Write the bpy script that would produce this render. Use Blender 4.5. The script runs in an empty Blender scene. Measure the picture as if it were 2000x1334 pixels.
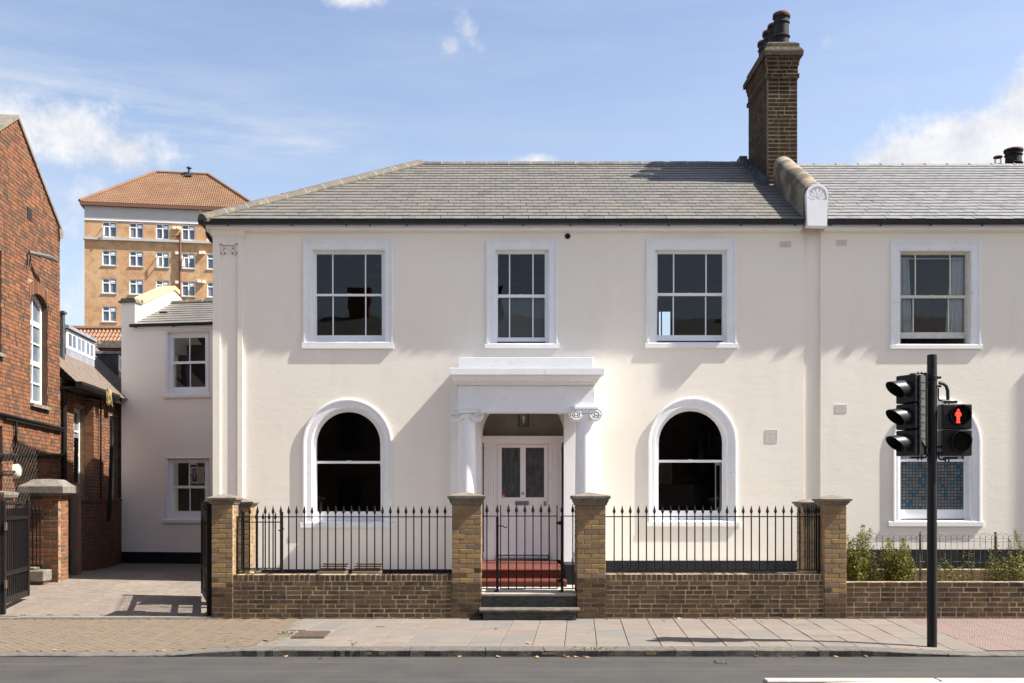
import bpy, bmesh, math, random
from mathutils import Vector, Matrix
from mathutils.geometry import tessellate_polygon
random.seed(7)
SC = bpy.context.scene
COL = SC.collection
# ------------------------------------------------------------------ camera, sky, sun, exposure
CAMZ = 1.78
F = 2000.0            # focal length in photo pixels (photo is 2000 px wide)
VX, VY = 960.0, 975.0  # where the view axis meets the photo
cam = bpy.data.cameras.new('camera')
camo = bpy.data.objects.new('camera', cam)
COL.objects.link(camo)
camo.location = (0, 0, CAMZ)
camo.rotation_euler = (math.pi / 2, 0, 0)
cam.sensor_width = 36.0
cam.lens = 36.0 * F / 2000.0
cam.shift_x = (1000 - VX) / 2000.0
cam.shift_y = (VY - 667) / 2000.0
cam.clip_start = 0.1
cam.clip_end = 6000
SC.camera = camo

SUNV = Vector((0.90, -0.12, 1.0)).normalized()     # towards the sun
SUN_EL = math.asin(SUNV.z)
SUN_ROT = math.atan2(SUNV.x, SUNV.y)
SUN_STRENGTH = 4.9
SKY_STRENGTH = 0.10
EXPOSURE = 1.45
world = bpy.data.worlds.new('World')
SC.world = world
world.use_nodes = True
SC.view_settings.view_transform = 'Standard'
SC.view_settings.look = 'None'
SC.view_settings.gamma = 1.0
SC.view_settings.use_curve_mapping = False
SC.view_settings.exposure = EXPOSURE
SC.cycles.max_bounces = 6
SC.cycles.transparent_max_bounces = 12
SC.cycles.use_denoising = True
SC.cycles.sample_clamp_indirect = 6.0


class NT:
    """small node-tree helper"""
    def __init__(s, tree):
        s.t = tree
        s.t.nodes.clear()

    def n(s, typ, inputs=None, **props):
        nd = s.t.nodes.new(typ)
        for k, v in props.items():
            setattr(nd, k, v)
        for k, v in (inputs or {}).items():
            s.put(nd, k, v)
        return nd

    def put(s, nd, k, v):
        sock = nd.inputs[k]
        if isinstance(v, bpy.types.NodeSocket):
            s.t.links.new(v, sock)
        elif isinstance(v, bpy.types.Node):
            s.t.links.new(v.outputs[0], sock)
        else:
            sock.default_value = v

    def m(s, op, a, b=0.0, c=0.0):
        nd = s.n('ShaderNodeMath', operation=op)
        for i, v in enumerate((a, b, c)):
            s.put(nd, i, v)
        return nd.outputs[0]

    def mix(s, fac, a, b, blend='MIX'):
        nd = s.n('ShaderNodeMix', data_type='RGBA', blend_type=blend)
        for k, v in ((0, fac), (6, a), (7, b)):
            s.put(nd, k, v)
        return nd.outputs[2]

    def ramp(s, fac, stops, interp='LINEAR'):
        nd = s.n('ShaderNodeValToRGB')
        e = nd.color_ramp
        e.interpolation = interp
        while len(e.elements) < len(stops):
            e.elements.new(0.5)
        for el, (p, c) in zip(e.elements, stops):
            el.position = p
            el.color = c if len(c) == 4 else (*c, 1)
        s.put(nd, 0, fac)
        return nd.outputs[0]

    def noise(s, vec, scale, detail=4, rough=0.5, out=0):
        nd = s.n('ShaderNodeTexNoise', {'Scale': scale, 'Detail': detail, 'Roughness': rough})
        if vec is not None:
            s.put(nd, 'Vector', vec)
        return nd.outputs[out]


def build_sky():
    t = NT(world.node_tree)
    sky = t.n('ShaderNodeTexSky', sky_type='NISHITA', sun_disc=False, sun_elevation=SUN_EL,
              sun_rotation=SUN_ROT, air_density=1.0, dust_density=1.2, ozone_density=1.0)
    co = t.n('ShaderNodeTexCoord').outputs['Generated']
    sep = t.n('ShaderNodeSeparateXYZ', {0: co})
    az = t.m('ARCTAN2', sep.outputs[0], sep.outputs[1])          # 0 = +Y, + to the right
    el = t.m('ARCSINE', t.m('MAXIMUM', t.m('MINIMUM', sep.outputs[2], 1.0), -1.0))
    ang = t.n('ShaderNodeCombineXYZ', {0: az, 1: el, 2: 0.0}).outputs[0]

    def at(px, py):
        a = math.atan2(px - VX, F)
        e = math.atan2((VY - py), math.hypot(F, px - VX))
        return a, e
    # puffy cumulus: soft ellipses eaten into by noise
    blobs = [(120, 262, 118, 54, .98), (240, 300, 82, 40, .95), (60, 360, 190, 60, .6), (110, 420, 130, 110, .62), (140, 560, 120, 90, .62), (330, 350, 150, 40, .35),
             (690, -4, 62, 22, .85), (912, 50, 36, 48, .68), (890, 88, 36, 26, .70),
             (1050, 312, 60, 14, .7), (1790, 312, 115, 40, 1.25), (1930, 285, 130, 58, 1.3),
             (2010, 200, 60, 60, 1.1), (1618, 78, 18, 22, .5), (1735, 258, 26, 24, .42), (1840, 240, 30, 16, .4), (1910, 115, 34, 22, .38),
             (2250, 250, 200, 90, 1.0), (-260, 250, 240, 90, 1.0), (-700, 500, 400, 120, .9), (2700, 450, 500, 120, .9)]
    total = None
    for px, py, rx, ry, w in blobs:
        a, e = at(px, py)
        dx = t.m('DIVIDE', t.m('SUBTRACT', az, a), rx / F * 1.25)
        dy = t.m('DIVIDE', t.m('SUBTRACT', el, e), ry / F * 1.25)
        d2 = t.m('ADD', t.m('MULTIPLY', dx, dx), t.m('MULTIPLY', dy, dy))
        g = t.m('MULTIPLY', t.m('POWER', 2.718, t.m('MULTIPLY', d2, -1.0)), w)
        total = g if total is None else t.m('MAXIMUM', total, g)
    n1 = t.noise(ang, 19.0, 10, 0.66)
    n0 = t.noise(ang, 5.0, 3, 0.5)
    # elsewhere, out of the picture, the same kind of scattered cumulus goes on
    far = t.m('MULTIPLY', t.m('SUBTRACT', n0, 0.42), 3.4)
    infr = t.m('MULTIPLY', t.m('SUBTRACT', t.m('ABSOLUTE', az), 0.66), 4.0)
    infr = t.m('MINIMUM', t.m('MAXIMUM', infr, 0.0), 1.0)
    total = t.m('MAXIMUM', total, t.m('MULTIPLY', far, infr))
    dens = t.m('ADD', total, t.m('MULTIPLY', t.m('SUBTRACT', n1, 0.5), 1.7))
    cum = t.n('ShaderNodeMapRange', {0: dens, 1: 0.30, 2: 0.98, 3: 0.0, 4: 1.0}, interpolation_type='SMOOTHSTEP').outputs[0]
    cum = t.m('MULTIPLY', cum, t.m('MINIMUM', t.m('MULTIPLY', total, 3.0), 1.0))
    # thin cirrus: stretched noise, one long streak falling to the right
    rot = t.n('ShaderNodeMapping', {'Vector': ang, 'Rotation': (0, 0, math.radians(14)), 'Scale': (5.0, 34.0, 1.0)}).outputs[0]
    c1 = t.noise(rot, 1.0, 6, 0.62)
    a0, e0 = at(60, 160)
    a1, e1 = at(760, 300)
    sl = (e1 - e0) / (a1 - a0)
    dist = t.m('SUBTRACT', t.m('SUBTRACT', el, e0), t.m('MULTIPLY', t.m('SUBTRACT', az, a0), sl))
    dd = t.m('DIVIDE', dist, 0.030)
    band = t.m('POWER', 2.718, t.m('MULTIPLY', t.m('MULTIPLY', dd, dd), -1.0))
    dd2 = t.m('DIVIDE', t.m('SUBTRACT', dist, -0.004), 0.008)
    band2 = t.m('POWER', 2.718, t.m('MULTIPLY', t.m('MULTIPLY', dd2, dd2), -1.0))
    fade = t.n('ShaderNodeMapRange', {0: az, 1: -0.18, 2: -0.08, 3: 1.0, 4: 0.0}).outputs[0]
    band = t.m('MULTIPLY', t.m('ADD', t.m('MULTIPLY', band, 0.55), t.m('MULTIPLY', band2, 0.55)), fade)
    cir = t.m('MULTIPLY', t.m('ADD', band, 0.16), t.n('ShaderNodeMapRange', {0: c1, 1: 0.40, 2: 0.72, 3: 0.0, 4: 1.0}).outputs[0])
    cir = t.m('MINIMUM', t.m('MULTIPLY', cir, 1.0), 1.0)
    hz = t.n('ShaderNodeMapRange', {0: el, 1: 0.0, 2: 0.42, 3: 0.35, 4: 0.0}).outputs[0]
    base = t.mix(1.0, sky.outputs[0], (.92, .83, .80, 1), 'MULTIPLY')
    skyc = t.mix(hz, base, (2.75, 3.05, 3.35, 1))
    skyc = t.mix(cir, skyc, (2.75, 2.95, 3.3, 1))
    shade = t.mix(t.n('ShaderNodeMapRange', {0: n1, 1: 0.35, 2: 0.62, 3: 0.0, 4: 1.0}).outputs[0], (2.75, 2.85, 3.1, 1), (3.7, 3.7, 3.75, 1))
    skyc = t.mix(cum, skyc, shade)
    bg = t.n('ShaderNodeBackground', {0: skyc, 1: SKY_STRENGTH})
    t.n('ShaderNodeOutputWorld', {0: bg.outputs[0]})


build_sky()
sl = bpy.data.lights.new('sun', 'SUN')
sl.energy = SUN_STRENGTH
sl.angle = math.radians(0.53)
sl.color = (1.0, 0.95, 0.87)
so = bpy.data.objects.new('sun', sl)
COL.objects.link(so)
so.location = SUNV * 60
so.rotation_euler = SUNV.to_track_quat('Z', 'Y').to_euler()

# ------------------------------------------------------------------ helpers
WL = {}


def P(px, py, d):
    return Vector(((px - VX) * d / F, d, CAMZ - (py - VY) * d / F))


def X(px, d):
    return (px - VX) * d / F


def Z(py, d):
    return CAMZ - (py - VY) * d / F


def thing(name, loc, label, cat, group=None, kind=None):
    o = bpy.data.objects.new(name, None)
    COL.objects.link(o)
    o.location = loc
    o.empty_display_size = 0.2
    WL[o] = Vector(loc)
    return tag(o, label, cat, group, kind)


def tag(o, label=None, cat=None, group=None, kind=None):
    if label:
        o['label'] = label
    if cat:
        o['category'] = cat
    if group:
        o['group'] = group
    if kind:
        o['kind'] = kind
    return o


def link(name, mesh, wloc, parent=None, rotz=0.0, scale=None):
    o = bpy.data.objects.new(name, mesh)
    COL.objects.link(o)
    wloc = Vector(wloc)
    if parent is not None:
        o.parent = parent
        o.location = wloc - WL[parent]
    else:
        o.location = wloc
    if rotz:
        o.rotation_euler = (0, 0, rotz)
    if scale:
        o.scale = scale
    WL[o] = wloc
    return o


class MB:
    def __init__(s, xf=None):
        s.v, s.f, s.mi = [], [], []
        s.xf = xf
        s.cur = 0

    def vert(s, p):
        p = Vector(p)
        s.v.append(s.xf @ p if s.xf is not None else p)
        return len(s.v) - 1

    def face(s, idx):
        s.f.append(tuple(idx))
        s.mi.append(s.cur)

    def quad(s, a, b, c, d):
        s.face([s.vert(p) for p in (a, b, c, d)])

    def poly(s, pts):
        s.face([s.vert(p) for p in pts])

    def box(s, x0, x1, y0, y1, z0, z1, skip=''):
        i = [s.vert(p) for p in ((x0, y0, z0), (x1, y0, z0), (x1, y1, z0), (x0, y1, z0),
                                 (x0, y0, z1), (x1, y0, z1), (x1, y1, z1), (x0, y1, z1))]
        for k, q in (('b', (3, 2, 1, 0)), ('t', (4, 5, 6, 7)), ('f', (0, 1, 5, 4)), ('r', (1, 2, 6, 5)),
                     ('k', (2, 3, 7, 6)), ('l', (3, 0, 4, 7))):
            if k not in skip:
                s.face([i[j] for j in q])

    def prism(s, pts, axis, a, b, caps=True):
        """closed 2D polygon swept along an axis from a to b. axis 'x': pts are (y,z); 'y': (x,z); 'z': (x,y)"""
        def mk(p, t):
            return {'x': (t, p[0], p[1]), 'y': (p[0], t, p[1]), 'z': (p[0], p[1], t)}[axis]
        n = len(pts)
        A = [s.vert(mk(p, a)) for p in pts]
        B = [s.vert(mk(p, b)) for p in pts]
        for i in range(n):
            j = (i + 1) % n
            s.face((A[i], A[j], B[j], B[i]))
        if caps:
            s.face(A[::-1])
            s.face(B)

    def lathe(s, prof, c, n=20, axis='z', caps=False):
        """prof: (radius, height) pairs"""
        rings = []
        for r, h in prof:
            ring = []
            for k in range(n):
                a = 2 * math.pi * k / n
                u, w = r * math.cos(a), r * math.sin(a)
                p = {'z': (u, w, h), 'y': (u, h, w), 'x': (h, u, w)}[axis]
                ring.append(s.vert(Vector(c) + Vector(p)))
            rings.append(ring)
        for A, B in zip(rings, rings[1:]):
            for k in range(n):
                j = (k + 1) % n
                s.face((A[k], A[j], B[j], B[k]))
        if caps:
            s.face(rings[0][::-1])
            s.face(rings[-1])

    def tube(s, pts, r, n=8, caps=True):
        pts = [Vector(p) for p in pts]
        rings = []
        for i, p in enumerate(pts):
            d = (pts[min(i + 1, len(pts) - 1)] - pts[max(i - 1, 0)]).normalized()
            u = d.cross(Vector((0, 0, 1)))
            if u.length < 1e-3:
                u = d.cross(Vector((0, 1, 0)))
            u.normalize()
            w = d.cross(u)
            rr = r[i] if isinstance(r, (list, tuple)) else r
            rings.append([s.vert(p + (u * math.cos(2 * math.pi * k / n) + w * math.sin(2 * math.pi * k / n)) * rr) for k in range(n)])
        for A, B in zip(rings, rings[1:]):
            for k in range(n):
                j = (k + 1) % n
                s.face((A[k], A[j], B[j], B[k]))
        if caps:
            s.face(rings[0][::-1])
            s.face(rings[-1])

    def strip(s, loops, closed=False):
        """quads between successive open loops with equal point counts"""
        L = [[s.vert(p) for p in lp] for lp in loops]
        for A, B in zip(L, L[1:]):
            m = len(A)
            for i in range(m if closed else m - 1):
                j = (i + 1) % m
                s.face((A[i], A[j], B[j], B[i]))

    def holed(s, outer, holes, y, flip=False):
        """flat wall in the XZ plane at depth y with holes"""
        loops = [[Vector((p[0], p[1], 0)) for p in lp] for lp in [outer] + holes]
        tris = tessellate_polygon(loops)
        base = [s.vert((p.x, y, p.y)) for lp in loops for p in lp]
        for t in tris:
            s.face([base[k] for k in (t if not flip else t[::-1])])

    def build(s, name, mats, parent=None, smooth=False, origin=None, fix=True, bevel=0):
        me = s.mesh(name, mats, smooth, origin, fix, bevel)
        return link(name, me, s.org, parent)

    def mesh(s, name, mats, smooth=False, origin=None, fix=True, bevel=0):
        if origin is None:
            lo = [min(p[i] for p in s.v) for i in range(3)]
            hi = [max(p[i] for p in s.v) for i in range(3)]
            origin = Vector([(a + b) / 2 for a, b in zip(lo, hi)])
        s.org = Vector(origin)
        me = bpy.data.meshes.new(name)
        me.from_pydata([tuple(p - s.org) for p in s.v], [], s.f)
        for m in (mats if isinstance(mats, (list, tuple)) else [mats]):
            me.materials.append(m)
        if any(s.mi):
            me.polygons.foreach_set('material_index', s.mi)
        if fix or bevel:
            b = bmesh.new()
            b.from_mesh(me)
            if fix:
                bmesh.ops.recalc_face_normals(b, faces=b.faces)
            if bevel:
                bmesh.ops.remove_doubles(b, verts=b.verts, dist=1e-5)
                bmesh.ops.bevel(b, geom=[e for e in b.edges if len(e.link_faces) == 2 and e.calc_face_angle(0) > 0.6],
                                offset=bevel, segments=1, affect='EDGES')
            b.to_mesh(me)
            b.free()
        if smooth:
            me.polygons.foreach_set('use_smooth', [True] * len(me.polygons))
            try:
                me.set_sharp_from_angle(angle=math.radians(35))
            except Exception:
                pass
        me.update()
        return me


# ------------------------------------------------------------------ materials
def rgba(c):
    return (c[0], c[1], c[2], 1.0)


def mk(name, c1, c2=None, scale=4.0, rough=0.75, bump=0.0, bscale=60.0, bdist=0.01, ramp=None, spec=0.35, metallic=0.0,
       detail=5, streak=None, spots=None, var=0.0, coat=0.0, lum=0.0, contrast=(0.35, 0.65), stretch=None, bump2=None):
    m = bpy.data.materials.new(name)
    m.use_nodes = True
    t = NT(m.node_tree)
    pos = t.n('ShaderNodeNewGeometry').outputs['Position']
    if stretch:
        pos2 = t.n('ShaderNodeMapping', {'Vector': pos, 'Scale': stretch}).outputs[0]
    else:
        pos2 = pos
    rnd = None
    if ramp or var:
        a = t.n('ShaderNodeObjectInfo').outputs['Random']
        b = t.n('ShaderNodeNewGeometry').outputs['Random Per Island']
        rnd = t.m('FRACT', t.m('ADD', a, b))
    col = t.ramp(rnd, ramp, 'LINEAR') if ramp else None
    if col is None:
        col = t.n('ShaderNodeRGB').outputs[0]
        col.default_value = rgba(c1)
    if c2 is not None:
        nf = t.noise(pos2, scale, detail, 0.6)
        nf = t.n('ShaderNodeMapRange', {0: nf, 1: contrast[0], 2: contrast[1], 3: 0.0, 4: 1.0}).outputs[0]
        if ramp:
            col = t.mix(t.m('MULTIPLY', nf, c2[3] if len(c2) > 3 else 0.5), col, rgba(c2))
        else:
            col = t.mix(nf, col, rgba(c2))
    if spots:
        sc, lo, hi, sc_col, amt = spots
        sn = t.noise(pos, sc, 6, 0.65)
        sf = t.n('ShaderNodeMapRange', {0: sn, 1: lo, 2: hi, 3: 0.0, 4: amt}).outputs[0]
        col = t.mix(sf, col, rgba(sc_col))
    if streak:
        sc3, lo, hi, s_col, amt = streak
        sv = t.n('ShaderNodeMapping', {'Vector': pos, 'Scale': sc3}).outputs[0]
        sn = t.noise(sv, 1.0, 5, 0.6)
        sf = t.n('ShaderNodeMapRange', {0: sn, 1: lo, 2: hi, 3: 0.0, 4: amt}).outputs[0]
        col = t.mix(sf, col, rgba(s_col))
    if var:
        v = t.m('ADD', 1.0 - var, t.m('MULTIPLY', rnd, 2 * var))
        hs = t.n('ShaderNodeHueSaturation', {'Value': v, 'Color': col})
        col = hs.outputs[0]
    pr = t.n('ShaderNodeBsdfPrincipled', {'Base Color': col, 'Roughness': rough, 'Metallic': metallic,
                                          'Specular IOR Level': spec, 'Coat Weight': coat})
    if bump:
        h = t.noise(pos2, bscale, 6, 0.6)
        if bump2:
            h2 = t.noise(t.n('ShaderNodeMapping', {'Vector': pos, 'Scale': bump2[0]}).outputs[0], 1.0, 4, 0.55)
            h = t.m('ADD', t.m('MULTIPLY', h, bump2[2]), t.m('MULTIPLY', h2, bump2[1]))
            if len(bump2) > 3:
                h3 = t.noise(t.n('ShaderNodeMapping', {'Vector': pos, 'Rotation': (0, .35, 0), 'Scale': (1.1, 1.1, .9)}).outputs[0], 1.0, 5, 0.55)
                rd = t.m('MAXIMUM', t.m('SUBTRACT', 1.0, t.m('MULTIPLY', t.m('ABSOLUTE', t.m('SUBTRACT', h3, .5)), 60.0)), 0.0)
                gate = t.n('ShaderNodeMapRange', {0: t.noise(pos, .9, 2, .5), 1: .52, 2: .62, 3: 0.0, 4: bump2[3]}).outputs[0]
                h = t.m('ADD', h, t.m('MULTIPLY', rd, gate))
        bp = t.n('ShaderNodeBump', {'Strength': bump, 'Distance': bdist, 'Height': h})
        t.put(pr, 'Normal', bp.outputs[0])
    t.n('ShaderNodeOutputMaterial', {0: pr.outputs[0]})
    return m


def glass_mat(name, tint=(0.86, 0.9, 0.9), wave=0.02, rough=0.0, wscale=2.2, ior=1.5):
    m = bpy.data.materials.new(name)
    m.use_nodes = True
    t = NT(m.node_tree)
    pos = t.n('ShaderNodeNewGeometry').outputs['Position']
    h = t.noise(pos, wscale, 2, 0.4)
    bp = t.n('ShaderNodeBump', {'Strength': 1.0, 'Distance': wave, 'Height': h})
    fr = t.n('ShaderNodeFresnel', {'IOR': ior, 'Normal': bp.outputs[0]})
    gl = t.n('ShaderNodeBsdfGlossy', {'Color': (1, 1, 1, 1), 'Roughness': rough, 'Normal': bp.outputs[0]})
    tr = t.n('ShaderNodeBsdfTransparent', {'Color': rgba(tint)})
    mx = t.n('ShaderNodeMixShader', {0: fr.outputs[0], 1: tr.outputs[0], 2: gl.outputs[0]})
    t.n('ShaderNodeOutputMaterial', {0: mx.outputs[0]})
    return m


def emit_mat(name, col, strength):
    m = bpy.data.materials.new(name)
    m.use_nodes = True
    t = NT(m.node_tree)
    pr = t.n('ShaderNodeBsdfPrincipled', {'Base Color': rgba(col), 'Emission Color': rgba(col), 'Emission Strength': strength})
    t.n('ShaderNodeOutputMaterial', {0: pr.outputs[0]})
    return m


def leaf_mat(name, stops, trans=0.35):
    m = bpy.data.materials.new(name)
    m.use_nodes = True
    t = NT(m.node_tree)
    r = t.m('FRACT', t.m('ADD', t.n('ShaderNodeObjectInfo').outputs['Random'], t.n('ShaderNodeNewGeometry').outputs['Random Per Island']))
    c = t.ramp(r, stops)
    d = t.n('ShaderNodeBsdfPrincipled', {'Base Color': c, 'Roughness': 0.5, 'Specular IOR Level': 0.4})
    tl = t.n('ShaderNodeBsdfTranslucent', {'Color': c})
    mx = t.n('ShaderNodeMixShader', {0: trans, 1: d.outputs[0], 2: tl.outputs[0]})
    t.n('ShaderNodeOutputMaterial', {0: mx.outputs[0]})
    return m


M = {}
M['stucco'] = mk('stucco', (.85, .788, .692), (.83, .765, .668), 0.9, 0.85, 0.55, 30.0, 0.004, spec=.2,
                 streak=((1.2, 1.2, .35), .56, .8, (.68, .62, .54), .5), bump2=((3.2, 3.2, 7.0), 1.0, .55, .2))
M['stucco_wing'] = mk('wing_stucco', (.90, .845, .77), (.87, .81, .73), 0.9, 0.85, 0.4, 14.0, 0.003, spec=.2)  # house stucco made lighter, standing in for ambient light the wing lacks
M['white'] = mk('white_paint', (.82, .825, .84), (.79, .795, .81), 3, 0.45, 0.15, 40, .002, spec=.4)
M['stone_white'] = mk('painted_stone', (.82, .82, .825), (.77, .77, .77), 4, 0.7, 0.5, 25, .003, spec=.25,
                      spots=(9, .62, .72, (.45, .42, .38), .45))
M['pink_white'] = mk('door_paint', (.89, .86, .84), (.87, .84, .82), 3, 0.35, 0.1, 30, .002, spec=.45)
M['black'] = mk('black_paint', (.007, .006, .006), (.011, .010, .010), 12, 0.5, 0.15, 90, .002, spec=.22, var=.2)
M['plinth'] = mk('black_plinth', (.009, .010, .013), (.018, .019, .021), 5, 0.65, 0.6, 30, .006, spec=.2,
                 spots=(18, .64, .72, (.16, .15, .14), .5))
M['gutter'] = mk('gutter_black', (.010, .010, .012), (.018, .018, .02), 6, 0.35, 0.1, 30, .002, spec=.45)
M['slate'] = mk('slate', None, (0.150, 0.137, 0.113, 0.75), 3.5, 0.55, 0.5, 45, .003, spec=.4,
                ramp=[(0, (0.085, 0.085, 0.084)), (.3, (0.110, 0.107, 0.100)), (.6, (0.132, 0.124, 0.110)), (.82, (0.147, 0.128, 0.109)), (1, (0.103, 0.102, 0.103))],
                spots=(22, .66, .74, (0.242, 0.217, 0.152), .5))
M['slate_r'] = mk('slate_pale', None, (0.192, 0.188, 0.185, 0.5), 5, 0.5, 0.5, 40, .003, spec=.45,
                  ramp=[(0, (0.118, 0.119, 0.120)), (.4, (0.160, 0.158, 0.153)), (.75, (0.182, 0.173, 0.162)), (1, (0.135, 0.138, 0.145))])
M['deck'] = mk('roof_felt', (.03, .03, .032), None, rough=.9)
M['hip'] = mk('ridge_clay', (.125, .11, .09), (.085, .077, .068), 5, 0.85, 0.8, 40, .006,
              spots=(9, .56, .68, (.26, .20, .075), .75))
M['ridge'] = mk('ridge_dark', (.085, .08, .08), (.15, .14, .13), 5, 0.7, 0.6, 40, .005, var=.15)
M['ridge_r'] = mk('ridge_grey', (.20, .19, .185), (.14, .135, .135), 4, 0.7, 0.4, 40, .004, var=.15)
M['lime'] = mk('lime_mortar', (.30, .27, .21), (.22, .20, .16), 20, .9, .6, 90, .004)
M['coping'] = mk('cement_coping', (.25, .205, .14), (.095, .08, .062), 1.7, .95, 1.0, 30, .012, contrast=(.42, .56),
                 spots=(14, .6, .7, (.05, .045, .04), .6))
M['brick'] = mk('stock_brick', None, (.15, .11, .07, .6), 16, 0.9, 0.6, 70, .004, spec=.15, contrast=(.42, .68),
                ramp=[(0, (.25, .165, .078)), (.2, (.33, .215, .095)), (.38, (.27, .18, .085)), (.55, (.20, .135, .078)), (.7, (.31, .205, .098)),
                      (.80, (.165, .125, .10)), (.90, (.28, .165, .10)), (1, (.19, .15, .12))])
M['brick_d'] = mk('sooty_brick', None, (.16, .125, .088, .5), 15, 0.95, 0.6, 60, .004, spec=.1, contrast=(.48, .75),
                  ramp=[(0, (.055, .038, .025)), (.2, (.085, .058, .035)), (.4, (.115, .077, .042)), (.55, (.070, .050, .037)), (.7, (.135, .088, .045)), (.85, (.09, .056, .040)), (1, (.045, .036, .030))],
                  spots=(3, .53, .68, (.020, .017, .015), .65), streak=((.6, .6, 2.2), .52, .72, (.028, .025, .021), .6))
M['brick_c'] = mk('chimney_brick', None, (.016, .013, .011, .6), 6, 0.95, 0.5, 60, .004, spec=.1, contrast=(.4, .62),
                  ramp=[(0, (.040, .025, .015)), (.35, (.062, .038, .020)), (.6, (.034, .023, .016)), (.85, (.075, .045, .022)), (1, (.026, .02, .016))])
M['brick_r'] = mk('red_brick', None, (0.092, 0.056, 0.036, 0.5), 9, 0.9, 0.45, 90, .003, spec=.15,
                  ramp=[(0, (0.184, 0.079, 0.039)), (.25, (0.218, 0.093, 0.047)), (.45, (0.150, 0.063, 0.036)), (.6, (0.102, 0.058, 0.039)), (.74, (0.072, 0.052, 0.039)), (.84, (0.257, 0.107, 0.050)), (.92, (0.131, 0.074, 0.047)), (1, (0.169, 0.074, 0.039))])
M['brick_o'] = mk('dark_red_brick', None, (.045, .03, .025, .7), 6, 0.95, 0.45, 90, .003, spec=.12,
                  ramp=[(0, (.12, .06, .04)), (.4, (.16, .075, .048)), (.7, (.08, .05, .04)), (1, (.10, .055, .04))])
M['mortar'] = mk('mortar_buff', (.25, .185, .11), (.34, .26, .165), 12, .95, .6, 90, .004)
M['mortar_d'] = mk('mortar_pale', (.40, .31, .20), (.20, .15, .095), 5, .95, .6, 90, .004)
M['mortar_c'] = mk('mortar_chimney', (.22, .17, .11), (.13, .10, .07), 4, .95, .6, 90, .004)
M['mortar_r'] = mk('mortar_red', (0.269, 0.197, 0.132), (0.211, 0.137, 0.088), 8, .95, .5, 90, .004)
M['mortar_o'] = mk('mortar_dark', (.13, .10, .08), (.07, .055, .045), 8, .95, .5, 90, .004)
M['capstone'] = mk('cap_stone', (.19, .165, .13), (.115, .10, .08), 9, .9, .9, 50, .006, spots=(25, .58, .68, (.06, .055, .047), .6))
M['greystone'] = mk('grey_stone', (.185, .165, .14), (.11, .10, .085), 8, .9, .9, 40, .008, spots=(20, .58, .68, (.05, .045, .04), .6))
M['nosing'] = mk('worn_nosing', (.13, .115, .095), (.07, .063, .053), 9, .9, .9, 40, .008)
M['sootstone'] = mk('sooty_flaunching', (0.078, 0.057, 0.036), (0.036, 0.028, 0.019), 7, .95, 1.0, 30, .012, contrast=(.42, .6))
M['darkstone'] = mk('dark_stone', (.05, .048, .045), (.10, .093, .083), 9, .9, .9, 40, .01, stretch=(1, 1, 2.5))
M['stonetop'] = mk('worn_step_top', (.38, .34, .29), (.27, .24, .21), 7, .9, .6, 50, .004)
M['redpaint'] = mk('red_tile_paint', (.125, .028, .015), (.10, .021, .012), 8, .5, .3, 40, .003, spec=.4)
M['tarmac'] = mk('asphalt', (.043, .041, .039), (.056, .053, .050), 1.6, .9, 1.0, 200, .008, spec=.3,
                 streak=((.35, 6.0, 1), .48, .72, (.075, .071, .066), .7), spots=(75, .58, .70, (.115, .11, .10), .65))
M['slab'] = mk('paving_slab', None, (.13, .12, .105, .55), 3.0, .9, .6, 120, .003, spec=.25,
               ramp=[(0, (.172, .138, .115)), (.25, (.19, .152, .128)), (.45, (.165, .145, .124)), (.6, (.20, .162, .138)), (.75, (.145, .138, .126)), (.9, (.188, .156, .132)), (1, (.155, .142, .125))],
               spots=(2.6, .58, .72, (.07, .064, .056), .55), streak=((1.5, 14, 1), .5, .75, (.10, .09, .078), .45))
M['tactile'] = mk('tactile_slab', None, (0.153, 0.115, 0.098, 0.4), 5, .9, .5, 100, .003,
                  ramp=[(0, (0.170, 0.121, 0.104)), (.5, (0.187, 0.132, 0.113)), (1, (0.166, 0.128, 0.111))])
M['joint'] = mk('joint_sand', (.10, .085, .07), (.16, .14, .11), 9, .95, .4, 120, .003)
M['block'] = mk('clay_block', None, (0.131, 0.104, 0.073, 0.6), 2.0, .9, .5, 90, .003,
                ramp=[(0, (0.124, 0.093, 0.066)), (.4, (0.141, 0.105, 0.073)), (.75, (0.118, 0.092, 0.068)), (1, (0.151, 0.113, 0.080))])
M['drive'] = mk('drive_block', None, (0.177, 0.151, 0.122, 0.7), 1.3, .9, .5, 90, .003,
                ramp=[(0, (0.144, 0.119, 0.099)), (.4, (0.167, 0.137, 0.113)), (.75, (0.132, 0.115, 0.099)), (1, (0.177, 0.140, 0.112))],
                streak=((2.5, .6, 1), .5, .72, (0.227, 0.198, 0.161), .7))
M['kerb'] = mk('granite_kerb', (0.128, 0.115, 0.099), (0.083, 0.075, 0.066), 12, .9, 1.0, 45, .012, spots=(60, .56, .66, (0.038, 0.035, 0.031), .7), var=.12)
M['kerbtop'] = mk('kerb_top', (.235, .205, .175), (.18, .16, .14), 9, .9, .6, 70, .004, var=.1)
M['yellow'] = mk('worn_yellow_paint', (.22, .155, .045), (.13, .115, .095), 25, .85, contrast=(.42, .52))
M['iron'] = mk('rusty_iron', (.055, .04, .033), (.10, .065, .045), 20, .7, .5, 60, .004)
M['wood'] = mk('weathered_wood', (.13, .095, .075), (.085, .065, .055), 4, .8, .6, 30, .004, stretch=(1, 12, 12), var=.2)
M['woodred'] = mk('red_stained_post', (.19, .085, .06), (.11, .06, .045), 5, .8, .6, 25, .005, stretch=(8, 8, 1))
M['woodgrey'] = mk('grey_timber', (.13, .10, .085), (.08, .065, .055), 5, .85, .6, 25, .005, stretch=(8, 8, 1))
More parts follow.
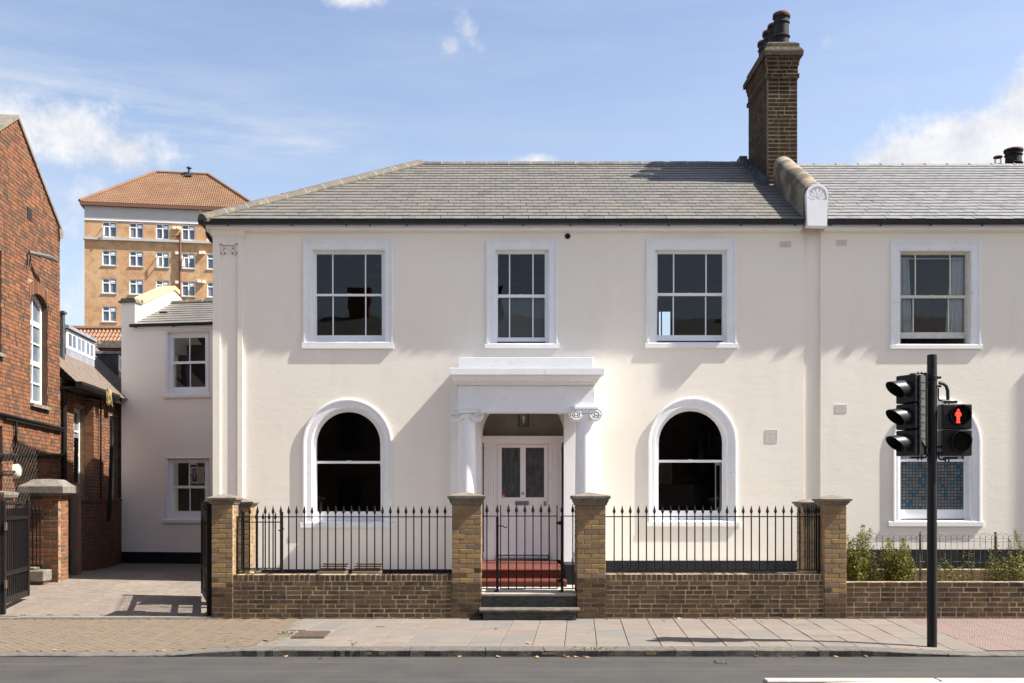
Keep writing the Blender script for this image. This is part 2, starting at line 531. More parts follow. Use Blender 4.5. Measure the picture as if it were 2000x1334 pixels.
M['tile_far'] = mk('clay_tile', (0.192, 0.106, 0.058), (0.144, 0.077, 0.044), .6, .85, .3, 6, .02, spots=(.8, .6, .7, (0.224, 0.166, 0.088), .5))
M['tile_brown'] = mk('brown_pantile', (0.255, 0.140, 0.085), (0.187, 0.098, 0.060), 2, .9, .5, 20, .01, spots=(3, .6, .7, (0.340, 0.187, 0.068), .5))
M['plaintile'] = mk('brown_tile', None, (0.154, 0.115, 0.087, 0.5), 3, .9, .6, 30, .005,
                    ramp=[(0, (0.128, 0.099, 0.078)), (.5, (0.150, 0.118, 0.094)), (1, (0.112, 0.090, 0.074))])
M['lead'] = mk('lead_sheet', (.25, .26, .30), (.18, .185, .21), 5, .55, .3, 20, .01)
M['darklead'] = mk('dark_slate_cheek', (.045, .048, .055), (.07, .072, .08), 6, .6, .5, 25, .005, var=.2)
M['greyrender'] = mk('grey_render', (.46, .455, .44), (.42, .415, .40), .5, .9)
M['towerbrown'] = mk('brown_fascia', (.16, .075, .05), None, rough=.6)
M['upvc'] = mk('white_frame', (.80, .80, .80), None, rough=.4)
M['oldwhite'] = mk('old_white_frame', (.70, .67, .60), (.58, .54, .47), 8, .6, .4, 40, .004)
M['tglass'] = mk('far_glass', (.06, .085, .12), (.13, .16, .20), .9, .12, spec=.5)
M['curtain'] = mk('net_curtain', (.85, .85, .85), (.75, .75, .76), 8, .9)
M['blind'] = mk('grey_blind', (.20, .22, .225), (.17, .19, .195), 3, .9)
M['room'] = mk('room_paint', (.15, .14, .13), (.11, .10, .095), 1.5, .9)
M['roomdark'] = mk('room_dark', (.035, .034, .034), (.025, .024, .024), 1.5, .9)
M['glass'] = glass_mat('window_glass', wave=.0018, wscale=1.6)
M['flatglass'] = glass_mat('plain_glass', wave=.004, wscale=1.5)
M['obscure'] = mk('patterned_glass', (.03, .032, .034), (.075, .075, .075), 14, .18, 1.0, 30, .02, spec=.5, stretch=(1, 1, .35))
M['leafgreen'] = leaf_mat('shrub_leaf', [(0, (.03, .038, .006)), (.3, (.095, .10, .014)), (.65, (.20, .195, .026)), (.9, (.36, .33, .07)), (1, (.06, .07, .012))])
M['weed'] = leaf_mat('weed_leaf', [(0, (.06, .09, .02)), (.6, (.14, .18, .04)), (1, (.26, .26, .08))])
M['dryleaf'] = leaf_mat('dry_leaf', [(0, (.34, .17, .06)), (.5, (.44, .28, .12)), (1, (.26, .11, .04))], .2)
M['indoor'] = leaf_mat('indoor_leaf', [(0, (.03, .07, .015)), (1, (.12, .2, .04))])
M['stem'] = mk('twig', (.09, .07, .04), None, rough=.9)
M['wire'] = mk('grey_wire', (.11, .10, .085), (.16, .15, .13), 20, .6, metallic=.3)
M['signal'] = mk('signal_black', (.008, .008, .009), (.013, .013, .014), 8, .45, .08, 60, .002, spec=.3)
M['signal_g'] = mk('signal_grey', (.075, .073, .07), (.10, .097, .092), 8, .5)
M['polepaint'] = mk('pole_paint', (.008, .008, .009), (.013, .013, .014), 5, .4, .1, 40, .002, spec=.3)
M['redman'] = emit_mat('red_signal_light', (1.0, .035, .02), 1.6)
M['lens_dark'] = mk('dark_lens', (.004, .004, .004), None, rough=.15, spec=.5)
M['lens_green'] = mk('green_lens', (.004, .03, .02), None, rough=.15)
M['steel'] = mk('dull_steel', (.30, .30, .30), (.22, .22, .22), 20, .4, metallic=.8)
M['brass'] = mk('brass', (.45, .33, .14), None, rough=.35, metallic=.8)
M['terracotta'] = mk('terracotta', (.24, .085, .055), (.15, .06, .045), 8, .85)
M['potblack'] = mk('sooty_pot', (.012, .012, .013), (.035, .031, .029), 6, .7, .3, 30, .004, stretch=(1, 1, .4), contrast=(.45, .7), spec=.2)
M['bulb'] = mk('frosted_bulb', (.8, .75, .6), None, rough=.3)
M['fan'] = mk('fanlight_glass', (0.187, 0.178, 0.148), (0.145, 0.136, 0.116), 2, .08, spec=.5)
M['mosaicframe'] = mk('lead_came', (.035, .035, .037), None, rough=.6)
M['mosaic'] = mk('coloured_pane', None, None, rough=.25, spec=.5,
                 ramp=[(0, (.16, .17, .165)), (.25, (.13, .145, .145)), (.5, (.19, .19, .18)), (.68, (.10, .15, .165)), (.80, (.03, .13, .20)), (.9, (.02, .10, .22)), (.96, (.24, .22, .18)), (1, (.13, .15, .15))])
M['cream'] = mk('cream_vent', (.74, .68, .61), None, rough=.8)
M['hole'] = mk('hole_black', (.012, .010, .009), None, rough=.95)
M['stoneball'] = mk('white_stone', (.78, .76, .72), (.6, .58, .54), 15, .8, .6, 40, .006)
M['straw'] = mk('straw', (.38, .29, .14), (.28, .21, .10), 20, .9)
M['lightcream'] = mk('lamp_plastic', (.62, .57, .45), None, rough=.5)
M['sand'] = mk('gold_cement', (.58, .43, .21), (.50, .36, .18), 5, .9, .6, 30, .006)
M['soil'] = mk('soil', (.05, .04, .03), (.09, .075, .055), 8, .95, 1, 40, .02)
M['concrete'] = mk('concrete_path', (.36, .335, .295), (.30, .28, .25), 4, .9, .5, 60, .004)
M['sticker_red'] = mk('red_sticker', (.45, .03, .05), None, rough=.5)
M['sticker_white'] = mk('white_sticker', (.75, .75, .74), None, rough=.5)
M['sticker_black'] = mk('black_print', (.02, .02, .03), None, rough=.5)
M['ground'] = mk('ground_earth', (.09, .085, .075), (.12, .11, .095), .2, .95)


def tower_brick():
    m = bpy.data.materials.new('yellow_tower_brick')
    m.use_nodes = True
    t = NT(m.node_tree)
    uv = t.n('ShaderNodeTexCoord').outputs['Object']
    sep = t.n('ShaderNodeSeparateXYZ', {0: uv})
    v = t.n('ShaderNodeCombineXYZ', {0: t.m('ADD', sep.outputs[0], sep.outputs[1]), 1: sep.outputs[2], 2: 0.0}).outputs[0]
    br = t.n('ShaderNodeTexBrick', {'Vector': v, 'Color1': (.56, .325, .155, 1), 'Color2': (.43, .225, .105, 1), 'Mortar': (.52, .41, .26, 1), 'Scale': 1.0,
                                    'Mortar Size': .012, 'Brick Width': .225, 'Row Height': .075, 'Bias': -.2})
    n = t.noise(uv, .45, 4, .6)
    col = t.mix(t.n('ShaderNodeMapRange', {0: n, 1: .42, 2: .62, 3: 0.0, 4: .6}).outputs[0], br.outputs[0], (.48, .24, .115, 1))
    n2 = t.noise(uv, 1.6, 6, .75)
    col = t.mix(t.n('ShaderNodeMapRange', {0: n2, 1: .48, 2: .62, 3: 0.0, 4: .75}).outputs[0], col, (.34, .20, .095, 1))
    pr = t.n('ShaderNodeBsdfPrincipled', {'Base Color': col, 'Roughness': .9})
    t.n('ShaderNodeOutputMaterial', {0: pr.outputs[0]})
    return m


M['brick_t'] = tower_brick()


def wall_brick():
    m = bpy.data.materials.new('red_wall_brick')
    m.use_nodes = True
    t = NT(m.node_tree)
    pos = t.n('ShaderNodeNewGeometry').outputs['Position']
    sep = t.n('ShaderNodeSeparateXYZ', {0: pos})
    v = t.n('ShaderNodeCombineXYZ', {0: t.m('ADD', sep.outputs[0], sep.outputs[1]), 1: sep.outputs[2], 2: 0.0}).outputs[0]
    br = t.n('ShaderNodeTexBrick', {'Vector': v, 'Color1': (.20, .09, .05, 1), 'Color2': (.11, .06, .042, 1), 'Mortar': (.26, .20, .145, 1), 'Scale': 1.0,
                                    'Mortar Size': .012, 'Brick Width': .225, 'Row Height': .0755, 'Bias': -.1})
    n = t.noise(pos, 3.0, 5, .7)
    col = t.mix(t.n('ShaderNodeMapRange', {0: n, 1: .45, 2: .65, 3: 0.0, 4: .6}).outputs[0], br.outputs[0], (.08, .052, .04, 1))
    bp = t.n('ShaderNodeBump', {'Strength': .6, 'Distance': .006, 'Height': t.m('SUBTRACT', 1.0, br.outputs['Fac'])})
    pr = t.n('ShaderNodeBsdfPrincipled', {'Base Color': col, 'Roughness': .9, 'Normal': bp.outputs[0]})
    t.n('ShaderNodeOutputMaterial', {0: pr.outputs[0]})
    return m


M['brick_w'] = wall_brick()



# ------------------------------------------------------------------ main distances (metres from the camera)
D1 = 15.27      # front face of the boundary wall
DW = 19.1       # facade of the house
DE = 26.0       # facade of the side extension
KD = 12.10      # kerb face
GZ = 0.37       # garden level
ROADZ = -0.083


def drive_z(d):
    if d < 20.3:
        return 0.02 + max(0.0, d - 15.35) * 0.061
    return max(.11, .322 - (d - 20.3) * .037)


# ------------------------------------------------------------------ bricks
BR = {}


def brick_mesh(long, k, mat):
    key = (long, k, mat)
    if key not in BR:
        rs = random.Random(hash((long, k)) & 0xffff)
        L = .213 if long else .101
        mb = MB()
        mb.box(-L / 2, L / 2, 0, .10, 0, .064)
        me = mb.mesh('brick', M[mat], origin=(0, 0, 0), bevel=.0045)
        for v in me.vertices:
            v.co.x += rs.uniform(-.0035, .0035)
            v.co.y += rs.uniform(-.0003, .0003)
            v.co.z += rs.uniform(-.003, .003)
        BR[key] = me
    return BR[key]


def lay(parent, ox, oy, ang, length, z0, ch, n, matf, rs, name='brick', pattern='mixed', depth_jit=.0016, bed=.010):
    """courses of separate bricks along a straight face; ang 0 faces the road (-Y)"""
    c, s = math.cos(ang), math.sin(ang)
    inx, iny = -s, c
    for i in range(n):
        z = z0 + i * ch
        u = 0.0
        first = True
        while u < length - .02:
            if pattern == 'pier':
                if length > .4:
                    seq = (.22, .22) if i % 2 else (.11, .22, .11)
                else:
                    seq = (.22, .11) if i % 2 else (.11, .22)
                tot = sum(seq)
                if first:
                    plan = [q * length / tot for q in seq]
                Lb = plan.pop(0) if plan else length - u
            else:
                Lb = rs.choice((.225, .225, .225, .115, .17))
                if first and i % 2:
                    Lb = .115
                if length - u - Lb < .07:
                    Lb = length - u
            first = False
            long = Lb > .15
            me = brick_mesh(long, rs.randrange(6), matf(i))
            ctr = u + Lb / 2
            off = rs.uniform(-depth_jit, depth_jit)
            o = link(name, me, (ox + c * ctr + inx * off, oy + s * ctr + iny * off, z + rs.uniform(-.001, .001) + .004), parent,
                     ang + rs.uniform(-.003, .003), ((Lb - .011) / (.213 if long else .101), 1, (ch - bed) / .064))
            u += Lb


def cap_mesh(parent, cx, cy, wx, wy, z0, steps, apex, mat='capstone', name='cap_stone'):
    mb = MB()
    loops = []
    for ov, z in steps:
        a, b = wx / 2 + ov, wy / 2 + ov
        loops.append([(cx - a, cy - b, z0 + z), (cx + a, cy - b, z0 + z), (cx + a, cy + b, z0 + z), (cx - a, cy + b, z0 + z)])
    mb.strip(loops, closed=True)
    L = loops[-1]
    for i in range(4):
        mb.poly([L[i], L[(i + 1) % 4], (cx, cy, z0 + apex)])
    return mb.build(name, M[mat], parent)


def pier(label, x0, x1, yf, depth, z0, zt, ztop, sides, sooty, seed, group, capscale=1.0, sub='mortar', ch=.0735, mats=('brick', 'brick_d')):
    rs = random.Random(seed)
    t = thing('brick_pier', ((x0 + x1) / 2, yf + depth / 2, z0), label, 'brick pier', group)
    g = .0065
    mb = MB()
    mb.box(x0 + g, x1 - g, yf + g, yf + depth - g, z0, zt)
    core = mb.build('mortar_core', M[sub], t)
    n = int(round((zt - z0) / ch))
    ch = (zt - z0) / n
    mf = lambda i: mats[1] if z0 + i * ch < sooty + rs.gauss(0, .07) else mats[0]
    lay(t, x0, yf, 0, x1 - x0, z0, ch, n, mf, rs, pattern='pier')
    if 'r' in sides:
        lay(t, x1, yf + .104, math.pi / 2, depth - .104, z0, ch, n, mf, rs, pattern='pier')
    if 'l' in sides:
        lay(t, x0, yf + depth, -math.pi / 2, depth - .104, z0, ch, n, mf, rs, pattern='pier')
    k = capscale
    h = ztop - zt
    cap_mesh(t, (x0 + x1) / 2, yf + depth / 2, x1 - x0, depth, zt,
             [(.002, 0), (.014 * k, .005), (.018 * k, .25 * h), (.030 * k, .33 * h), (.040 * k, .62 * h), (.060 * k, .68 * h), (.062 * k, .93 * h), (.055 * k, h)], h + .055)
    return t


def wall_run(name, label, x0, x1, yf, thick, z0, zt, soldier, seed, mat, sub, ch=.0705, cat='brick wall', top='flat'):
    rs = random.Random(seed)
    t = thing(name, ((x0 + x1) / 2, yf + thick / 2, z0), label, cat)
    zb = zt - (.102 if soldier else 0)
    mb = MB()
    mb.box(x0, x1, yf + .0022, yf + thick, z0, zt - .006)
    mb.build('mortar_core', M[sub], t)
    n = int(round((zb - z0) / ch))
    ch = (zb - z0) / n
    lay(t, x0, yf, 0, x1 - x0, z0, ch, n, lambda i: mat, rs, depth_jit=.001)
    if soldier:
        u = x0
        while u < x1 - .02:
            w = .076
            if x1 - u - w < .04:
                w = x1 - u
            k = rs.randrange(3)
            key = ('soldier', k, mat)
            if key not in BR:
                mb = MB()
                mb.box(-.033, .033, 0, thick - .01, 0, .092)
                me = mb.mesh('brick', M[mat], origin=(0, 0, 0), bevel=.006)
                for v in me.vertices:
                    v.co += Vector((rs.uniform(-.003, .003), rs.uniform(-.0003, .0003), rs.uniform(-.003, .003)))
                BR[key] = me
            link('brick', BR[key], (u + w / 2, yf + rs.uniform(-.001, .001), zb + .004 + rs.uniform(-.003, .003)), t, rs.uniform(-.01, .01), ((w - .009) / .066, 1, 1))
            u += w
    return t


# ------------------------------------------------------------------ the setting
mb = MB()
mb.box(-1500, 1500, -1500, 1500, -.6, -.30)
tag(mb.build('ground', M['ground']), 'bare earth under and beyond the street', 'ground', kind='structure')
mb = MB()
mb.box(-70, 70, 1.2, KD + .05, -.35, ROADZ)
tag(mb.build('road', M['tarmac']), 'grey asphalt road in front of the kerb', 'road', kind='structure')
mb = MB()
mb.box(-70, 70, -5.0, 1.2, -.35, 0.0)
tag(mb.build('far_pavement', M['concrete']), 'concrete pavement on the other side of the road', 'pavement', kind='structure')


def edge_z(x):
    """height of the pavement at the kerb: drops at the driveway and at the crossing"""
    a = max(0.0, min(1.0, (-2.85 - x) / 1.25))
    b = max(0.0, min(1.0, (x - 4.35) / 1.35))
    a = a * a * (3 - 2 * a)
    return -.062 * a - .060 * b


def pave_z(x, d):
    t = max(0.0, min(1.0, (15.2 - d) / 2.8))
    return edge_z(x) * t


# pavement bed
pv = thing('pavement', (0, 13.8, 0), 'pale slab pavement between the kerb and the front walls', 'pavement', kind='structure')
mb = MB()
xs = [-40, -14] + [-9 + .5 * i for i in range(41)] + [14, 40]
ds = [KD + .25, 13.2, 14.2, 15.75]
G = [[mb.vert((x, d, pave_z(x, d) - .014)) for x in xs] for d in ds]
for r in range(len(ds) - 1):
    for c in range(len(xs) - 1):
        mb.face((G[r][c], G[r][c + 1], G[r + 1][c + 1], G[r + 1][c]))
bed = mb.build('bed', M['joint'], pv, fix=False)
# slabs, joints a little out of square with the kerb
SK = 0.0865
rs = random.Random(3)
sw, sd = .394, .64
rows = [15.26, 14.62, 13.98, 13.34, 12.70]
SLAB = {}
for r, dtop in enumerate(rows):
    dbot = dtop - sd if r < 4 else KD + .29
    dep = dtop - dbot
    for i in range(-9, 24):
        xt = .335 + i * sw + (15.2 - dtop) * (-SK)
        xm = xt - SK * dep / 2 + sw / 2
        if xm < -2.72 or xm > 8.6 or (xm > 6.15):
            continue
        key = (r == 4, rs.randrange(3))
        if key not in SLAB:
            mb = MB()
            g = .0035
            A = [(-sw / 2 + g + SK * dep / 2, dep / 2 - g), (sw / 2 - g + SK * dep / 2, dep / 2 - g), (sw / 2 - g - SK * dep / 2, -dep / 2 + g), (-sw / 2 + g - SK * dep / 2, -dep / 2 + g)]
            mb.prism(A, 'z', -.04, 0)
            SLAB[key] = mb.mesh('paving_slab', M['slab'], origin=(0, 0, 0), bevel=.004)
        dm = (dtop + dbot) / 2
        z = pave_z(xm, dm)
        o = link('paving_slab', SLAB[key], (xm, dm, z + rs.uniform(-.002, .002)), pv)
        tx = (pave_z(xm + .2, dm) - pave_z(xm - .2, dm)) / .4
        ty = (pave_z(xm, dm + .3) - pave_z(xm, dm - .3)) / .6
        o.rotation_euler = (ty + rs.uniform(-.004, .004), -tx + rs.uniform(-.004, .004), 0)
# pink tactile slabs at the crossing
mb = MB()
q = .2
mb.prism([(-q + .002, -q + .002), (q - .002, -q + .002), (q - .002, q - .002), (-q + .002, q - .002)], 'z', -.04, 0)
for a in range(6):
    for b in range(6):
        cx, cy = -.167 + a * .0667, -.167 + b * .0667
        lo = [mb.vert((cx + .0125 * math.cos(k * math.pi / 3), cy + .0125 * math.sin(k * math.pi / 3), 0.0005)) for k in range(6)]
        hi = [mb.vert((cx + .008 * math.cos(k * math.pi / 3), cy + .008 * math.sin(k * math.pi / 3), .005)) for k in range(6)]
        for k in range(6):
            mb.face((lo[k], lo[(k + 1) % 6], hi[(k + 1) % 6], hi[k]))
        mb.face(hi)
tact = mb.mesh('tactile_slab', M['tactile'], origin=(0, 0, 0))
for r in range(7):
    for i in range(6):
        d = 15.06 - r * .4
        x = 6.36 + i * .4 - (15.2 - d) * SK * .6
        o = link('tactile_slab', tact, (x, d, pave_z(x, d) + .001), pv)
        o.rotation_euler = ((pave_z(x, d + .2) - pave_z(x, d - .2)) / .4, -(pave_z(x + .2, d) - pave_z(x - .2, d)) / .4, 0)


def blocks(name, parent, mat, x0f, x1f, d0, d1, zf, lx=.2, ly=.1, ang=0.0, seed=1):
    """small paving blocks in one mesh: herringbone over a region"""
    rs = random.Random(seed)
    mb = MB()
    ca, sa = math.cos(ang), math.sin(ang)
    g = .003
    cx, cy = (x0f(d0) + x1f(d0)) / 2, (d0 + d1) / 2
    R = 6.5
    n = int(R / ly)
    for i in range(-n, n):
        for j in range(-n, n):
            k = (i - j) % 4
            if k == 0:
                u0, v0, u1, v1 = i * ly, j * ly, (i + 2) * ly, (j + 1) * ly
            elif k == 3:
                u0, v0, u1, v1 = i * ly, j * ly, (i + 1) * ly, (j + 2) * ly
                v0, v1 = (j - 0) * ly, (j + 2) * ly
            else:
                continue
            um, vm = (u0 + u1) / 2, (v0 + v1) / 2
            xm, ym = cx + um * ca - vm * sa, cy + um * sa + vm * ca
            if not (d0 < ym < d1 and x0f(ym) < xm < x1f(ym)):
                continue
            dz = rs.uniform(-.0015, .0015)
            tp, bt = [], []
            for (u, v) in ((u0 + g, v0 + g), (u1 - g, v0 + g), (u1 - g, v1 - g), (u0 + g, v1 - g)):
                x, y = cx + u * ca - v * sa, cy + u * sa + v * ca
                z = zf(x, y) + dz
                tp.append(mb.vert((x, y, z)))
                bt.append(mb.vert((x, y, z - .02)))
            mb.face(tp)
            for a in range(4):
                b = (a + 1) % 4
                mb.face((bt[a], bt[b], tp[b], tp[a]))
    o = mb.build(name, M[mat], parent, fix=False)
    o['kind'] = 'stuff'
    return o


blocks('paving_block', pv, 'block', lambda d: -9.4, lambda d: -2.72 - (15.2 - d) * .06, KD + .31, 15.24, lambda x, y: pave_z(x, y), ang=math.radians(45), seed=5)
# kerb of granite stones
kb = thing('kerb', (0, KD + .15, 0), 'row of dark granite kerb stones along the road', 'kerb', kind='structure')
joints = [-9.6, -8.7, -7.75, -6.9, -5.95, -5.0, -4.1] + [(p - VX) * KD / F for p in (330, 457, 532, 655, 702, 800, 948, 1063, 1165, 1319, 1478, 1600, 1704)]
x = joints[-1]
while x < 11:
    x += .9
    joints.append(x)
rs = random.Random(11)
for a, b in zip(joints, joints[1:]):
    m = 5
    mb = MB()
    g = .004
    prof = lambda xx, j: [(KD + .010 + j[0], ROADZ - .05), (KD + j[1], edge_z(xx) - .012 + j[2]), (KD + .012 + j[1], edge_z(xx) - .001 + j[2]), (KD + .285, edge_z(xx) + .001), (KD + .285, ROADZ - .05)]
    loops = []
    for i in range(m + 1):
        xx = a + g + (b - a - 2 * g) * i / m
        j = (rs.uniform(-.008, .008), rs.uniform(-.008, .008), rs.uniform(-.004, .003))
        loops.append([(xx, p[0], p[1]) for p in prof(xx, j)])
    mb.strip(loops, closed=True)
    mb.poly(loops[0])
    mb.poly(loops[-1][::-1])
    mb.build('kerb_stone', M['kerb'], kb)
mb = MB()
for (p0, p1) in ((1058, 1088), (712, 726), (740, 752), (1262, 1282)):
    xa, xb = (p0 - VX) * KD / F, (p1 - VX) * KD / F
    mb.quad((xa, KD - .0095, -.055), (xb, KD - .0095, -.055), (xb, KD - .0095, -.024), (xa, KD - .0095, -.024))
mb.build('yellow_mark', M['yellow'], kb, fix=False)
# small yellow paint mark on a slab
mb = MB()
c = P(742, 1224, 0)
d = CAMZ * F / (1224 - VY)
mb.quad((X(735, d), d - .03, .0062), (X(751, d), d - .03, .0062), (X(752, d), d + .03, .0062), (X(736, d), d + .03, .0062))
mb.build('paint_mark', M['yellow'], pv, fix=False)

# traffic island kerb, lower right corner
isl = thing('traffic_island', (5.5, 8.9, ROADZ), 'pale kerb edge of the traffic island in the road', 'traffic island', kind='structure')
mb = MB()
pts = [(3.05, 9.72), (3.25, 9.93), (3.7, 9.985), (9.0, 9.985), (9.0, 8.5), (3.05, 8.5)]
mb.prism(pts, 'z', ROADZ - .02, .0)
mb.build('island_top', M['concrete'], isl)
xx = [2.68, 4.38, 5.98, 7.6, 9.2]
for a, b in zip(xx, xx[1:]):
    mb = MB()
    mb.box(a + .004, b - .004, 9.99, 10.14, ROADZ - .02, .012)
    mb.build('kerb_stone', M['concrete'], isl, bevel=.012)

# driveway
dv = thing('driveway', (-6.3, 18.3, 0), 'block paved driveway rising beside the white house', 'driveway', kind='structure')
mb = MB()
for a, b in zip((15.2, 15.35, 17, 19, 20.3, 22, 24), (15.35, 17, 19, 20.3, 22, 24, 34)):
    mb.quad((-14, a, drive_z(a) - .012), (-4.0, a, drive_z(a) - .012), (-4.0, b, drive_z(b) - .012), (-14, b, drive_z(b) - .012))
mb.build('bed', M['joint'], dv, fix=False)
blocks('paving_block', dv, 'drive', lambda d: -9.3, lambda d: -3.98 if d < 15.6 else -4.02, 15.44, 21.6, lambda x, y: drive_z(y), ang=0, seed=9)
mb = MB()
mb.box(X(45, 15.33), X(414, 15.33), 15.27, 15.41, drive_z(15.3) - .03, drive_z(15.3) + .004)
mb.build('drain_channel', M['concrete'], dv)
mb = MB()
x = X(47, 15.33)
while x < X(412, 15.33):
    mb.box(x, x + .018, 15.31, 15.37, drive_z(15.3) - .02, drive_z(15.3) + .008)
    x += .034
o = mb.build('drain_grating', M['iron'], dv)
o['kind'] = 'stuff'

# gardens
mb = MB()
mb.box(-4.10, 5.30, 15.62, DW + 1.0, -.1, GZ)
tag(mb.build('garden_ground', M['concrete']), 'paved front garden behind the railings', 'garden', kind='structure')
mb = MB()
mb.box(5.31, 13, 15.58, DW + .2, -.1, .42)
tag(mb.build('planting_bed', M['soil']), 'bare planting bed in front of the right hand house', 'planting bed', kind='structure')
# ------------------------------------------------------------------ the white house
HX0 = X(418, DW)            # left corner
GR0, GR1 = X(1570, DW), X(1603, DW)   # recessed strip between the two houses
OV = .265                     # eaves overhang
DGF = DW - OV
house = thing('white_house', (0.4, DW + 3.5, GZ), 'two storey cream rendered house with hipped slate roof and porch', 'house')
nhouse = thing('neighbouring_house', (9.5, DW + 3.5, .42), 'adjoining cream house with a paler slate roof behind the traffic signal', 'house')
EAVE_Z = Z(428, DGF)
HALF = (-(820 - VX) * 0 + 0)
xl = X(392, DGF)
# ridge end from the hip at 45 degrees in plan
kk = 140.0
HD = (-xl * F - kk * DGF) / (F + kk)     # plan distance eaves -> ridge
RD = DGF + HD
RIDGE_Z = Z(321, RD)
XR0 = xl + HD
SLOPE = (RIDGE_Z - EAVE_Z) / HD
SOFFIT = Z(447, DW - .1)


def arch_loop(x0, x1, z0, zspring, n=18, kx=None):
    """open loop bottom-left -> up -> over a round arch -> bottom-right (x,z)"""
    c, r = (x0 + x1) / 2, (x1 - x0) / 2
    pts = [(x0, z0), (x0, zspring)]
    for i in range(1, n):
        a = math.pi - math.pi * i / n
        pts.append((c + r * math.cos(a), zspring + r * math.sin(a)))
    pts += [(x1, zspring), (x1, z0)]
    return pts


def rect_loop(x0, x1, z0, z1):
    return [(x0, z0), (x0, z1), (x1, z1), (x1, z0)]


def lerp_loop(A, B, f):
    return [(a[0] + (b[0] - a[0]) * f, a[1] + (b[1] - a[1]) * f) for a, b in zip(A, B)]


def frame_bars(mb, x0, x1, z0, z1, y0, y1, l, r, b, t):
    mb.box(x0, x0 + l, y0, y1, z0, z1)
    mb.box(x1 - r, x1, y0, y1, z0, z1)
    mb.box(x0 + l, x1 - r, y0, y1, z0, z0 + b)
    mb.box(x0 + l, x1 - r, y0, y1, z1 - t, z1)


PROFILE = [(0, .0), (0, -.028), (.03, -.034), (.20, -.034), (.235, -.022), (.30, -.026), (.36, -.018), (.40, -.018), (.88, -.018), (.91, -.012), (1, -.012), (1, .085)]


def opening(px, D, arch=False):
    """outer and inner loops of a window surround from photo pixels"""
    o, i = px['outer'], px['inner']      # (left, right, top, bottom)
    if not arch:
        A = rect_loop(X(o[0], D), X(o[1], D), Z(o[3], D), Z(o[2], D))
        B = rect_loop(X(i[0], D), X(i[1], D), Z(i[3], D), Z(i[2], D))
    else:
        ra, rb = (o[1] - o[0]) / 2, (i[1] - i[0]) / 2
        A = arch_loop(X(o[0], D), X(o[1], D), Z(o[3], D), Z(o[2] + ra, D))
        B = arch_loop(X(i[0], D), X(i[1], D), Z(i[3], D), Z(i[2] + rb, D))
    return A, B


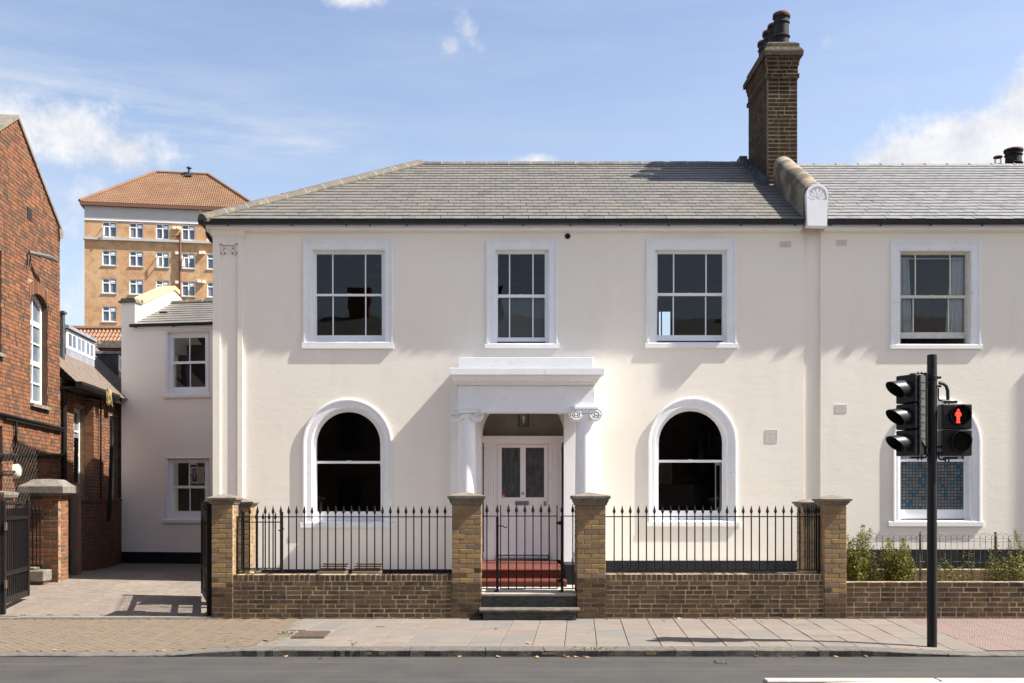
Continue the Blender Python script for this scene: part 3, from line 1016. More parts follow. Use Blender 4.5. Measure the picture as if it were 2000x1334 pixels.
def sash_window(parent, px, D, arch=False, panes=3, mat='white', frost=None, sill_proj=.035):
    """builds the window into the house: window (surround) > sill, sash, pane; returns the hole loop"""
    A, B = opening(px, D, arch)
    mb = MB()
    mb.strip([[(p[0], D + y, p[1]) for p in lerp_loop(A, B, f)] for f, y in PROFILE])
    win = mb.build('window', M['stone_white'], parent, smooth=True)
    # box frame behind the reveal
    yb = D + .085
    g = px['glass']          # (left, right, top, bottom) of the whole glazed area
    Dg = yb + .03
    gx0, gx1, gz0, gz1 = X(g[0], Dg), X(g[1], Dg), Z(g[3], Dg), Z(g[2], Dg)
    mz0, mz1 = Z(px['meet'][1], Dg), Z(px['meet'][0], Dg)
    bx0, bx1 = B[0][0], B[-1][0]
    bz0 = B[0][1]
    mb = MB()
    if arch:
        r = (gx1 - gx0) / 2
        C = arch_loop(gx0 - .012, gx1 + .012, bz0 + .0, gz1 - r)
        B2 = arch_loop(bx0 - .02, bx1 + .02, bz0, Z(px['inner'][2] + (px['inner'][1] - px['inner'][0]) / 2, D))
        mb.strip([[(p[0], yb, p[1]) for p in B2], [(p[0], yb, p[1]) for p in C], [(p[0], yb + .09, p[1]) for p in C]])
    else:
        bz1 = B[1][1]
        frame_bars(mb, bx0 - .02, bx1 + .02, bz0 - .02, bz1 + .02, yb, yb + .10, gx0 - bx0 + .008, bx1 - gx1 + .008, .05, bz1 - gz1 + .008)
    mb.build('box_frame', M[mat], win, smooth=arch)
    zbot = Z(px['rail'], Dg)
    # upper sash (outer) and lower sash (inner)
    st = .012
    up = MB()
    lo = MB()
    y0, y1 = yb + .022, yb + .05
    y2, y3 = yb + .058, yb + .086
    off = px.get('lower_shift', 0.0)
    if arch:
        r = (gx1 - gx0) / 2
        O = arch_loop(gx0 - .010, gx1 + .010, mz0, gz1 - r)
        I = arch_loop(gx0 + .0, gx1 - .0, mz0, gz1 - r)
        up.strip([[(p[0], y1, p[1]) for p in O], [(p[0], y0, p[1]) for p in O], [(p[0], y0, p[1]) for p in I], [(p[0], y1, p[1]) for p in I]])
        up.box(gx0, gx1, y0, y1, mz0, mz1)
    else:
        frame_bars(up, gx0 - st, gx1 + st, mz0, gz1 + st, y0, y1, st, st, mz1 - mz0, st)
    frame_bars(lo, gx0 - st, gx1 + st, zbot, mz0 + .03, y2, y3, st, st, gz0 - zbot, .03)
    for b in px.get('bars', ()):
        xx = X(b, Dg)
        w = .011
        up.box(xx - w, xx + w, y0 + .003, y1 - .003, mz1, gz1)
    for b in px.get('bars_low', px.get('bars', ())):
        xx = X(b, Dg)
        lo.box(xx - .011, xx + .011, y2 + .003, y3 - .003, gz0, mz0)
    # sash horns and catch
    for xx in (gx0 - st, gx1 + st - .02):
        up.prism([(xx, mz0), (xx + .02, mz0), (xx + .014, mz0 - .05), (xx + .006, mz0 - .05)], 'y', y0 + .002, y1)
    lo.box((gx0 + gx1) / 2 - .04, (gx0 + gx1) / 2 + .04, y1 + .001, y2 + .012, mz1 + .001, mz1 + .014)
    up.build('upper_sash', M[mat], win, smooth=arch)
    lo.build('lower_sash', M[mat], win)
    # panes
    edges = [gx0] + [X(b, Dg) for b in px.get('bars', ())] + [gx1]
    for a, b in zip(edges, edges[1:]):
        p = MB()
        if arch:
            r = (gx1 - gx0) / 2
            p.poly([(q[0], y0 + .014, q[1]) for q in arch_loop(gx0, gx1, mz1, gz1 - r)])
        else:
            p.quad((a, y0 + .014, mz1), (b, y0 + .014, mz1), (b, y0 + .014, gz1), (a, y0 + .014, gz1))
        p.build('pane', M['glass'], win, fix=False)
    edges = [gx0] + [X(b, Dg) for b in px.get('bars_low', px.get('bars', ()))] + [gx1]
    for a, b in zip(edges, edges[1:]):
        p = MB()
        p.quad((a, y2 + .014, gz0), (b, y2 + .014, gz0), (b, y2 + .014, mz0), (a, y2 + .014, mz0))
        if frost != 'lower':
            p.build('pane', M['glass'], win, fix=False)
    # sill
    s = px['sill']
    mb = MB()
    mb.prism([(D - sill_proj, Z(s[3], D)), (D - sill_proj, Z(s[2], D) - .012), (D - sill_proj + .012, Z(s[2], D)), (D + .02, Z(s[2], D) + .012), (D + .12, Z(s[2], D) + .02), (D + .12, Z(s[3], D))],
             'x', X(s[0], D), X(s[1], D))
    mb.build('sill', M['stone_white'], win)
    H = lerp_loop(A, B, .55)
    H[0] = (H[0][0], Z(s[2], D) - .01)
    H[-1] = (H[-1][0], Z(s[2], D) - .01)
    return win, H, dict(gx0=gx0, gx1=gx1, gz0=gz0, gz1=gz1, mz0=mz0, mz1=mz1, y=y3)


WIN = {
    'w1': dict(outer=(592, 767, 469.5, 669), inner=(611, 751.5, 488, 669), glass=(618.5, 745.5, 497, 654.5), meet=(574.2, 578.2), rail=666, bars=(650, 714), sill=(590, 768.5, 668, 681)),
    'w2': dict(outer=(949.5, 1089, 468.5, 671.5), inner=(968, 1071.5, 487.5, 671.5), glass=(972.5, 1064, 496.5, 658.8), meet=(575.4, 581), rail=666.6, bars=(995.3, 1041), sill=(946.8, 1092, 671.2, 680.3)),
    'w3': dict(outer=(1262, 1437.7, 468, 670), inner=(1280, 1419.5, 487.8, 670), glass=(1284, 1410.6, 496.4, 654.3), meet=(572.5, 577.8), rail=665, bars=(1315.6, 1379), sill=(1259.6, 1440, 670, 679.8)),
    'a1': dict(outer=(591.6, 765.7, 779.3, 1020), inner=(611, 750.5, 797, 1020), glass=(618.9, 743, 804.8, 999), meet=(900.6, 905.3), rail=1018, sill=(587, 772, 1020, 1030.6)),
    'a2': dict(outer=(1266, 1438.5, 777, 1018), inner=(1281, 1421, 795, 1018), glass=(1286.5, 1410.7, 803, 997.4), meet=(898.3, 903.3), rail=1016, sill=(1263, 1445, 1018, 1028)),
}
WINN = {
    'w4': dict(outer=(1739.3, 1914.8, 471, 673), inner=(1757, 1896, 490, 673), glass=(1759, 1885, 498, 648.6), meet=(577, 582.4), rail=660.5, bars=(1787.6, 1855.5), bars_low=(1785, 1853.8), sill=(1738, 1917, 672.8, 681.4)),
    'a3': dict(outer=(1744, 1914.8, 777, 1018), inner=(1755, 1897, 795, 1018), glass=(1758.5, 1883.7, 803, 995), meet=(896.8, 901.7), rail=1013, sill=(1735, 1919.6, 1018, 1027.8)),
}
holes = []
INFO = {}
for k, px in WIN.items():
    w, H, inf = sash_window(house, px, DW, arch=k[0] == 'a')
    INFO[k] = (w, inf)
    holes.append(H)
# entrance opening
EX0, EX1 = X(941, DW), X(1103, DW)
ent = [(EX0, GZ + .02), (EX0, Z(770, DW)), (EX1, Z(770, DW)), (EX1, GZ + .02)]
holes.append(ent)
WTOP = SOFFIT + .10
outer = [(HX0, GZ - .35), (HX0, WTOP), (GR0, WTOP), (GR0, GZ - .35)]
mb = MB()
mb.holed(outer, holes, DW)
# left flank with the corner, the recessed strip and its sides
mb.quad((HX0, DW, GZ - .35), (HX0, DW, WTOP), (HX0, DW + 7.5, WTOP), (HX0, DW + 7.5, GZ - .35))
ry = DW + .045
mb.quad((GR0, DW, GZ - .35), (GR0, DW, WTOP), (GR0, ry, WTOP), (GR0, ry, GZ - .35))
mb.quad((GR0, ry, GZ - .35), (GR0, ry, WTOP), (GR1, ry, WTOP), (GR1, ry, GZ - .35))
DEN = DW + .28      # plane of the door
mb.quad((EX0, DW, GZ), (EX0, DW, ent[1][1]), (EX0, DEN, ent[1][1]), (EX0, DEN, GZ))
mb.quad((EX1, DW, GZ), (EX1, DW, ent[1][1]), (EX1, DEN, ent[1][1]), (EX1, DEN, GZ))
mb.quad((EX0, DW, ent[1][1]), (EX1, DW, ent[1][1]), (EX1, DEN, ent[1][1]), (EX0, DEN, ent[1][1]))
mb.build('wall', M['stucco'], house, fix=False)
# back wall with one bright window far inside, floors, party wall
BD = DW + 7.0
mb = MB()
hx0, hx1 = X(1287, BD), X(1309, BD)
mb.holed([(HX0 + .1, 0), (HX0 + .1, WTOP), (GR1, WTOP), (GR1, 0)], [[(hx0, Z(655, BD)), (hx0, Z(609, BD)), (hx1, Z(609, BD)), (hx1, Z(655, BD))]], BD)
mb.quad((HX0 + .12, DW + .3, 0), (HX0 + .12, DW + .3, WTOP), (HX0 + .12, BD, WTOP), (HX0 + .12, BD, 0))
mb.quad((GR1 - .12, DW + .3, 0), (GR1 - .12, DW + .3, WTOP), (GR1 - .12, BD, WTOP), (GR1 - .12, BD, 0))
fz = Z(735, DW)
mb.box(HX0 + .13, GR1 - .13, DW + .3, BD - .01, fz - .15, fz)
mb.box(HX0 + .13, GR1 - .13, DW + .3, BD - .01, WTOP - .08, WTOP)
mb.box(HX0 + .13, GR1 - .13, DW + .62, BD - .01, GZ + .1, GZ + .3)
for q in (X(860, DW), X(1180, DW)):
    mb.box(q - .05, q + .05, DW + .62, BD - .02, GZ + .31, fz - .16)
    mb.box(q - .05, q + .05, DW + .3, BD - .02, fz + .01, WTOP - .09)
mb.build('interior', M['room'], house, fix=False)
mb = MB()
mb.box(hx0 + (hx1 - hx0) * .22 - .012, hx0 + (hx1 - hx0) * .22 + .012, BD - .03, BD + .03, Z(655, BD), Z(609, BD))
mb.build('back_window_bar', M['hole'], house)
# blind in the middle window; dark furniture shapes behind the right arched window
w, f = INFO['w2']
mb = MB()
mb.quad((f['gx0'] - .03, f['y'] + .06, f['gz0'] - .03), (f['gx1'] + .03, f['y'] + .06, f['gz0'] - .03), (f['gx1'] + .03, f['y'] + .06, f['mz0'] + .02), (f['gx0'] - .03, f['y'] + .06, f['mz0'] + .02))
mb.build('blind', M['blind'], w, fix=False)
w, f = INFO['a2']
mb = MB()
frame_bars(mb, f['gx1'] - .115, f['gx1'] - .005, f['gz0'], f['mz0'], f['y'] + .03, f['y'] + .06, .02, .02, .05, .05)
mb.build('shutter', M['white'], w)
mb = MB()
bx = X(1286, DW + 3.2)
mb.box(X(1270, DW + 3.3), X(1313, DW + 3.3), DW + 3.3, DW + 3.35, GZ + .3, Z(904, DW + 3.3))
frame_bars(mb, X(1290, DW + 3.3), X(1308, DW + 3.3), Z(950, DW + 3.3), Z(911, DW + 3.3), DW + 3.27, DW + 3.299, .03, .03, .03, .03)
mb.build('inner_door', M['cream'], house)
mb = MB()
mb.box(X(1280, DW + 1.2), X(1382, DW + 1.2), DW + 1.2, DW + 1.26, Z(1000, DW + 1.2), Z(945, DW + 1.2))
mb.build('screen', M['lens_dark'], house, bevel=.01)

# neighbouring house wall, with a bay stepping forward outside the picture on the right
holes = []
for k, px in WINN.items():
    w, H, inf = sash_window(nhouse, px, DW, arch=k[0] == 'a', mat='oldwhite' if k == 'w4' else 'white', frost='lower' if k == 'a3' else None)
    INFO[k] = (w, inf)
    holes.append(H)
NX1 = X(1921, DW) + 9.0 * .36
mb = MB()
mb.holed([(GR1, GZ - .35), (GR1, WTOP), (NX1, WTOP), (NX1, GZ - .35)], holes, DW)
mb.quad((GR1, DW, GZ - .35), (GR1, DW, WTOP), (GR1, ry, WTOP), (GR1, ry, GZ - .35))
mb.box(NX1, NX1 + 5, DW - .36, DW + 6, GZ - .35, WTOP)
mb.build('wall', M['stucco'], nhouse, fix=False)
mb = MB()
mb.quad((GR1 + .1, BD, 0), (GR1 + .1, BD, WTOP), (NX1, BD, WTOP), (NX1, BD, 0))
mb.quad((GR1 + .1, DW + .3, 0), (GR1 + .1, DW + .3, WTOP), (GR1 + .1, BD, WTOP), (GR1 + .1, BD, 0))
mb.box(GR1 + .11, NX1 - .01, DW + .3, BD - .01, fz - .15, fz)
mb.box(GR1 + .11, NX1 - .01, DW + .3, BD - .01, WTOP - .08, WTOP)
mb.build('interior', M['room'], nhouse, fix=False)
# curtains, rail, inside wall with a picture
w, f = INFO['w4']


def curtain(parent, x0, x1, x0b, x1b, z0, z1, y, n=26, amp=.025):
    mb = MB()
    L = [[], []]
    for i in range(n + 1):
        u = i / n
        yy = y + amp * math.sin(i * 1.9) + amp * .5 * math.sin(i * .7 + 1)
        L[0].append((x0 + (x1 - x0) * u, yy, z1))
        L[1].append((x0b + (x1b - x0b) * u, yy * 1.0 + amp * .4 * math.sin(i * 1.1), z0))
    mid = [tuple((a + b) / 2 for a, b in zip(p, q)) for p, q in zip(L[0], L[1])]
    mb.strip([L[0], mid, L[1]])
    return mb.build('curtain', M['curtain'], parent, smooth=True)


Dc = f['y'] + .045
curtain(w, X(1755, Dc), X(1774, Dc), X(1755, Dc), X(1781, Dc), f['gz0'] - .05, Z(503, Dc), Dc)
curtain(w, X(1858, Dc), X(1890, Dc), X(1846, Dc), X(1890, Dc), f['gz0'] - .05, Z(503, Dc), Dc)
mb = MB()
mb.tube([(X(1750, Dc), Dc - .03, Z(506, Dc)), (X(1895, Dc), Dc - .03, Z(506, Dc))], .012)
mb.build('curtain_rail', M['white'], w)
mb = MB()
mb.box(X(1790, DW + 3), X(1818, DW + 3), DW + 3, DW + 3.04, Z(625, DW + 3), Z(588, DW + 3))
mb.build('picture', M['curtain'], w)
# lower sash of the arched window: little coloured panes in a lead grid; a pale curtain above
w, f = INFO['a3']
cols, rows_ = 20, 15
cw, chh = (f['gx1'] - f['gx0']) / cols, (f['mz0'] - f['gz0']) / rows_
pm = MB()
pm.box(-.5, .5, -.5, .5, -.5, .5)
pmesh = pm.mesh('coloured_pane', M['mosaic'], origin=(0, 0, 0))
for i in range(cols):
    for j in range(rows_):
        link('coloured_pane', pmesh, (f['gx0'] + (i + .5) * cw, f['y'] - .012, f['gz0'] + (j + .5) * chh), w, 0, (cw * .74, .006, chh * .74))
mb = MB()
mb.box(f['gx0'], f['gx1'], f['y'] - .011, f['y'] - .004, f['gz0'], f['mz0'])
mb.build('lead_grid', M['mosaicframe'], w)
curtain(w, f['gx0'] - .02, f['gx1'] + .02, f['gx0'] - .02, f['gx1'] + .02, f['mz0'], f['gz1'], f['y'] + .08, 60, .018)

# black plinths
mb = MB()
mb.box(HX0 - .012, EX0 - .18, DW - .014, DW - .001, GZ, Z(1112.5, DW))
mb.box(EX1 + .32, GR0 - .001, DW - .014, DW - .001, GZ, Z(1095, DW))
mb.build('plinth', M['plinth'], house)
mb = MB()
mb.box(GR1 + .002, NX1, DW - .014, DW - .001, .4, Z(1073, DW))
mb.build('plinth', M['plinth'], nhouse)
mb = MB()
mb.box(GR0 + .002, GR1 - .002, DW + .02, ry - .001, .4, Z(1085, DW))
mb.build('plinth', M['plinth'], house)

# corner pilaster with a sunk panel and two key ornaments
mb = MB()
px0, px1 = X(418, DW) - .012, X(475, DW)
zb = Z(1128, DW)
pr = .045
yf = DW - pr
a0, a1 = X(431, DW), X(465, DW)
zt = Z(449, DW)
ztp = Z(477, DW)
mb.box(px0, a0, yf, DW + .03, zb, zt)
mb.box(a1, px1, yf, DW - .001, zb, zt)
mb.box(a0, a1, yf, DW - .001, ztp, zt)
mb.box(a0, a1, yf + .026, DW - .001, zb, ztp)
for i, (za, zc, o) in enumerate(((449, 454, .05), (454, 458.5, .034), (458.5, 462, .02), (466, 468, .006))):
    mb.box(px0 - o, px1 + o, yf - o, DW - .001 + .0005 * i, Z(zc, DW), Z(za, DW))
for sgn, c in ((-1, 440.2), (1, 456.5)):
    w_ = .012
    def kx(v):
        return X(c + sgn * -v, DW)
    segs = [((-6.5, 478.5), (6.5, 478.5)), ((-6.5, 478.5), (-6.5, 497)), ((-6.5, 495.5), (0.5, 495.5)), ((0.5, 495.5), (.5, 486)), ((.5, 486.5), (3.0, 486.5))]
    for (p, q_) in segs:
        xa, xb = sorted((kx(p[0]), kx(q_[0])))
        za, zc = sorted((Z(p[1], DW), Z(q_[1], DW)))
        mb.box(xa - w_, xb + w_, yf - .012, yf + .002, za - w_, zc + w_)
mb.build('corner_pilaster', M['stucco'], house)

# eaves: fascia, soffit, gutter, brackets
GUT = [(0, 0), (-.015, -.058), (-.05, -.083), (-.085, -.083), (-.112, -.06), (-.118, -.02), (-.118, 0), (-.110, 0), (-.105, -.05), (-.08, -.072), (-.05, -.072), (-.02, -.05), (-.01, 0)]


def eaves(parent, x0, x1, brackets, lefthip=False):
    mb = MB()
    yfas = DGF + .118
    ztop = EAVE_Z + .0
    mb.box(x0, x1, yfas, yfas + .02, Z(447, yfas), ztop - .005)
    mb.box(x0, x1, yfas + .021, DW + .02, Z(447, yfas) + .004, Z(447, yfas) + .02)
    mb.prism([(DW - .055, Z(447, yfas) + .0035), (DW - .045, Z(449.5, yfas)), (DW - .012, Z(452.5, DW)), (DW - .001, Z(452.5, DW)), (DW - .001, Z(447, yfas) + .0035)], 'x', x0 if not lefthip else X(478, DW), x1)
    mb.build('fascia', M['white'], parent)
    mb = MB()
    zg = Z(428.5, DGF)
    mb.prism([(yfas + p[0], zg + p[1]) for p in GUT], 'x', x0 - (.11 if lefthip else 0), x1)
    if lefthip:
        mb.prism([(x0 + p[0], zg + p[1]) for p in GUT], 'y', yfas - .11, DW + 7.0)
    for b in brackets:
        xb = X(b, DGF)
        mb.prism([(yfas - .004, zg - .095), (yfas - .07, zg - .088), (yfas - .12, zg - .05), (yfas - .122, zg + .004), (yfas - .119, zg + .004), (yfas - .10, zg - .07), (yfas, zg - .08)], 'x', xb - .013, xb + .013)
    return mb.build('gutter', M['gutter'], parent)


CX0, CX1 = X(1572, DW - .3), X(1617, DW - .3)   # party wall coping
eaves(house, xl + .06, CX0 + .0, (443, 568, 675, 721, 794, 908, 1022, 1115, 1213, 1308, 1450, 1556), True)
eaves(nhouse, CX1 + .0, 17, (1625, 1724, 1822, 1923, 2020))
mb = MB()
mb.box(xl + .06, xl + .08, DGF + .16, DW + 7.0, Z(447, DGF), EAVE_Z - .01)
mb.box(xl + .081, HX0 + .02, DGF + .16, DW + 7.0, Z(447, DGF) + .004, Z(447, DGF) + .02)
mb.build('side_fascia', M['white'], house)
# swan neck downpipe at the left corner and the wire hook above the gutter
mb = MB()
d = DW + .25
mb.tube([P(405, 446, d), P(405, 455, d), P(407, 462, d), P(413, 470, d), P(420, 476, d), P(421, 484, d), P(421, 560, d)], .04, 10)
mb.build('downpipe', M['gutter'], house, smooth=True)
mb = MB()
mb.tube([P(391.5, 428, DGF), P(391.8, 418, DGF), P(391, 412, DGF), P(388.5, 410, DGF), P(386, 411.5, DGF), P(386.5, 414, DGF)], .006, 6)
mb.build('gutter_hook', M['wire'], house)

# vents
def air_brick(parent, x0, x1, y0, y1, nx, ny):
    mb = MB()
    a, b, c, e = X(x0, DW), X(x1, DW), Z(y1, DW), Z(y0, DW)
    mb.box(a - .008, b + .008, DW - .006, DW - .001, c - .012, e + .012)
    v = mb.build('air_brick', M['cream'], parent)
    mb = MB()
    for i in range(nx):
        for j in range(ny):
            xa = a + (i + .3) * (b - a) / nx
            za = c + (j + .3) * (e - c) / ny
            mb.box(xa, xa + .42 * (b - a) / nx, DW - .0068, DW - .0062, za, za + .42 * (e - c) / ny)
    mb.build('hole_grid', M['hole'], v)


air_brick(house, 1523.5, 1544.5, 472, 483, 9, 5)
air_brick(house, 1496.5, 1518, 840, 862.5, 9, 9)
air_brick(nhouse, 1633, 1653, 469, 480, 9, 5)
air_brick(nhouse, 1633, 1653.5, 791, 804, 9, 5)
mb = MB()
c = P(1108.5, 461.5, DW)
mb.lathe([(.0, .0), (.052, .0), (.056, -.012), (.066, -.012), (.068, 0)], (c.x, DW - .002, c.z), 20, 'y')
v = mb.build('flue_outlet', M['cream'], house)
mb = MB()
mb.lathe([(.0, -.006), (.052, -.006)], (c.x, DW - .002, c.z), 20, 'y')
mb.build('flue_hole', M['hole'], v)

# ------------------------------------------------------------------ roofs with separate slates
TH = math.atan(SLOPE)


def roof_pt(x, t):
    """point on the front slope, t = plan distance from the eaves"""
    return Vector((x, DGF + t, EAVE_Z + t * SLOPE))


SL = {}


def slate_mesh(k, w, ln, mat):
    key = (k, round(w, 3), round(ln, 3), mat)
    if key not in SL:
        rs = random.Random(k * 7 + 1)
        mb = MB()
        tk = .008
        j = [rs.uniform(-.004, .004) for _ in range(4)]
        b = [(-w / 2, j[0]), (w / 2, j[1]), (w / 2, ln), (-w / 2, ln)]
        lo = [mb.vert((p[0], p[1], .012 if i < 2 else .0)) for i, p in enumerate(b)]
        hi = [mb.vert((p[0], p[1], .012 + tk if i < 2 else tk * .4)) for i, p in enumerate(b)]
        mb.face(hi)
        for i in range(4):
            q = (i + 1) % 4
            mb.face((lo[i], lo[q], hi[q], hi[i]))
        SL[key] = mb.mesh('slate', M[mat], origin=(0, 0, 0), fix=True)
    return SL[key]


def slate_roof(roof, x0, x1, tmax, courses, width, mat, limit, seed, hip=None, slope=None, base=None, jit=.006):
    """slates laid course by course; first `limit` are objects, the rest one joined part"""
    rs = random.Random(seed)
    gauge = tmax / courses
    th = TH if slope is None else math.atan(slope)
    sl_ = SLOPE if slope is None else slope
    by, bz = (DGF, EAVE_Z) if base is None else base
    ln = gauge / math.cos(th) * 1.3
    count = 0
    rest = MB()
    for c in range(courses):
        t = c * gauge - .02
        xx = x0 - width * (.5 if c % 2 else 0) - rs.uniform(0, .02)
        while xx < x1:
            a, b = xx + .003, xx + width - .003
            xx += width
            lo = x0
            full = a > x0 - .001 and b < x1 + .001
            if hip:
                h0, h1 = hip(t), hip(t + gauge * 1.3)
                if b < h0 + .03:
                    continue
                if a < h1:
                    full = False
            org = Vector((0, by + t, bz + t * sl_))
            dy, dzv = math.cos(th), math.sin(th)
            jx = rs.uniform(-.5, .5) * jit
            js = rs.uniform(-jit, jit)
            if full and count < limit:
                me = slate_mesh(rs.randrange(6), width - .006, ln, mat)
                o = link('slate', me, ((a + b) / 2 + jx, org.y + js * dy, org.z + js * dzv + rs.uniform(0, .003)), roof)
                o.rotation_euler = (th, 0, rs.uniform(-.008, .008))
                count += 1
            else:
                ha, hb = max(a, x0), min(b, x1)
                if hb - ha < .02:
                    continue
                ta, tb = ha, ha
                if hip:
                    ta = max(ha, h0)
                    tb = max(ha, h1)
                    if hb - ta < .02:
                        continue
                    tb = min(tb, hb - .005)
                def pt(x, s, up):
                    return (x, org.y + s * dy - up * dzv, org.z + s * dzv + up * dy)
                q = [(ta, js, .012), (hb, js, .012), (hb, ln, 0), (tb, ln, 0)]
                lo_ = [rest.vert(pt(*p)) for p in q]
                hi_ = [rest.vert(pt(p[0], p[1], p[2] + (.008 if i < 2 else .003))) for i, p in enumerate(q)]
                rest.face(hi_)
                for i in range(4):
                    w2 = (i + 1) % 4
                    rest.face((lo_[i], lo_[w2], hi_[w2], hi_[i]))
    if rest.f:
        o = rest.build('slate', M[mat], roof)
        if count >= limit:
            o['kind'] = 'stuff'
    return count


# deck of the main roof
mb = MB()
q = .03
E = [Vector((xl, DGF, EAVE_Z)), Vector((CX0 + .15, DGF, EAVE_Z)), Vector((CX0 + .15, RD, RIDGE_Z)), Vector((XR0, RD, RIDGE_Z))]
dn = Vector((0, 0, -.012))
mb.poly([p + dn for p in E])
back = Vector((0, RD + HD, EAVE_Z))
mb.poly([Vector((xl, DGF, EAVE_Z)) + dn, Vector((XR0, RD, RIDGE_Z)) + dn, Vector((xl, RD + HD, EAVE_Z)) + dn])
mb.poly([Vector((xl, RD + HD, EAVE_Z)) + dn, Vector((XR0, RD, RIDGE_Z)) + dn, Vector((CX0 + .15, RD, RIDGE_Z)) + dn, Vector((CX0 + .15, RD + HD, EAVE_Z)) + dn])
roof = mb.build('roof', M['deck'], house, fix=False)
slate_roof(roof, xl, CX0 + .06, HD, 20, .232, 'slate', 299, 21, hip=lambda t: xl + t - .05)


def half_round(a, b, r, n=8, tk=.014, lift=0.0):
    """one half-round ridge tile from a to b"""
    mb = MB()
    a, b = Vector(a), Vector(b)
    d = (b - a).normalized()
    u = d.cross(Vector((0, 0, 1))).normalized()
    w = u.cross(d)
    loops = []
    for p, rr in ((a, r), (b, r)):
        loops.append([p + u * (math.cos(math.pi * (k / n * 1.3 - .15)) * rr) + w * (math.sin(math.pi * (k / n * 1.3 - .15)) * rr * .8 + lift) for k in range(n + 1)])
    mb.strip([[tuple(p) for p in lp] for lp in loops])
    mb.poly([tuple(p) for p in loops[0]][::-1])
    mb.poly([tuple(p) for p in loops[1]])
    return mb


n = 12
A_, B_ = Vector((xl + .02, DGF + .02, EAVE_Z - .015)), Vector((XR0, RD, RIDGE_Z - .015))
rs = random.Random(4)
for i in range(n):
    a, b = A_.lerp(B_, i / n), A_.lerp(B_, (i + 1) / n)
    g = (b - a) * .012
    half_round(a + g, b - g + Vector((0, 0, rs.uniform(-.008, .008))), .15).build('hip_tile', M['hip'], roof, smooth=True)
    if i:
        half_round(a - g * 1.6, a + g * 1.6, .153).build('mortar_joint', M['lime'], roof, smooth=True)
xr1 = X(1470, RD)
n = 15
for i in range(n):
    x0_, x1_ = XR0 + (xr1 - XR0) * i / n, XR0 + (xr1 - XR0) * (i + 1) / n
    half_round((x0_ + .006, RD, RIDGE_Z - .04), (x1_ - .006, RD, RIDGE_Z - .04 + rs.uniform(-.006, .006)), .125).build('ridge_tile', M['ridge'], roof, smooth=True)
    half_round((x0_ - .012, RD, RIDGE_Z - .04), (x0_ + .012, RD, RIDGE_Z - .04), .128).build('mortar_joint', M['lime'], roof, smooth=True)
# neighbour roof
mb = MB()
mb.poly([Vector((CX1 - .15, DGF, EAVE_Z)) + dn, Vector((17, DGF, EAVE_Z)) + dn, Vector((17, RD, RIDGE_Z - .02)) + dn, Vector((CX1 - .15, RD, RIDGE_Z - .02)) + dn])
mb.poly([Vector((CX1 - .15, RD, RIDGE_Z - .02)) + dn, Vector((17, RD, RIDGE_Z - .02)) + dn, Vector((17, RD + HD, EAVE_Z)) + dn, Vector((CX1 - .15, RD + HD, EAVE_Z)) + dn])
nroof = mb.build('roof', M['deck'], nhouse, fix=False)
slate_roof(nroof, CX1 - .05, 13.2, HD, 20, .232, 'slate_r', 300, 33, jit=.012)
x = CX1
while x < 13:
    mb = MB()
    y = RD
    z = RIDGE_Z - .02
    mb.prism([(y - .14, z - .055), (y, z + .035), (y + .14, z - .055), (y + .14, z - .075), (y, z + .015), (y - .14, z - .075)], 'x', x + .004, x + .47)
    mb.prism([(y - .15, z - .05), (y, z + .05), (y + .15, z - .05), (y + .14, z - .075), (y, z + .012), (y - .14, z - .075)], 'x', x + .43, x + .476)
    mb.build('ridge_tile', M['ridge_r'], nroof)
    x += .49

# party wall coping with an ornamented front block
DCF = DW - .36
DCB = DCF + 2.15
cw2 = (CX1 - CX0) / 2
cxm = (CX0 + CX1) / 2
zf_, zbk = Z(358, DCF), Z(306, DCB)


def coping_loop(d, ztop, w, zbot, n=12):
    pts = [(cxm - w, d, zbot)]
    for k in range(n + 1):
        a = math.pi - math.pi * k / n
        pts.append((cxm + w * math.cos(a), d, ztop - w + w * math.sin(a)))
    pts.append((cxm + w, d, zbot))
    return pts


mb = MB()
L = []
rs = random.Random(8)
for i in range(9):
    u = i / 8
    d = DCF + .10 + (DCB - DCF - .10) * u
    zt_ = zf_ + (zbk - zf_) * u + .02 + rs.uniform(-.012, .012)
    L.append(coping_loop(d, zt_, cw2 * 1.02 + rs.uniform(-.008, .008), EAVE_Z - .1 + u * 1.0))
mb.strip(L)
mb.poly(L[-1])
cop = mb.build('coping', M['coping'], house, smooth=True)
mb = MB()
def chip(lp, k):
    r2 = random.Random(k)
    out = [(cxm + (p[0] - cxm) * (.88 if i in (0, len(lp) - 1) else 1) + r2.uniform(-.006, .006), p[1], p[2] + r2.uniform(-.006, .006)) for i, p in enumerate(lp)]
    return out


L0 = chip(coping_loop(DCF, zf_, cw2 * .95, Z(441, DCF)), 1)
L1 = chip(coping_loop(DCF + .18, zf_, cw2 * .95, Z(441, DCF)), 2)
I0 = coping_loop(DCF, Z(364, DCF), cw2 * .80, Z(391, DCF))
I1 = [(p[0], DCF + .018, p[2]) for p in I0]
mb.strip([L1, L0])
mb.strip([L0, I0])
mb.strip([I0, I1])
mb.poly(I1)
mb.poly([L0[0], I0[0], I0[-1], L0[-1]])
mb.poly([I0[0], I1[0], I1[-1], I0[-1]])
mb.poly([L1[0], L0[0], L0[-1], L1[-1]])
blk = mb.build('coping_end_block', M['stone_white'], cop)
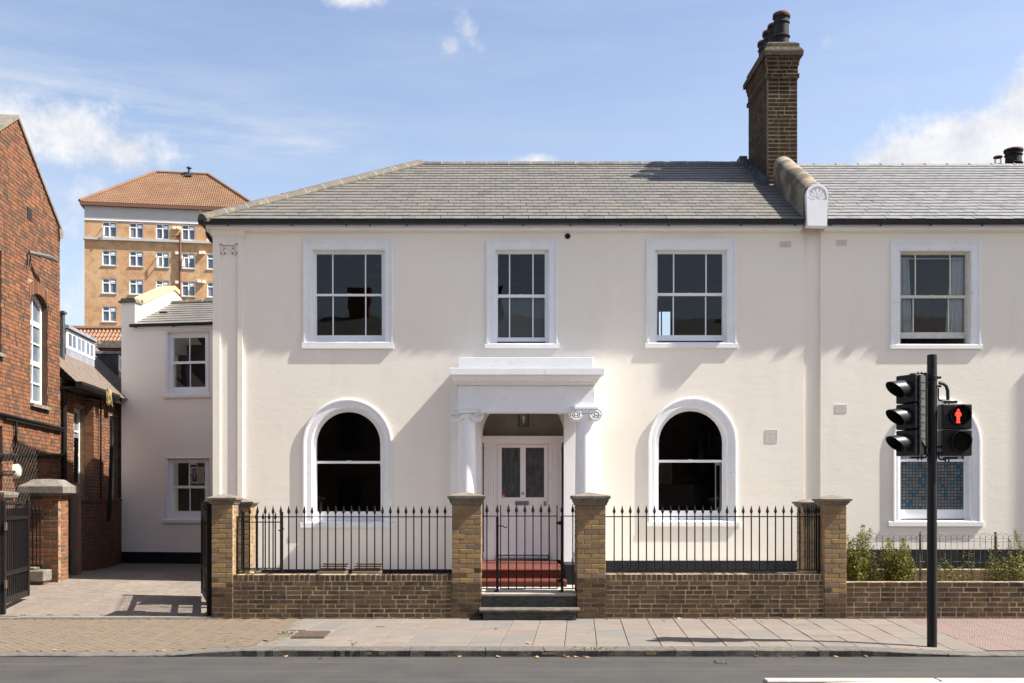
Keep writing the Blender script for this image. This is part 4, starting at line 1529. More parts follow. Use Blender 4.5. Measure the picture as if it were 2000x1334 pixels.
# palmette: fan of lobes in relief
mb = MB()
bz = Z(389, DCF)
y0 = DCF + .019
def lobe(ang, r0, r1, wd):
    dx, dz = math.sin(ang), math.cos(ang)
    nx, nz = dz, -dx
    P0 = [(0, .25), (.35, .75), (.7, 1.0), (.92, .6), (1.0, 0)]
    pts = []
    for u, w_ in P0:
        r = r0 + (r1 - r0) * u
        pts.append((cxm + dx * r + nx * w_ * wd, bz + dz * r + nz * w_ * wd))
    for u, w_ in P0[::-1][1:]:
        r = r0 + (r1 - r0) * u
        pts.append((cxm + dx * r - nx * w_ * wd, bz + dz * r - nz * w_ * wd))
    mb.prism(pts, 'y', y0, y0 - .015)
for k in range(-3, 4):
    lobe(k * .42, .04, (.215, .19, .17, .155)[abs(k)], .019)
for sgn in (-1, 1):
    pts = [(cxm + sgn * (.02 + .0135 * a), y0 - .006, bz + .006 + .012 * math.sin(a * .8) + .002 * a) for a in range(0, 9)]
    pts += [(cxm + sgn * (.125 + .024 * math.cos(a * .7)), y0 - .006, bz + .045 + .024 * math.sin(a * .7)) for a in range(-1, 7)]
    mb.tube(pts, .009, 6)
mb.build('palmette', M['stone_white'], cop)

# chimney stack
DF, DB = 21.05, RD + .05
cx0, cx1 = X(1500, DF), X(1557.5, DF)
zc0 = EAVE_Z + (DF - DGF) * SLOPE - .15
zst = Z(154, DF)
zcap = Z(112, DF)
mb = MB()
mb.box(cx0 + .002, cx1 - .002, DF + .002, DB - .002, zc0 - .4, zcap)
chim = mb.build('chimney', M['mortar_c'], house)
chim['label'] = 'tall soot dark brick chimney stack with four black pots'
rs = random.Random(17)
side = MB()
nc = int((zcap - zc0 + .0) / .0836)
ch = (zcap - zc0) / nc
for i in range(nc):
    z = zc0 + i * ch
    fr = (z - zst) / (zcap - zst)
    ov = 0.0
    if abs(z - Z(153, DF)) < ch * .75:
        ov = .035
    elif fr > .78:
        ov = .045
    elif fr > .55:
        ov = .03
    elif fr > .2:
        ov = .012
    x0_, x1_, y0_, y1_ = cx0 - ov, cx1 + ov, DF - ov, DB + ov
    if ov > 0:
        mb = MB()
        mb.box(x0_ + .002, x1_ - .002, y0_ + .002, y1_ - .002, z, z + ch)
        mb.build('mortar_course', M['mortar_c'], chim)
    lay(chim, x0_, y0_, 0, x1_ - x0_, z, ch, 1, lambda i_: 'brick_c', rs, pattern='mixed', depth_jit=.001, bed=.018)
    u = DF - ov + .11
    while u < y1_ - .03:
        w_ = rs.choice((.225, .225, .115))
        if y1_ - u - w_ < .06:
            w_ = y1_ - u
        side.box(x0_ + rs.uniform(-.002, .002), x0_ + .05, u + .005, u + w_ - .006, z + .004, z + ch - .013)
        u += w_
o = side.build('side_brick', M['brick_c'], chim)
o['kind'] = 'stuff'
cmx, cmy = (cx0 + cx1) / 2, (DF + DB) / 2
cap_mesh(chim, cmx, cmy, cx1 - cx0, DB - DF, zcap, [(.02, 0), (.095, .01), (.10, .10), (.09, .13), (.04, .20), (.035, .205), (.03, .28), (-.03, .33)], .36, 'sootstone')
zp = zcap + .33


def pot(parent, x, y, z, h, r, mat='potblack'):
    mb = MB()
    mb.lathe([(r * 1.0, -.1), (r * .97, .05), (r * .95, h * .22), (r * 1.12, h * .235), (r * 1.14, h * .27), (r * .98, h * .30), (r * .96, h * .66), (r * 1.08, h * .675), (r * 1.1, h * .70), (r * .99, h * .73),
              (r * .98, h * .84), (r * 1.14, h * .86), (r * 1.16, h * .93)], (x, y, z), 20)
    mb.cur = 1
    mb.lathe([(r * 1.16, h * .93), (r * 1.12, h * .99), (r * .9, h), (r * .82, h * .9)], (x, y, z), 20)
    mb.build('chimney_pot', [M[mat], M['terracotta']], parent, smooth=True)


for i in range(4):
    y = DF + .20 + i * (DB - DF - .38) / 3
    pot(chim, cmx + .03, y, zp, (.66, .62, .66, .62)[i], .155)
mb = MB()
for i in range(7):
    t = DF - .12 + i * .30
    z = EAVE_Z + (t - DGF) * SLOPE
    mb.box(cx0 - .17, cx0 - .004, t, t + .30, z, z + .22 * (1 - i * .05))
mb.build('lead_flashing', M['darklead'], chim)

# pots on the next stack, at the right edge
c = thing('distant_chimney', P(2010, 320, 24.2), 'low chimney with a black pot and a red cowl behind the ridge', 'chimney')
DP = 24.2
mb = MB()
mb.box(X(1958, DP), X(2080, DP), DP, DP + .8, 7.0, Z(322, DP))
mb.build('stack', M['brick_c'], c)
pot(c, X(1992, DP), DP + .3, Z(322, DP), .47, .19)
mb = MB()
r = .085
x_, y_, z_ = X(1971.5, DP), DP + .55, Z(322, DP)
mb.lathe([(r * .85, -.1), (r * .9, .1), (r * 1.2, .15), (r * 1.25, .19), (r * .7, .19)], (x_, y_, z_), 14)
for k in range(4):
    a = k * math.pi / 2 + .5
    mb.tube([(x_ + r * math.cos(a), y_ + r * math.sin(a), z_ + .18), (x_ + r * math.cos(a), y_ + r * math.sin(a), z_ + .36)], .008, 5)
mb.lathe([(r * 1.25, .35), (r * 1.2, .38), (.0, .41)], (x_, y_, z_), 14)
mb.build('cowl', M['terracotta'], c, smooth=True)
# ------------------------------------------------------------------ porch
PF = DW - .92          # frieze face
PC = DW - 1.14          # cornice face
PA = DW - .78              # column axis
porch = thing('porch', (X(1027, PF), PF, GZ), None, None)
porch.parent = house
porch.location = WL[porch] - WL[house]


def entab(name, l, r, top, bot, yface, mat='stone_white', back=None, wallw=None):
    mb = MB()
    mb.box(X(l, yface), X(r, yface), yface, back or DW - .002, Z(bot, yface), Z(top, yface))
    return mb.build(name, M[mat], porch, bevel=.004)


entab('blocking_course', 895, 1158.3, 698, 718.2, PF - .02)
mb = MB()
mb.box(X(882, PC), X(1178, PC), PC + .03, DW - .003, Z(718.3, PC), Z(718.3, PC) + .006)
mb.box(X(896, PF), X(1157, PF), PF + .0, DW - .003, Z(698, PF) + .001, Z(698, PF) + .008)
mb.build('bounce_cover', M['lead'], porch)  # unseen grey sheet added to cut sunlight bouncing up onto the wall
entab('corona', 878.5, 1181, 718.4, 731.8, PC)
mb = MB()
steps = [(731.9, PC + .035), (736, PC + .045), (737, PC + .06), (744, PC + .10), (744.4, PC + .15), (748, PC + .16), (748.3, PC + .19), (752, PC + .20)]
pl = [(881, 1175.5), (882, 1174), (883, 1172), (886, 1168), (888, 1166.5), (890, 1165), (892, 1163.5), (893, 1162.3)]
loops = []
for (py, yy), (l, r) in zip(steps, pl):
    a, b, z = X(l, yy), X(r, yy), Z(py, yy)
    loops.append([(a, DW - .003, z), (a, yy, z), (b, yy, z), (b, DW - .003, z)])
mb.strip(loops)
mb.build('cornice_moulding', M['stone_white'], porch)
mb = MB()
fz0 = Z(805.2, PF)
fx0, fx1 = X(894.5, PF), X(1161, PF)
beam = .30
mb.box(fx0, fx1, PF, PF + beam, fz0, Z(751, PF))
mb.box(fx0, fx0 + beam, PF + beam, DW - .002, fz0, Z(751, PF))
mb.box(fx1 - beam, fx1, PF + beam, DW - .002, fz0, Z(751, PF))
mb.box(fx0 + beam, fx1 - beam, PF + beam, DW - .002, fz0 + .25, Z(751, PF))
mb.build('entablature', M['stone_white'], porch)
# pilasters on the wall behind the columns
DA = DW - .14
for a, b in ((880, 939.5), (1101.5, 1160)):
    mb = MB()
    mb.box(X(a, DA), X(b, DA), DA, DW - .001, .62, Z(744, DA))
    mb.build('pilaster', M['white'], porch)
# columns with volute capitals
zland = .64
for (cl, cr, bl, br_) in ((895.5, 929.0, 893, 930.5), (1124.8, 1159.2, 1123, 1161)):
    cxp = X((cl + cr) / 2, PA)
    rt = (X(cr, PA) - X(cl, PA)) / 2
    rb = (X(br_, PA) - X(bl, PA)) / 2
    zt = Z(819, PA)
    mb = MB()
    mb.lathe([(rb * 1.36, zland), (rb * 1.38, zland + .05), (rb * 1.34, zland + .085), (rb * 1.16, zland + .10), (rb * 1.12, zland + .13), (rb * 1.22, zland + .15), (rb * 1.22, zland + .18), (rb * 1.06, zland + .20), (rb, zland + .25),
              (rb * .995, zland + 1.0), (rb * .97, zland + 1.7), (rt * 1.03, zt - .35), (rt, zt - .06), (rt * 1.05, zt - .05), (rt * 1.05, zt - .02), (rt, zt - .01), (rt, zt + .06)], (cxp, PA, 0), 32)
    mb.box(cxp - rb * 1.42, cxp + rb * 1.42, PA - rb * 1.42, PA + rb * 1.42, zland - .07, zland + .002)
    mb.build('column', M['white'], porch, smooth=True)
    zc, h = Z(811.5, PA), 0
    mb = MB()
    yf_, yb_ = PA - rt - .035, PA + rt + .02
    vr = (Z(799, PA) - Z(824, PA)) / 2
    for s_ in (-1, 1):
        vx = cxp + s_ * (X(931, PA) - X(911.5, PA))
        mb.lathe([(0, yf_ + .02), (vr * .84, yf_ + .02), (vr * .86, yf_), (vr, yf_), (vr, yf_ + .03), (vr * .72, yf_ + .10), (vr * .72, yb_ - .10), (vr, yb_ - .03), (vr, yb_), (0, yb_)], (vx, 0, zc), 24, 'y')
        pts = []
        for k in range(46):
            a = k * .31
            rr = vr * (.90 - .74 * k / 45)
            pts.append((vx - s_ * rr * math.sin(a) * 1.0, yf_ + .006, zc + rr * math.cos(a)))
        mb.tube(pts, [.013 - .004 * k / 45 for k in range(46)], 6)
        mb.lathe([(0, yf_ - .012), (vr * .15, yf_ - .008), (vr * .17, yf_ + .02)], (vx, 0, zc), 10, 'y')
    vxl = X(931, PA) - X(911.5, PA)
    # sagging channel between the volutes, abacus, egg and dart row
    n = 10
    top = [(cxp - vxl + 2 * vxl * i / n, zc + vr * .98 - .012 * math.sin(math.pi * i / n)) for i in range(n + 1)]
    bot = [(p[0], p[1] - .075) for p in top]
    mb.prism(top + bot[::-1], 'y', yf_ + .006, yb_ - .006)
    mb.prism([(cxp - vxl - .03, zc + vr * .9), (cxp + vxl + .03, zc + vr * .9), (cxp + vxl + .05, zc + vr + .022), (cxp - vxl - .05, zc + vr + .022)], 'y', yf_ - .01, yb_ + .01)
    for i in range(5):
        a = -math.pi / 2 + (i - 2) * .42
        mb.lathe([(0, -.028), (.017, -.018), (.021, 0), (.014, .02), (0, .03)], (cxp + (rt + .008) * math.cos(a), PA + (rt + .008) * math.sin(a), zc - .01), 8)
    mb.lathe([(rt, -.05), (rt + .018, -.035), (rt + .02, -.02), (rt + .03, .02), (rt, .04)], (cxp, PA, zc - .01), 24)
    mb.build('capital', M['stone_white'], porch, smooth=True)
# landing and red steps are one flight of steps
st = thing('entrance_steps', (X(1022, 16.6), 17, GZ), 'red painted steps leading up to the white front door', 'steps')
sx0, sx1 = X(932, 16.5), X(1107, 16.5)


def tread(y0, y1, z0, z1, x0, x1):
    mb = MB()
    mb.prism([(y0 + .02, z0), (y0 + .02, z1 - .045), (y0, z1 - .035), (y0 - .004, z1 - .015), (y0 + .004, z1), (y1, z1), (y1, z0)], 'x', x0, x1)
    return mb.build('tread', M['redpaint'], st, bevel=.004)


tread(16.44, 16.95, GZ - .05, .475, sx0, sx1)
tread(16.90, DEN + .05, GZ - .04, zland - .012, sx0, sx1)
for s_, xx in ((-1, sx0), (1, sx1)):
    mb = MB()
    mb.box(xx + (.003 if s_ > 0 else -.23), xx + (.23 if s_ > 0 else -.003), 16.85, DW - 1.4, GZ - .05, .70 if s_ > 0 else .66)
    mb.build('side_block', M['plinth'], st)

# door wall with fanlight
mb = MB()
cxd = X(1022.4, DEN)
ra = X(1102.4, DEN) - cxd
zch = Z(851.5, DEN)
oz1 = ent[1][1] + .05
hole = arch_loop(cxd - ra, cxd + ra, GZ, zch, 24)
mb.holed([(EX0 - .1, GZ - .05), (EX0 - .1, oz1), (EX1 + .1, oz1), (EX1 + .1, GZ - .05)], [hole], DEN)
HB = [(p[0], DEN + .16, p[1]) for p in hole]
mb.strip([[(p[0], DEN, p[1]) for p in hole], HB])
dwall = mb.build('entrance_surround', M['pink_white'], house, fix=False)
DD = DEN + .10
mb = MB()
mb.box(cxd - ra, cxd + ra, DEN + .01, DEN + .13, Z(858.7, DEN), zch)
mb.box(cxd - ra, cxd + ra, DEN + .03, DEN + .12, Z(864, DEN), Z(858.8, DEN))
mb.build('transom', M['pink_white'], dwall)
mb = MB()
mb.poly([(p[0], DEN + .09, p[1]) for p in arch_loop(cxd - ra, cxd + ra, zch, zch + .001, 24)])
mb.build('fanlight_pane', M['fan'], dwall, fix=False)
# fluted pilasters and slim side lights
zdt = Z(864, DD)
zdb = zland - .01
for a, b in ((946, 964), (1078.5, 1095.5)):
    mb = MB()
    xa, xb = X(a, DD), X(b, DD)
    mb.box(xa, xb, DD - .04, DD + .02, zdb, zdt)
    nf = 4
    for k in range(nf + 1):
        xx = xa + (xb - xa) * k / nf
        mb.lathe([(.011, zdb + .16), (.011, zdt - .12)], (xx, DD - .04, 0), 8)
    mb.box(xa - .012, xb + .012, DD - .065, DD - .041, zdt - .10, zdt - .002)
    mb.box(xa - .02, xb + .02, DD - .07, DD - .041, zdb, zdb + .15)
    mb.build('pilaster', M['pink_white'], dwall)
for a, b in ((940, 945.6), (1096, 1103)):
    mb = MB()
    mb.box(X(a, DD), X(b, DD), DD + .02, DD + .03, zdb + .2, zdt - .02)
    mb.build('side_light', M['obscure'], dwall)
# the door
dx0, dx1 = X(971, DD), X(1071, DD)
zd1 = Z(868, DD)
mb = MB()
frame_bars(mb, X(964.3, DD), X(1078.2, DD), zdb, zdt, DD - .02, DD + .06, dx0 - X(964.3, DD), X(1078.2, DD) - dx1, .03, zdt - zd1)
mb.build('door_frame', M['pink_white'], dwall)
mb = MB()
gl = (X(980, DD), X(1016, DD)), (X(1026.8, DD), X(1062.8, DD))
gz0, gz1 = Z(971.5, DD), Z(874.3, DD)
pz0, pz1 = Z(1066, DD), Z(996, DD)
yd0, yd1 = DD + .012, DD + .055
holes_d = [rect_loop(a, b, gz0, gz1) for a, b in gl] + [rect_loop(a, b, pz0, pz1) for a, b in gl]
mb.holed(rect_loop(dx0 + .004, dx1 - .004, zdb + .03, zd1 - .004), holes_d, yd0)
for h in holes_d:
    h = [(p[0], p[1]) for p in h]
    I = [(p[0], yd0 + .022, p[1]) for p in h]
    mb.strip([[(p[0], yd0, p[1]) for p in h], I], closed=True)
for a, b in gl:
    mb.quad((a, yd0 + .022, pz0), (b, yd0 + .022, pz0), (b, yd0 + .022, pz1), (a, yd0 + .022, pz1))
    mb.box(a + .05, b - .05, yd0 + .006, yd0 + .021, pz0 + .05, pz1 - .05)
mb.box(dx0 + .004, dx1 - .004, yd0 + .03, yd1, zdb + .03, gz0 - .01)
mb.box(dx0 + .05, dx1 - .05, yd0 - .035, yd0 - .001, zdb + .035, zdb + .10)
door = mb.build('door', M['pink_white'], house, fix=False)
for a, b in gl:
    m2 = MB()
    m2.box(a, b, yd0 + .018, yd0 + .024, gz0, gz1)
    m2.build('door_pane', M['obscure'], door)
mb = MB()
mb.box(X(1006, DD), X(1032.8, DD), yd0 - .012, yd0 - .001, Z(987, DD), Z(978.7, DD))
mb.box(X(1009, DD), X(1029.8, DD), yd0 - .018, yd0 - .0125, Z(985.3, DD), Z(980.3, DD))
mb.build('letterbox', M['steel'], door, bevel=.002)
mb = MB()
mb.box(X(1062, DD), X(1067, DD), yd0 - .012, yd0 - .001, Z(988, DD), Z(979, DD))
mb.lathe([(0, -.06), (.02, -.055), (.024, -.04), (.012, -.025), (.012, 0)], (X(1064.5, DD), yd0 - .002, Z(983, DD)), 12, 'y')
mb.build('door_knob', M['steel'], door, smooth=True)
mb = MB()
mb.lathe([(0, -.008), (.012, -.006), (.012, 0)], (X(1066, DD), yd0 - .001, Z(1003, DD)), 10, 'y')
mb.build('keyhole_cover', M['steel'], door)
mb = MB()
c = P(1021, 964, DD)
mb.lathe([(0, -.003), (.034, -.003), (.034, 0)], (c.x, yd0 - .001, c.z), 20, 'y')
mb.cur = 1
mb.lathe([(.030, -.0045), (.030, -.0035), (.034, -.0035), (.034, -.0045), (.030, -.0045)], (c.x, yd0 - .001, c.z), 20, 'y')
mb.box(c.x - .008, c.x + .008, yd0 - .006, yd0 - .0042, c.z - .008, c.z + .018)
mb.box(c.x - .024, c.x + .024, yd0 - .006, yd0 - .0042, c.z - .006, c.z + .002)
mb.build('round_sticker', [M['sticker_white'], M['sticker_black']], door)
mb = MB()
mb.box(X(980.6, DD), X(986, DD), yd0 + .015, yd0 + .0175, Z(970.8, DD), Z(962.5, DD))
mb.cur = 1
mb.box(X(981.4, DD), X(985.2, DD), yd0 + .0135, yd0 + .0148, Z(970, DD), Z(968.4, DD))
mb.build('small_sticker', [M['sticker_red'], M['sticker_white']], door)
mb = MB()
mb.box(X(1073.6, DD), X(1078, DD), DD - .034, DD - .021, Z(943.5, DD), Z(922, DD))
mb.cur = 1
for py in (926, 935.5):
    mb.lathe([(0, -.006), (.007, -.004), (.007, 0)], (X(1075.8, DD), DD - .0345, Z(py, DD)), 10, 'y')
mb.build('door_bell', [M['pink_white'], M['sticker_black']], dwall)
# floor grille in front of the door
gr = thing('boot_grille', (X(1022, 19.2), DEN - .15, zland), 'dark metal foot grille on the red step below the door', 'grille')
mb = MB()
for k in range(15):
    xx = X(974, 19) + k * (X(1070, 19) - X(974, 19)) / 14
    mb.box(xx - .008, xx + .008, DEN - .30, DEN - .03, zland - .012, zland + .012)
mb.build('bar', M['iron'], gr)
mb = MB()
frame_bars(mb, X(970, 19), X(1074, 19), zland, zland + .09, DEN - .02, DEN - .006, .02, .02, .02, .02)
for k in range(2):
    mb.box(X(971, 19), X(1073, 19), DEN - .32 + k * .28, DEN - .30 + k * .28, zland - .0125, zland + .014)
mb.build('rim', M['iron'], gr)
# lantern hung in the porch
lx, ly = X(1022.5, DW - .5), DW - .5
zl1, zl0 = Z(804, ly), Z(832, ly)
lan = thing('hanging_lantern', (lx, ly, zl1), 'black framed square lantern hanging inside the porch above the door', 'lantern')
hw = .085
mb = MB()
for a in (-1, 1):
    for b in (-1, 1):
        mb.box(lx + a * hw - .008, lx + a * hw + .008, ly + b * hw - .008, ly + b * hw + .008, zl0, zl1)
mb.box(lx - hw - .012, lx + hw + .012, ly - hw - .012, ly + hw + .012, zl0 - .012, zl0 - .001)
mb.box(lx - hw - .012, lx + hw + .012, ly - hw - .012, ly + hw + .012, zl1 + .001, zl1 + .014)
mb.tube([(lx, ly, zl1 + .014), (lx, ly, zl1 + .25)], .008, 6)
mb.build('frame', M['black'], lan)
for k, (dx, dy) in enumerate(((0, -1), (1, 0), (0, 1), (-1, 0))):
    mb = MB()
    if dx == 0:
        y = ly + dy * hw
        mb.quad((lx - hw + .009, y, zl0), (lx + hw - .009, y, zl0), (lx + hw - .009, y, zl1), (lx - hw + .009, y, zl1))
    else:
        x = lx + dx * hw
        mb.quad((x, ly - hw + .009, zl0), (x, ly + hw - .009, zl0), (x, ly + hw - .009, zl1), (x, ly - hw + .009, zl1))
    mb.build('pane', M['flatglass'], lan, fix=False)
mb = MB()
mb.lathe([(.0, 0), (.012, 0), (.012, .05), (.024, .08), (.027, .105), (.018, .13), (0, .138)], (lx, ly, zl0 + .05), 12)
mb.build('bulb', M['bulb'], lan, smooth=True)

# ------------------------------------------------------------------ side extension
ext = thing('side_wing', (X(237, DE), DE, .1), 'shaded cream side wing with slate roof at the end of the driveway', 'house wing')
EX = X(237, DE)
ezt = Z(640, DE)
WINE = {
    'e1': dict(outer=(330, 419, 650, 772), inner=(334, 419, 652, 772), glass=(344.5, 409.3, 663.5, 758), meet=(708.5, 713.2), rail=770, bars=(377.3,), sill=(326.5, 424, 772, 778.8)),
    'e2': dict(outer=(330, 419, 895, 1014), inner=(334, 419, 897, 1014), glass=(344.2, 408.5, 905, 997.8), meet=(949, 954), rail=1012, bars=(376.4,), sill=(324, 424, 1014, 1021)),
}
holes = []
for k, px in WINE.items():
    w, H, inf = sash_window(ext, px, DE, sill_proj=.05)
    INFO[k] = (w, inf)
    holes.append(H)
mb = MB()
EXR = HX0 - .02
gz = drive_z(DE)
mb.holed([(EX, gz - .4), (EX, ezt), (EXR, ezt), (EXR, gz - .4)], holes, DE)
mb.quad((EX, DE, gz - .4), (EX, DE, ezt), (EX, DE + 4.2, ezt), (EX, DE + 4.2, gz - .4))
mb.quad((EX + .1, DE + 4.2, gz - .4), (EX + .1, DE + 4.2, ezt), (EXR, DE + 4.2, ezt), (EXR, DE + 4.2, gz - .4))
mb.build('wall', M['stucco_wing'], ext, fix=False)
mb = MB()
efz = Z(835, DE)
mb.box(EX + .12, EXR, DE + .3, DE + 4.0, efz - .15, efz)
mb.box(EX + .12, EXR, DE + 2.9, DE + 2.95, gz, ezt - .02)
mb.build('interior', M['room'], ext)
mb = MB()
mb.box(EX + .003, EXR, DE - .014, DE - .001, gz - .3, Z(1077.5, DE))
mb.build('plinth', M['plinth'], ext)
w, f = INFO['e1']
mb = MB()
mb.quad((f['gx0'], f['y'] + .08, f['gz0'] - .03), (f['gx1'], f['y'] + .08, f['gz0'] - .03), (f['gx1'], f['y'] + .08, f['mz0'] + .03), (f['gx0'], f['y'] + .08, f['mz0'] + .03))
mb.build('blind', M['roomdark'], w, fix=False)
# pale wall panel inside the lower window with framed pictures and a house plant
w, f = INFO['e2']
mb = MB()
yy = DE + 2.85
mb.box(X(340, yy), X(372, yy), yy, yy + .03, Z(945, yy), Z(912, yy))
mb.build('inside_wall', M['pink_white'], w)
mb = MB()
frame_bars(mb, X(349, yy), X(357, yy), Z(940, yy), Z(916, yy), yy - .03, yy - .002, .03, .03, .04, .04)
mb.build('picture_frame', M['woodred'], w)
ipl = thing('indoor_plant', P(402, 985, DE + .6), 'leafy green plant standing inside the extension window', 'plant')
mb = MB()
rs = random.Random(2)
base = P(400, 985, DE + .55)
for k in range(46):
    a = rs.uniform(0, 6.28)
    p = base + Vector((rs.gauss(0, .11), rs.gauss(0, .08), rs.uniform(.1, .75)))
    q = p + Vector((math.cos(a) * .10, math.sin(a) * .08, rs.uniform(-.05, .10)))
    s_ = Vector((-math.sin(a) * .03, math.cos(a) * .03, .015))
    m_ = (p + q) / 2
    mb.poly([p, m_ + s_, q, m_ - s_])
mb.build('leaves', M['indoor'], ipl, fix=False)
mb = MB()
mb.lathe([(.07, 0), (.10, .16), (.09, .16), (.08, .12)], (base.x, base.y, base.z - .12), 14)
mb.build('pot', M['roomdark'], ipl)
# roof of the extension
eD0, eZ0 = DE - .14, Z(634.5, DE - .14)
eDR = DE + 2.0
eZR = Z(594, eDR)
es = (eZR - eZ0) / (eDR - eD0)
RX0 = X(264, DE)
mb = MB()
mb.poly([(RX0 - .05, eD0, eZ0 - .012), (EXR, eD0, eZ0 - .012), (EXR, eDR, eZR - .012), (RX0 - .05, eDR, eZR - .012)])
mb.poly([(RX0 - .05, eDR, eZR - .012), (EXR, eDR, eZR - .012), (EXR, eDR + 2.1, eZ0), (RX0 - .05, eDR + 2.1, eZ0)])
eroof = mb.build('roof', M['deck'], ext, fix=False)
slate_roof(eroof, RX0 - .02, EXR, eDR - eD0, 9, .30, 'slate', 300, 55, slope=es, base=(eD0, eZ0), jit=.01)
x = RX0 + .05
while x < EXR:
    half_round((x + .004, eDR, eZR), (x + .446, eDR, eZR), .11).build('ridge_tile', M['hip'], eroof, smooth=True)
    half_round((x - .012, eDR, eZR), (x + .012, eDR, eZR), .114).build('mortar_joint', M['lime'], eroof, smooth=True)
    x += .45
mb = MB()
vx = X(312, DE + .9)
vz = eZ0 + (DE + .9 - eD0) * es
mb.box(vx - .10, vx + .10, DE + .87, DE + .97, vz + .005, vz + .055)
mb.build('roof_vent', M['hole'], eroof)
mb = MB()
yfas = DE - .05
zg = Z(634, DE - .14)
mb.prism([(yfas + p[0] * .8, zg + p[1] * .8) for p in GUT], 'x', X(255, DE - .14), EXR)
for b in (268, 346):
    xb = X(b, DE - .1)
    mb.box(xb - .012, xb + .012, yfas - .07, yfas, zg - .085, zg - .067)
mb.build('gutter', M['gutter'], ext)
mb = MB()
mb.box(X(264, yfas), EXR, yfas + .002, yfas + .02, Z(646, yfas), zg)
mb.box(X(264, yfas), EXR, yfas + .021, DE + .01, Z(646, yfas) + .003, Z(646, yfas) + .02)
mb.build('fascia', M['white'], ext)
# parapet of the extension with its stone and sandy coping
mb = MB()
xa, xb = EX - .002, X(266, DE)
zt0 = Z(592, DE)
ztk = Z(566, eDR)
mb.prism([(DE - .003, ezt - .3), (DE - .003, zt0), (DE + .32, zt0), (eDR + .1, ztk), (eDR + 2.2, zt0), (eDR + 2.2, ezt - .3)], 'x', xa, xb)
par = mb.build('parapet', M['stucco_wing'], ext)
mb = MB()
mb.box(xa - .05, xb + .05, DE - .06, DE + .34, zt0 + .001, zt0 + .05)
mb.prism([(xa - .02, zt0 + .051), (xb + .02, zt0 + .051), (xb - .01, zt0 + .12), (xa + .01, zt0 + .12)], 'y', DE - .02, DE + .32)
mb.build('cap_stone', M['greystone'], par)
mb = MB()
mb.prism([(DE + .345, zt0 + .04), (DE + .345, zt0 + .13), (eDR + .1, ztk + .11), (eDR + .4, ztk + .05), (eDR + .4, ztk - .06), (eDR + .1, ztk + .005)], 'x', xa - .03, xb + .04)
mb.build('coping', M['sand'], par)
ext.rotation_euler = (0, 0, math.radians(-9))

# ------------------------------------------------------------------ front boundary
GR = 'brick piers of the front boundary'
gl0, gl1 = X(882, D1), X(940.5, D1)
gr0, gr1 = X(1126.5, D1), X(1183.5, D1)
pier('brick gate pier on the left of the small iron gate', gl0, gl1, D1 - .012, .44, -.05, Z(986, D1), Z(967.5, D1), 'rl', .58, 31, GR)
pier('brick gate pier on the right of the small iron gate', gr0, gr1, D1 - .012, .44, -.05, Z(987, D1), Z(968, D1), 'rl', .58, 32, GR)
ol0, ol1 = X(413, D1), X(455.5, D1)
or0, or1 = X(1609, D1), X(1653.5, D1)
pier('brick end pier beside the open black driveway gate', ol0, ol1, D1 - .012, .33, -.05, Z(984.5, D1), Z(971.5, D1), 'rl', .50, 33, GR)
pier('brick end pier beside the green shrubs', or0, or1, D1 - .012, .33, -.05, Z(986, D1), Z(974, D1), 'rl', .36, 34, GR)
D2 = 16.3
il0, il1 = X(440, D2), X(489.5, D2) - .005
ir0, ir1 = X(1568, D2), X(1568, D2) + .335
pier('inner brick pier standing behind the left end pier', il1 - .335, il1, D2, .33, GZ - .05, Z(990, D2), Z(979.5, D2), 'rl', 0, 35, GR)
pier('inner brick pier standing behind the right end pier', ir0, ir1, D2, .33, GZ - .05, Z(991, D2), Z(980, D2), 'rl', 0, 36, GR)
WT = .33
wl = wall_run('front_wall', 'low sooty brick wall under the left railings', ol1 + .001, gl0 - .001, D1, WT, -.05, Z(1122, D1), True, 41, 'brick_d', 'mortar_d')
wr = wall_run('front_wall', 'low sooty brick wall under the right railings', gr1 + .001, or0 - .001, D1, WT, -.05, Z(1121, D1), True, 42, 'brick_d', 'mortar_d')
wn = wall_run('front_wall', 'low dark brick wall behind the traffic signal pole', or1 + .001, 11.5, D1 + .01, .22, -.05, Z(1137, D1), False, 43, 'brick_d', 'mortar_d')
wall_run('inner_wall', 'short pale brick wall behind the wire fence', X(1683, 16.6), 11.5, 16.6, .22, .40, Z(1112, 16.6), False, 44, 'brick', 'mortar', cat='brick wall')
# gate steps of dark stone
gs = thing('gate_steps', (X(1033, D1), D1, 0), 'two worn dark stone steps below the small iron gate', 'steps')
mb = MB()
a, b = gl1 + .002, gr0 - .002
mb.box(a, b, D1 + .06, D1 + .5, -.05, Z(1163.8, D1 + .05) + .02)
mb.build('riser', M['darkstone'], gs)
mb = MB()
mb.prism([(D1 + .035, .33), (D1 + .03, .36), (D1 + .04, .378), (D1 + .9, .384), (D1 + .9, .33)], 'x', a, b)
mb.build('top_step', M['stonetop'], gs)
mb = MB()
mb.box(a + .02, b - .02, D1 - .20, D1 + .059, -.05, .115)
mb.build('riser', M['darkstone'], gs)
mb = MB()
rs = random.Random(3)
L = []
for i in range(9):
    xx = a - .03 + (b - a + .06) * i / 8
    j = rs.uniform(-.012, .012)
    L.append([(xx, D1 - .24 + j, .118), (xx, D1 - .25 + j, .150 + j * .2), (xx, D1 - .235 + j, .168 + j * .2), (xx, D1 - .017, .172), (xx, D1 - .017, .118)])
mb.strip(L, closed=True)
mb.poly(L[0])
mb.poly(L[-1])
mb.build('lower_step', M['nosing'], gs)

# ------------------------------------------------------------------ railings
RLM = {}


def bar_mesh(h, sq, key):
    k = ('bar', round(h, 3), sq)
    if k not in RLM:
        mb = MB()
        mb.box(-sq / 2, sq / 2, -sq / 2, sq / 2, 0, h)
        RLM[k] = mb.mesh('bar', M['black'], origin=(0, 0, 0))
    return RLM[k]


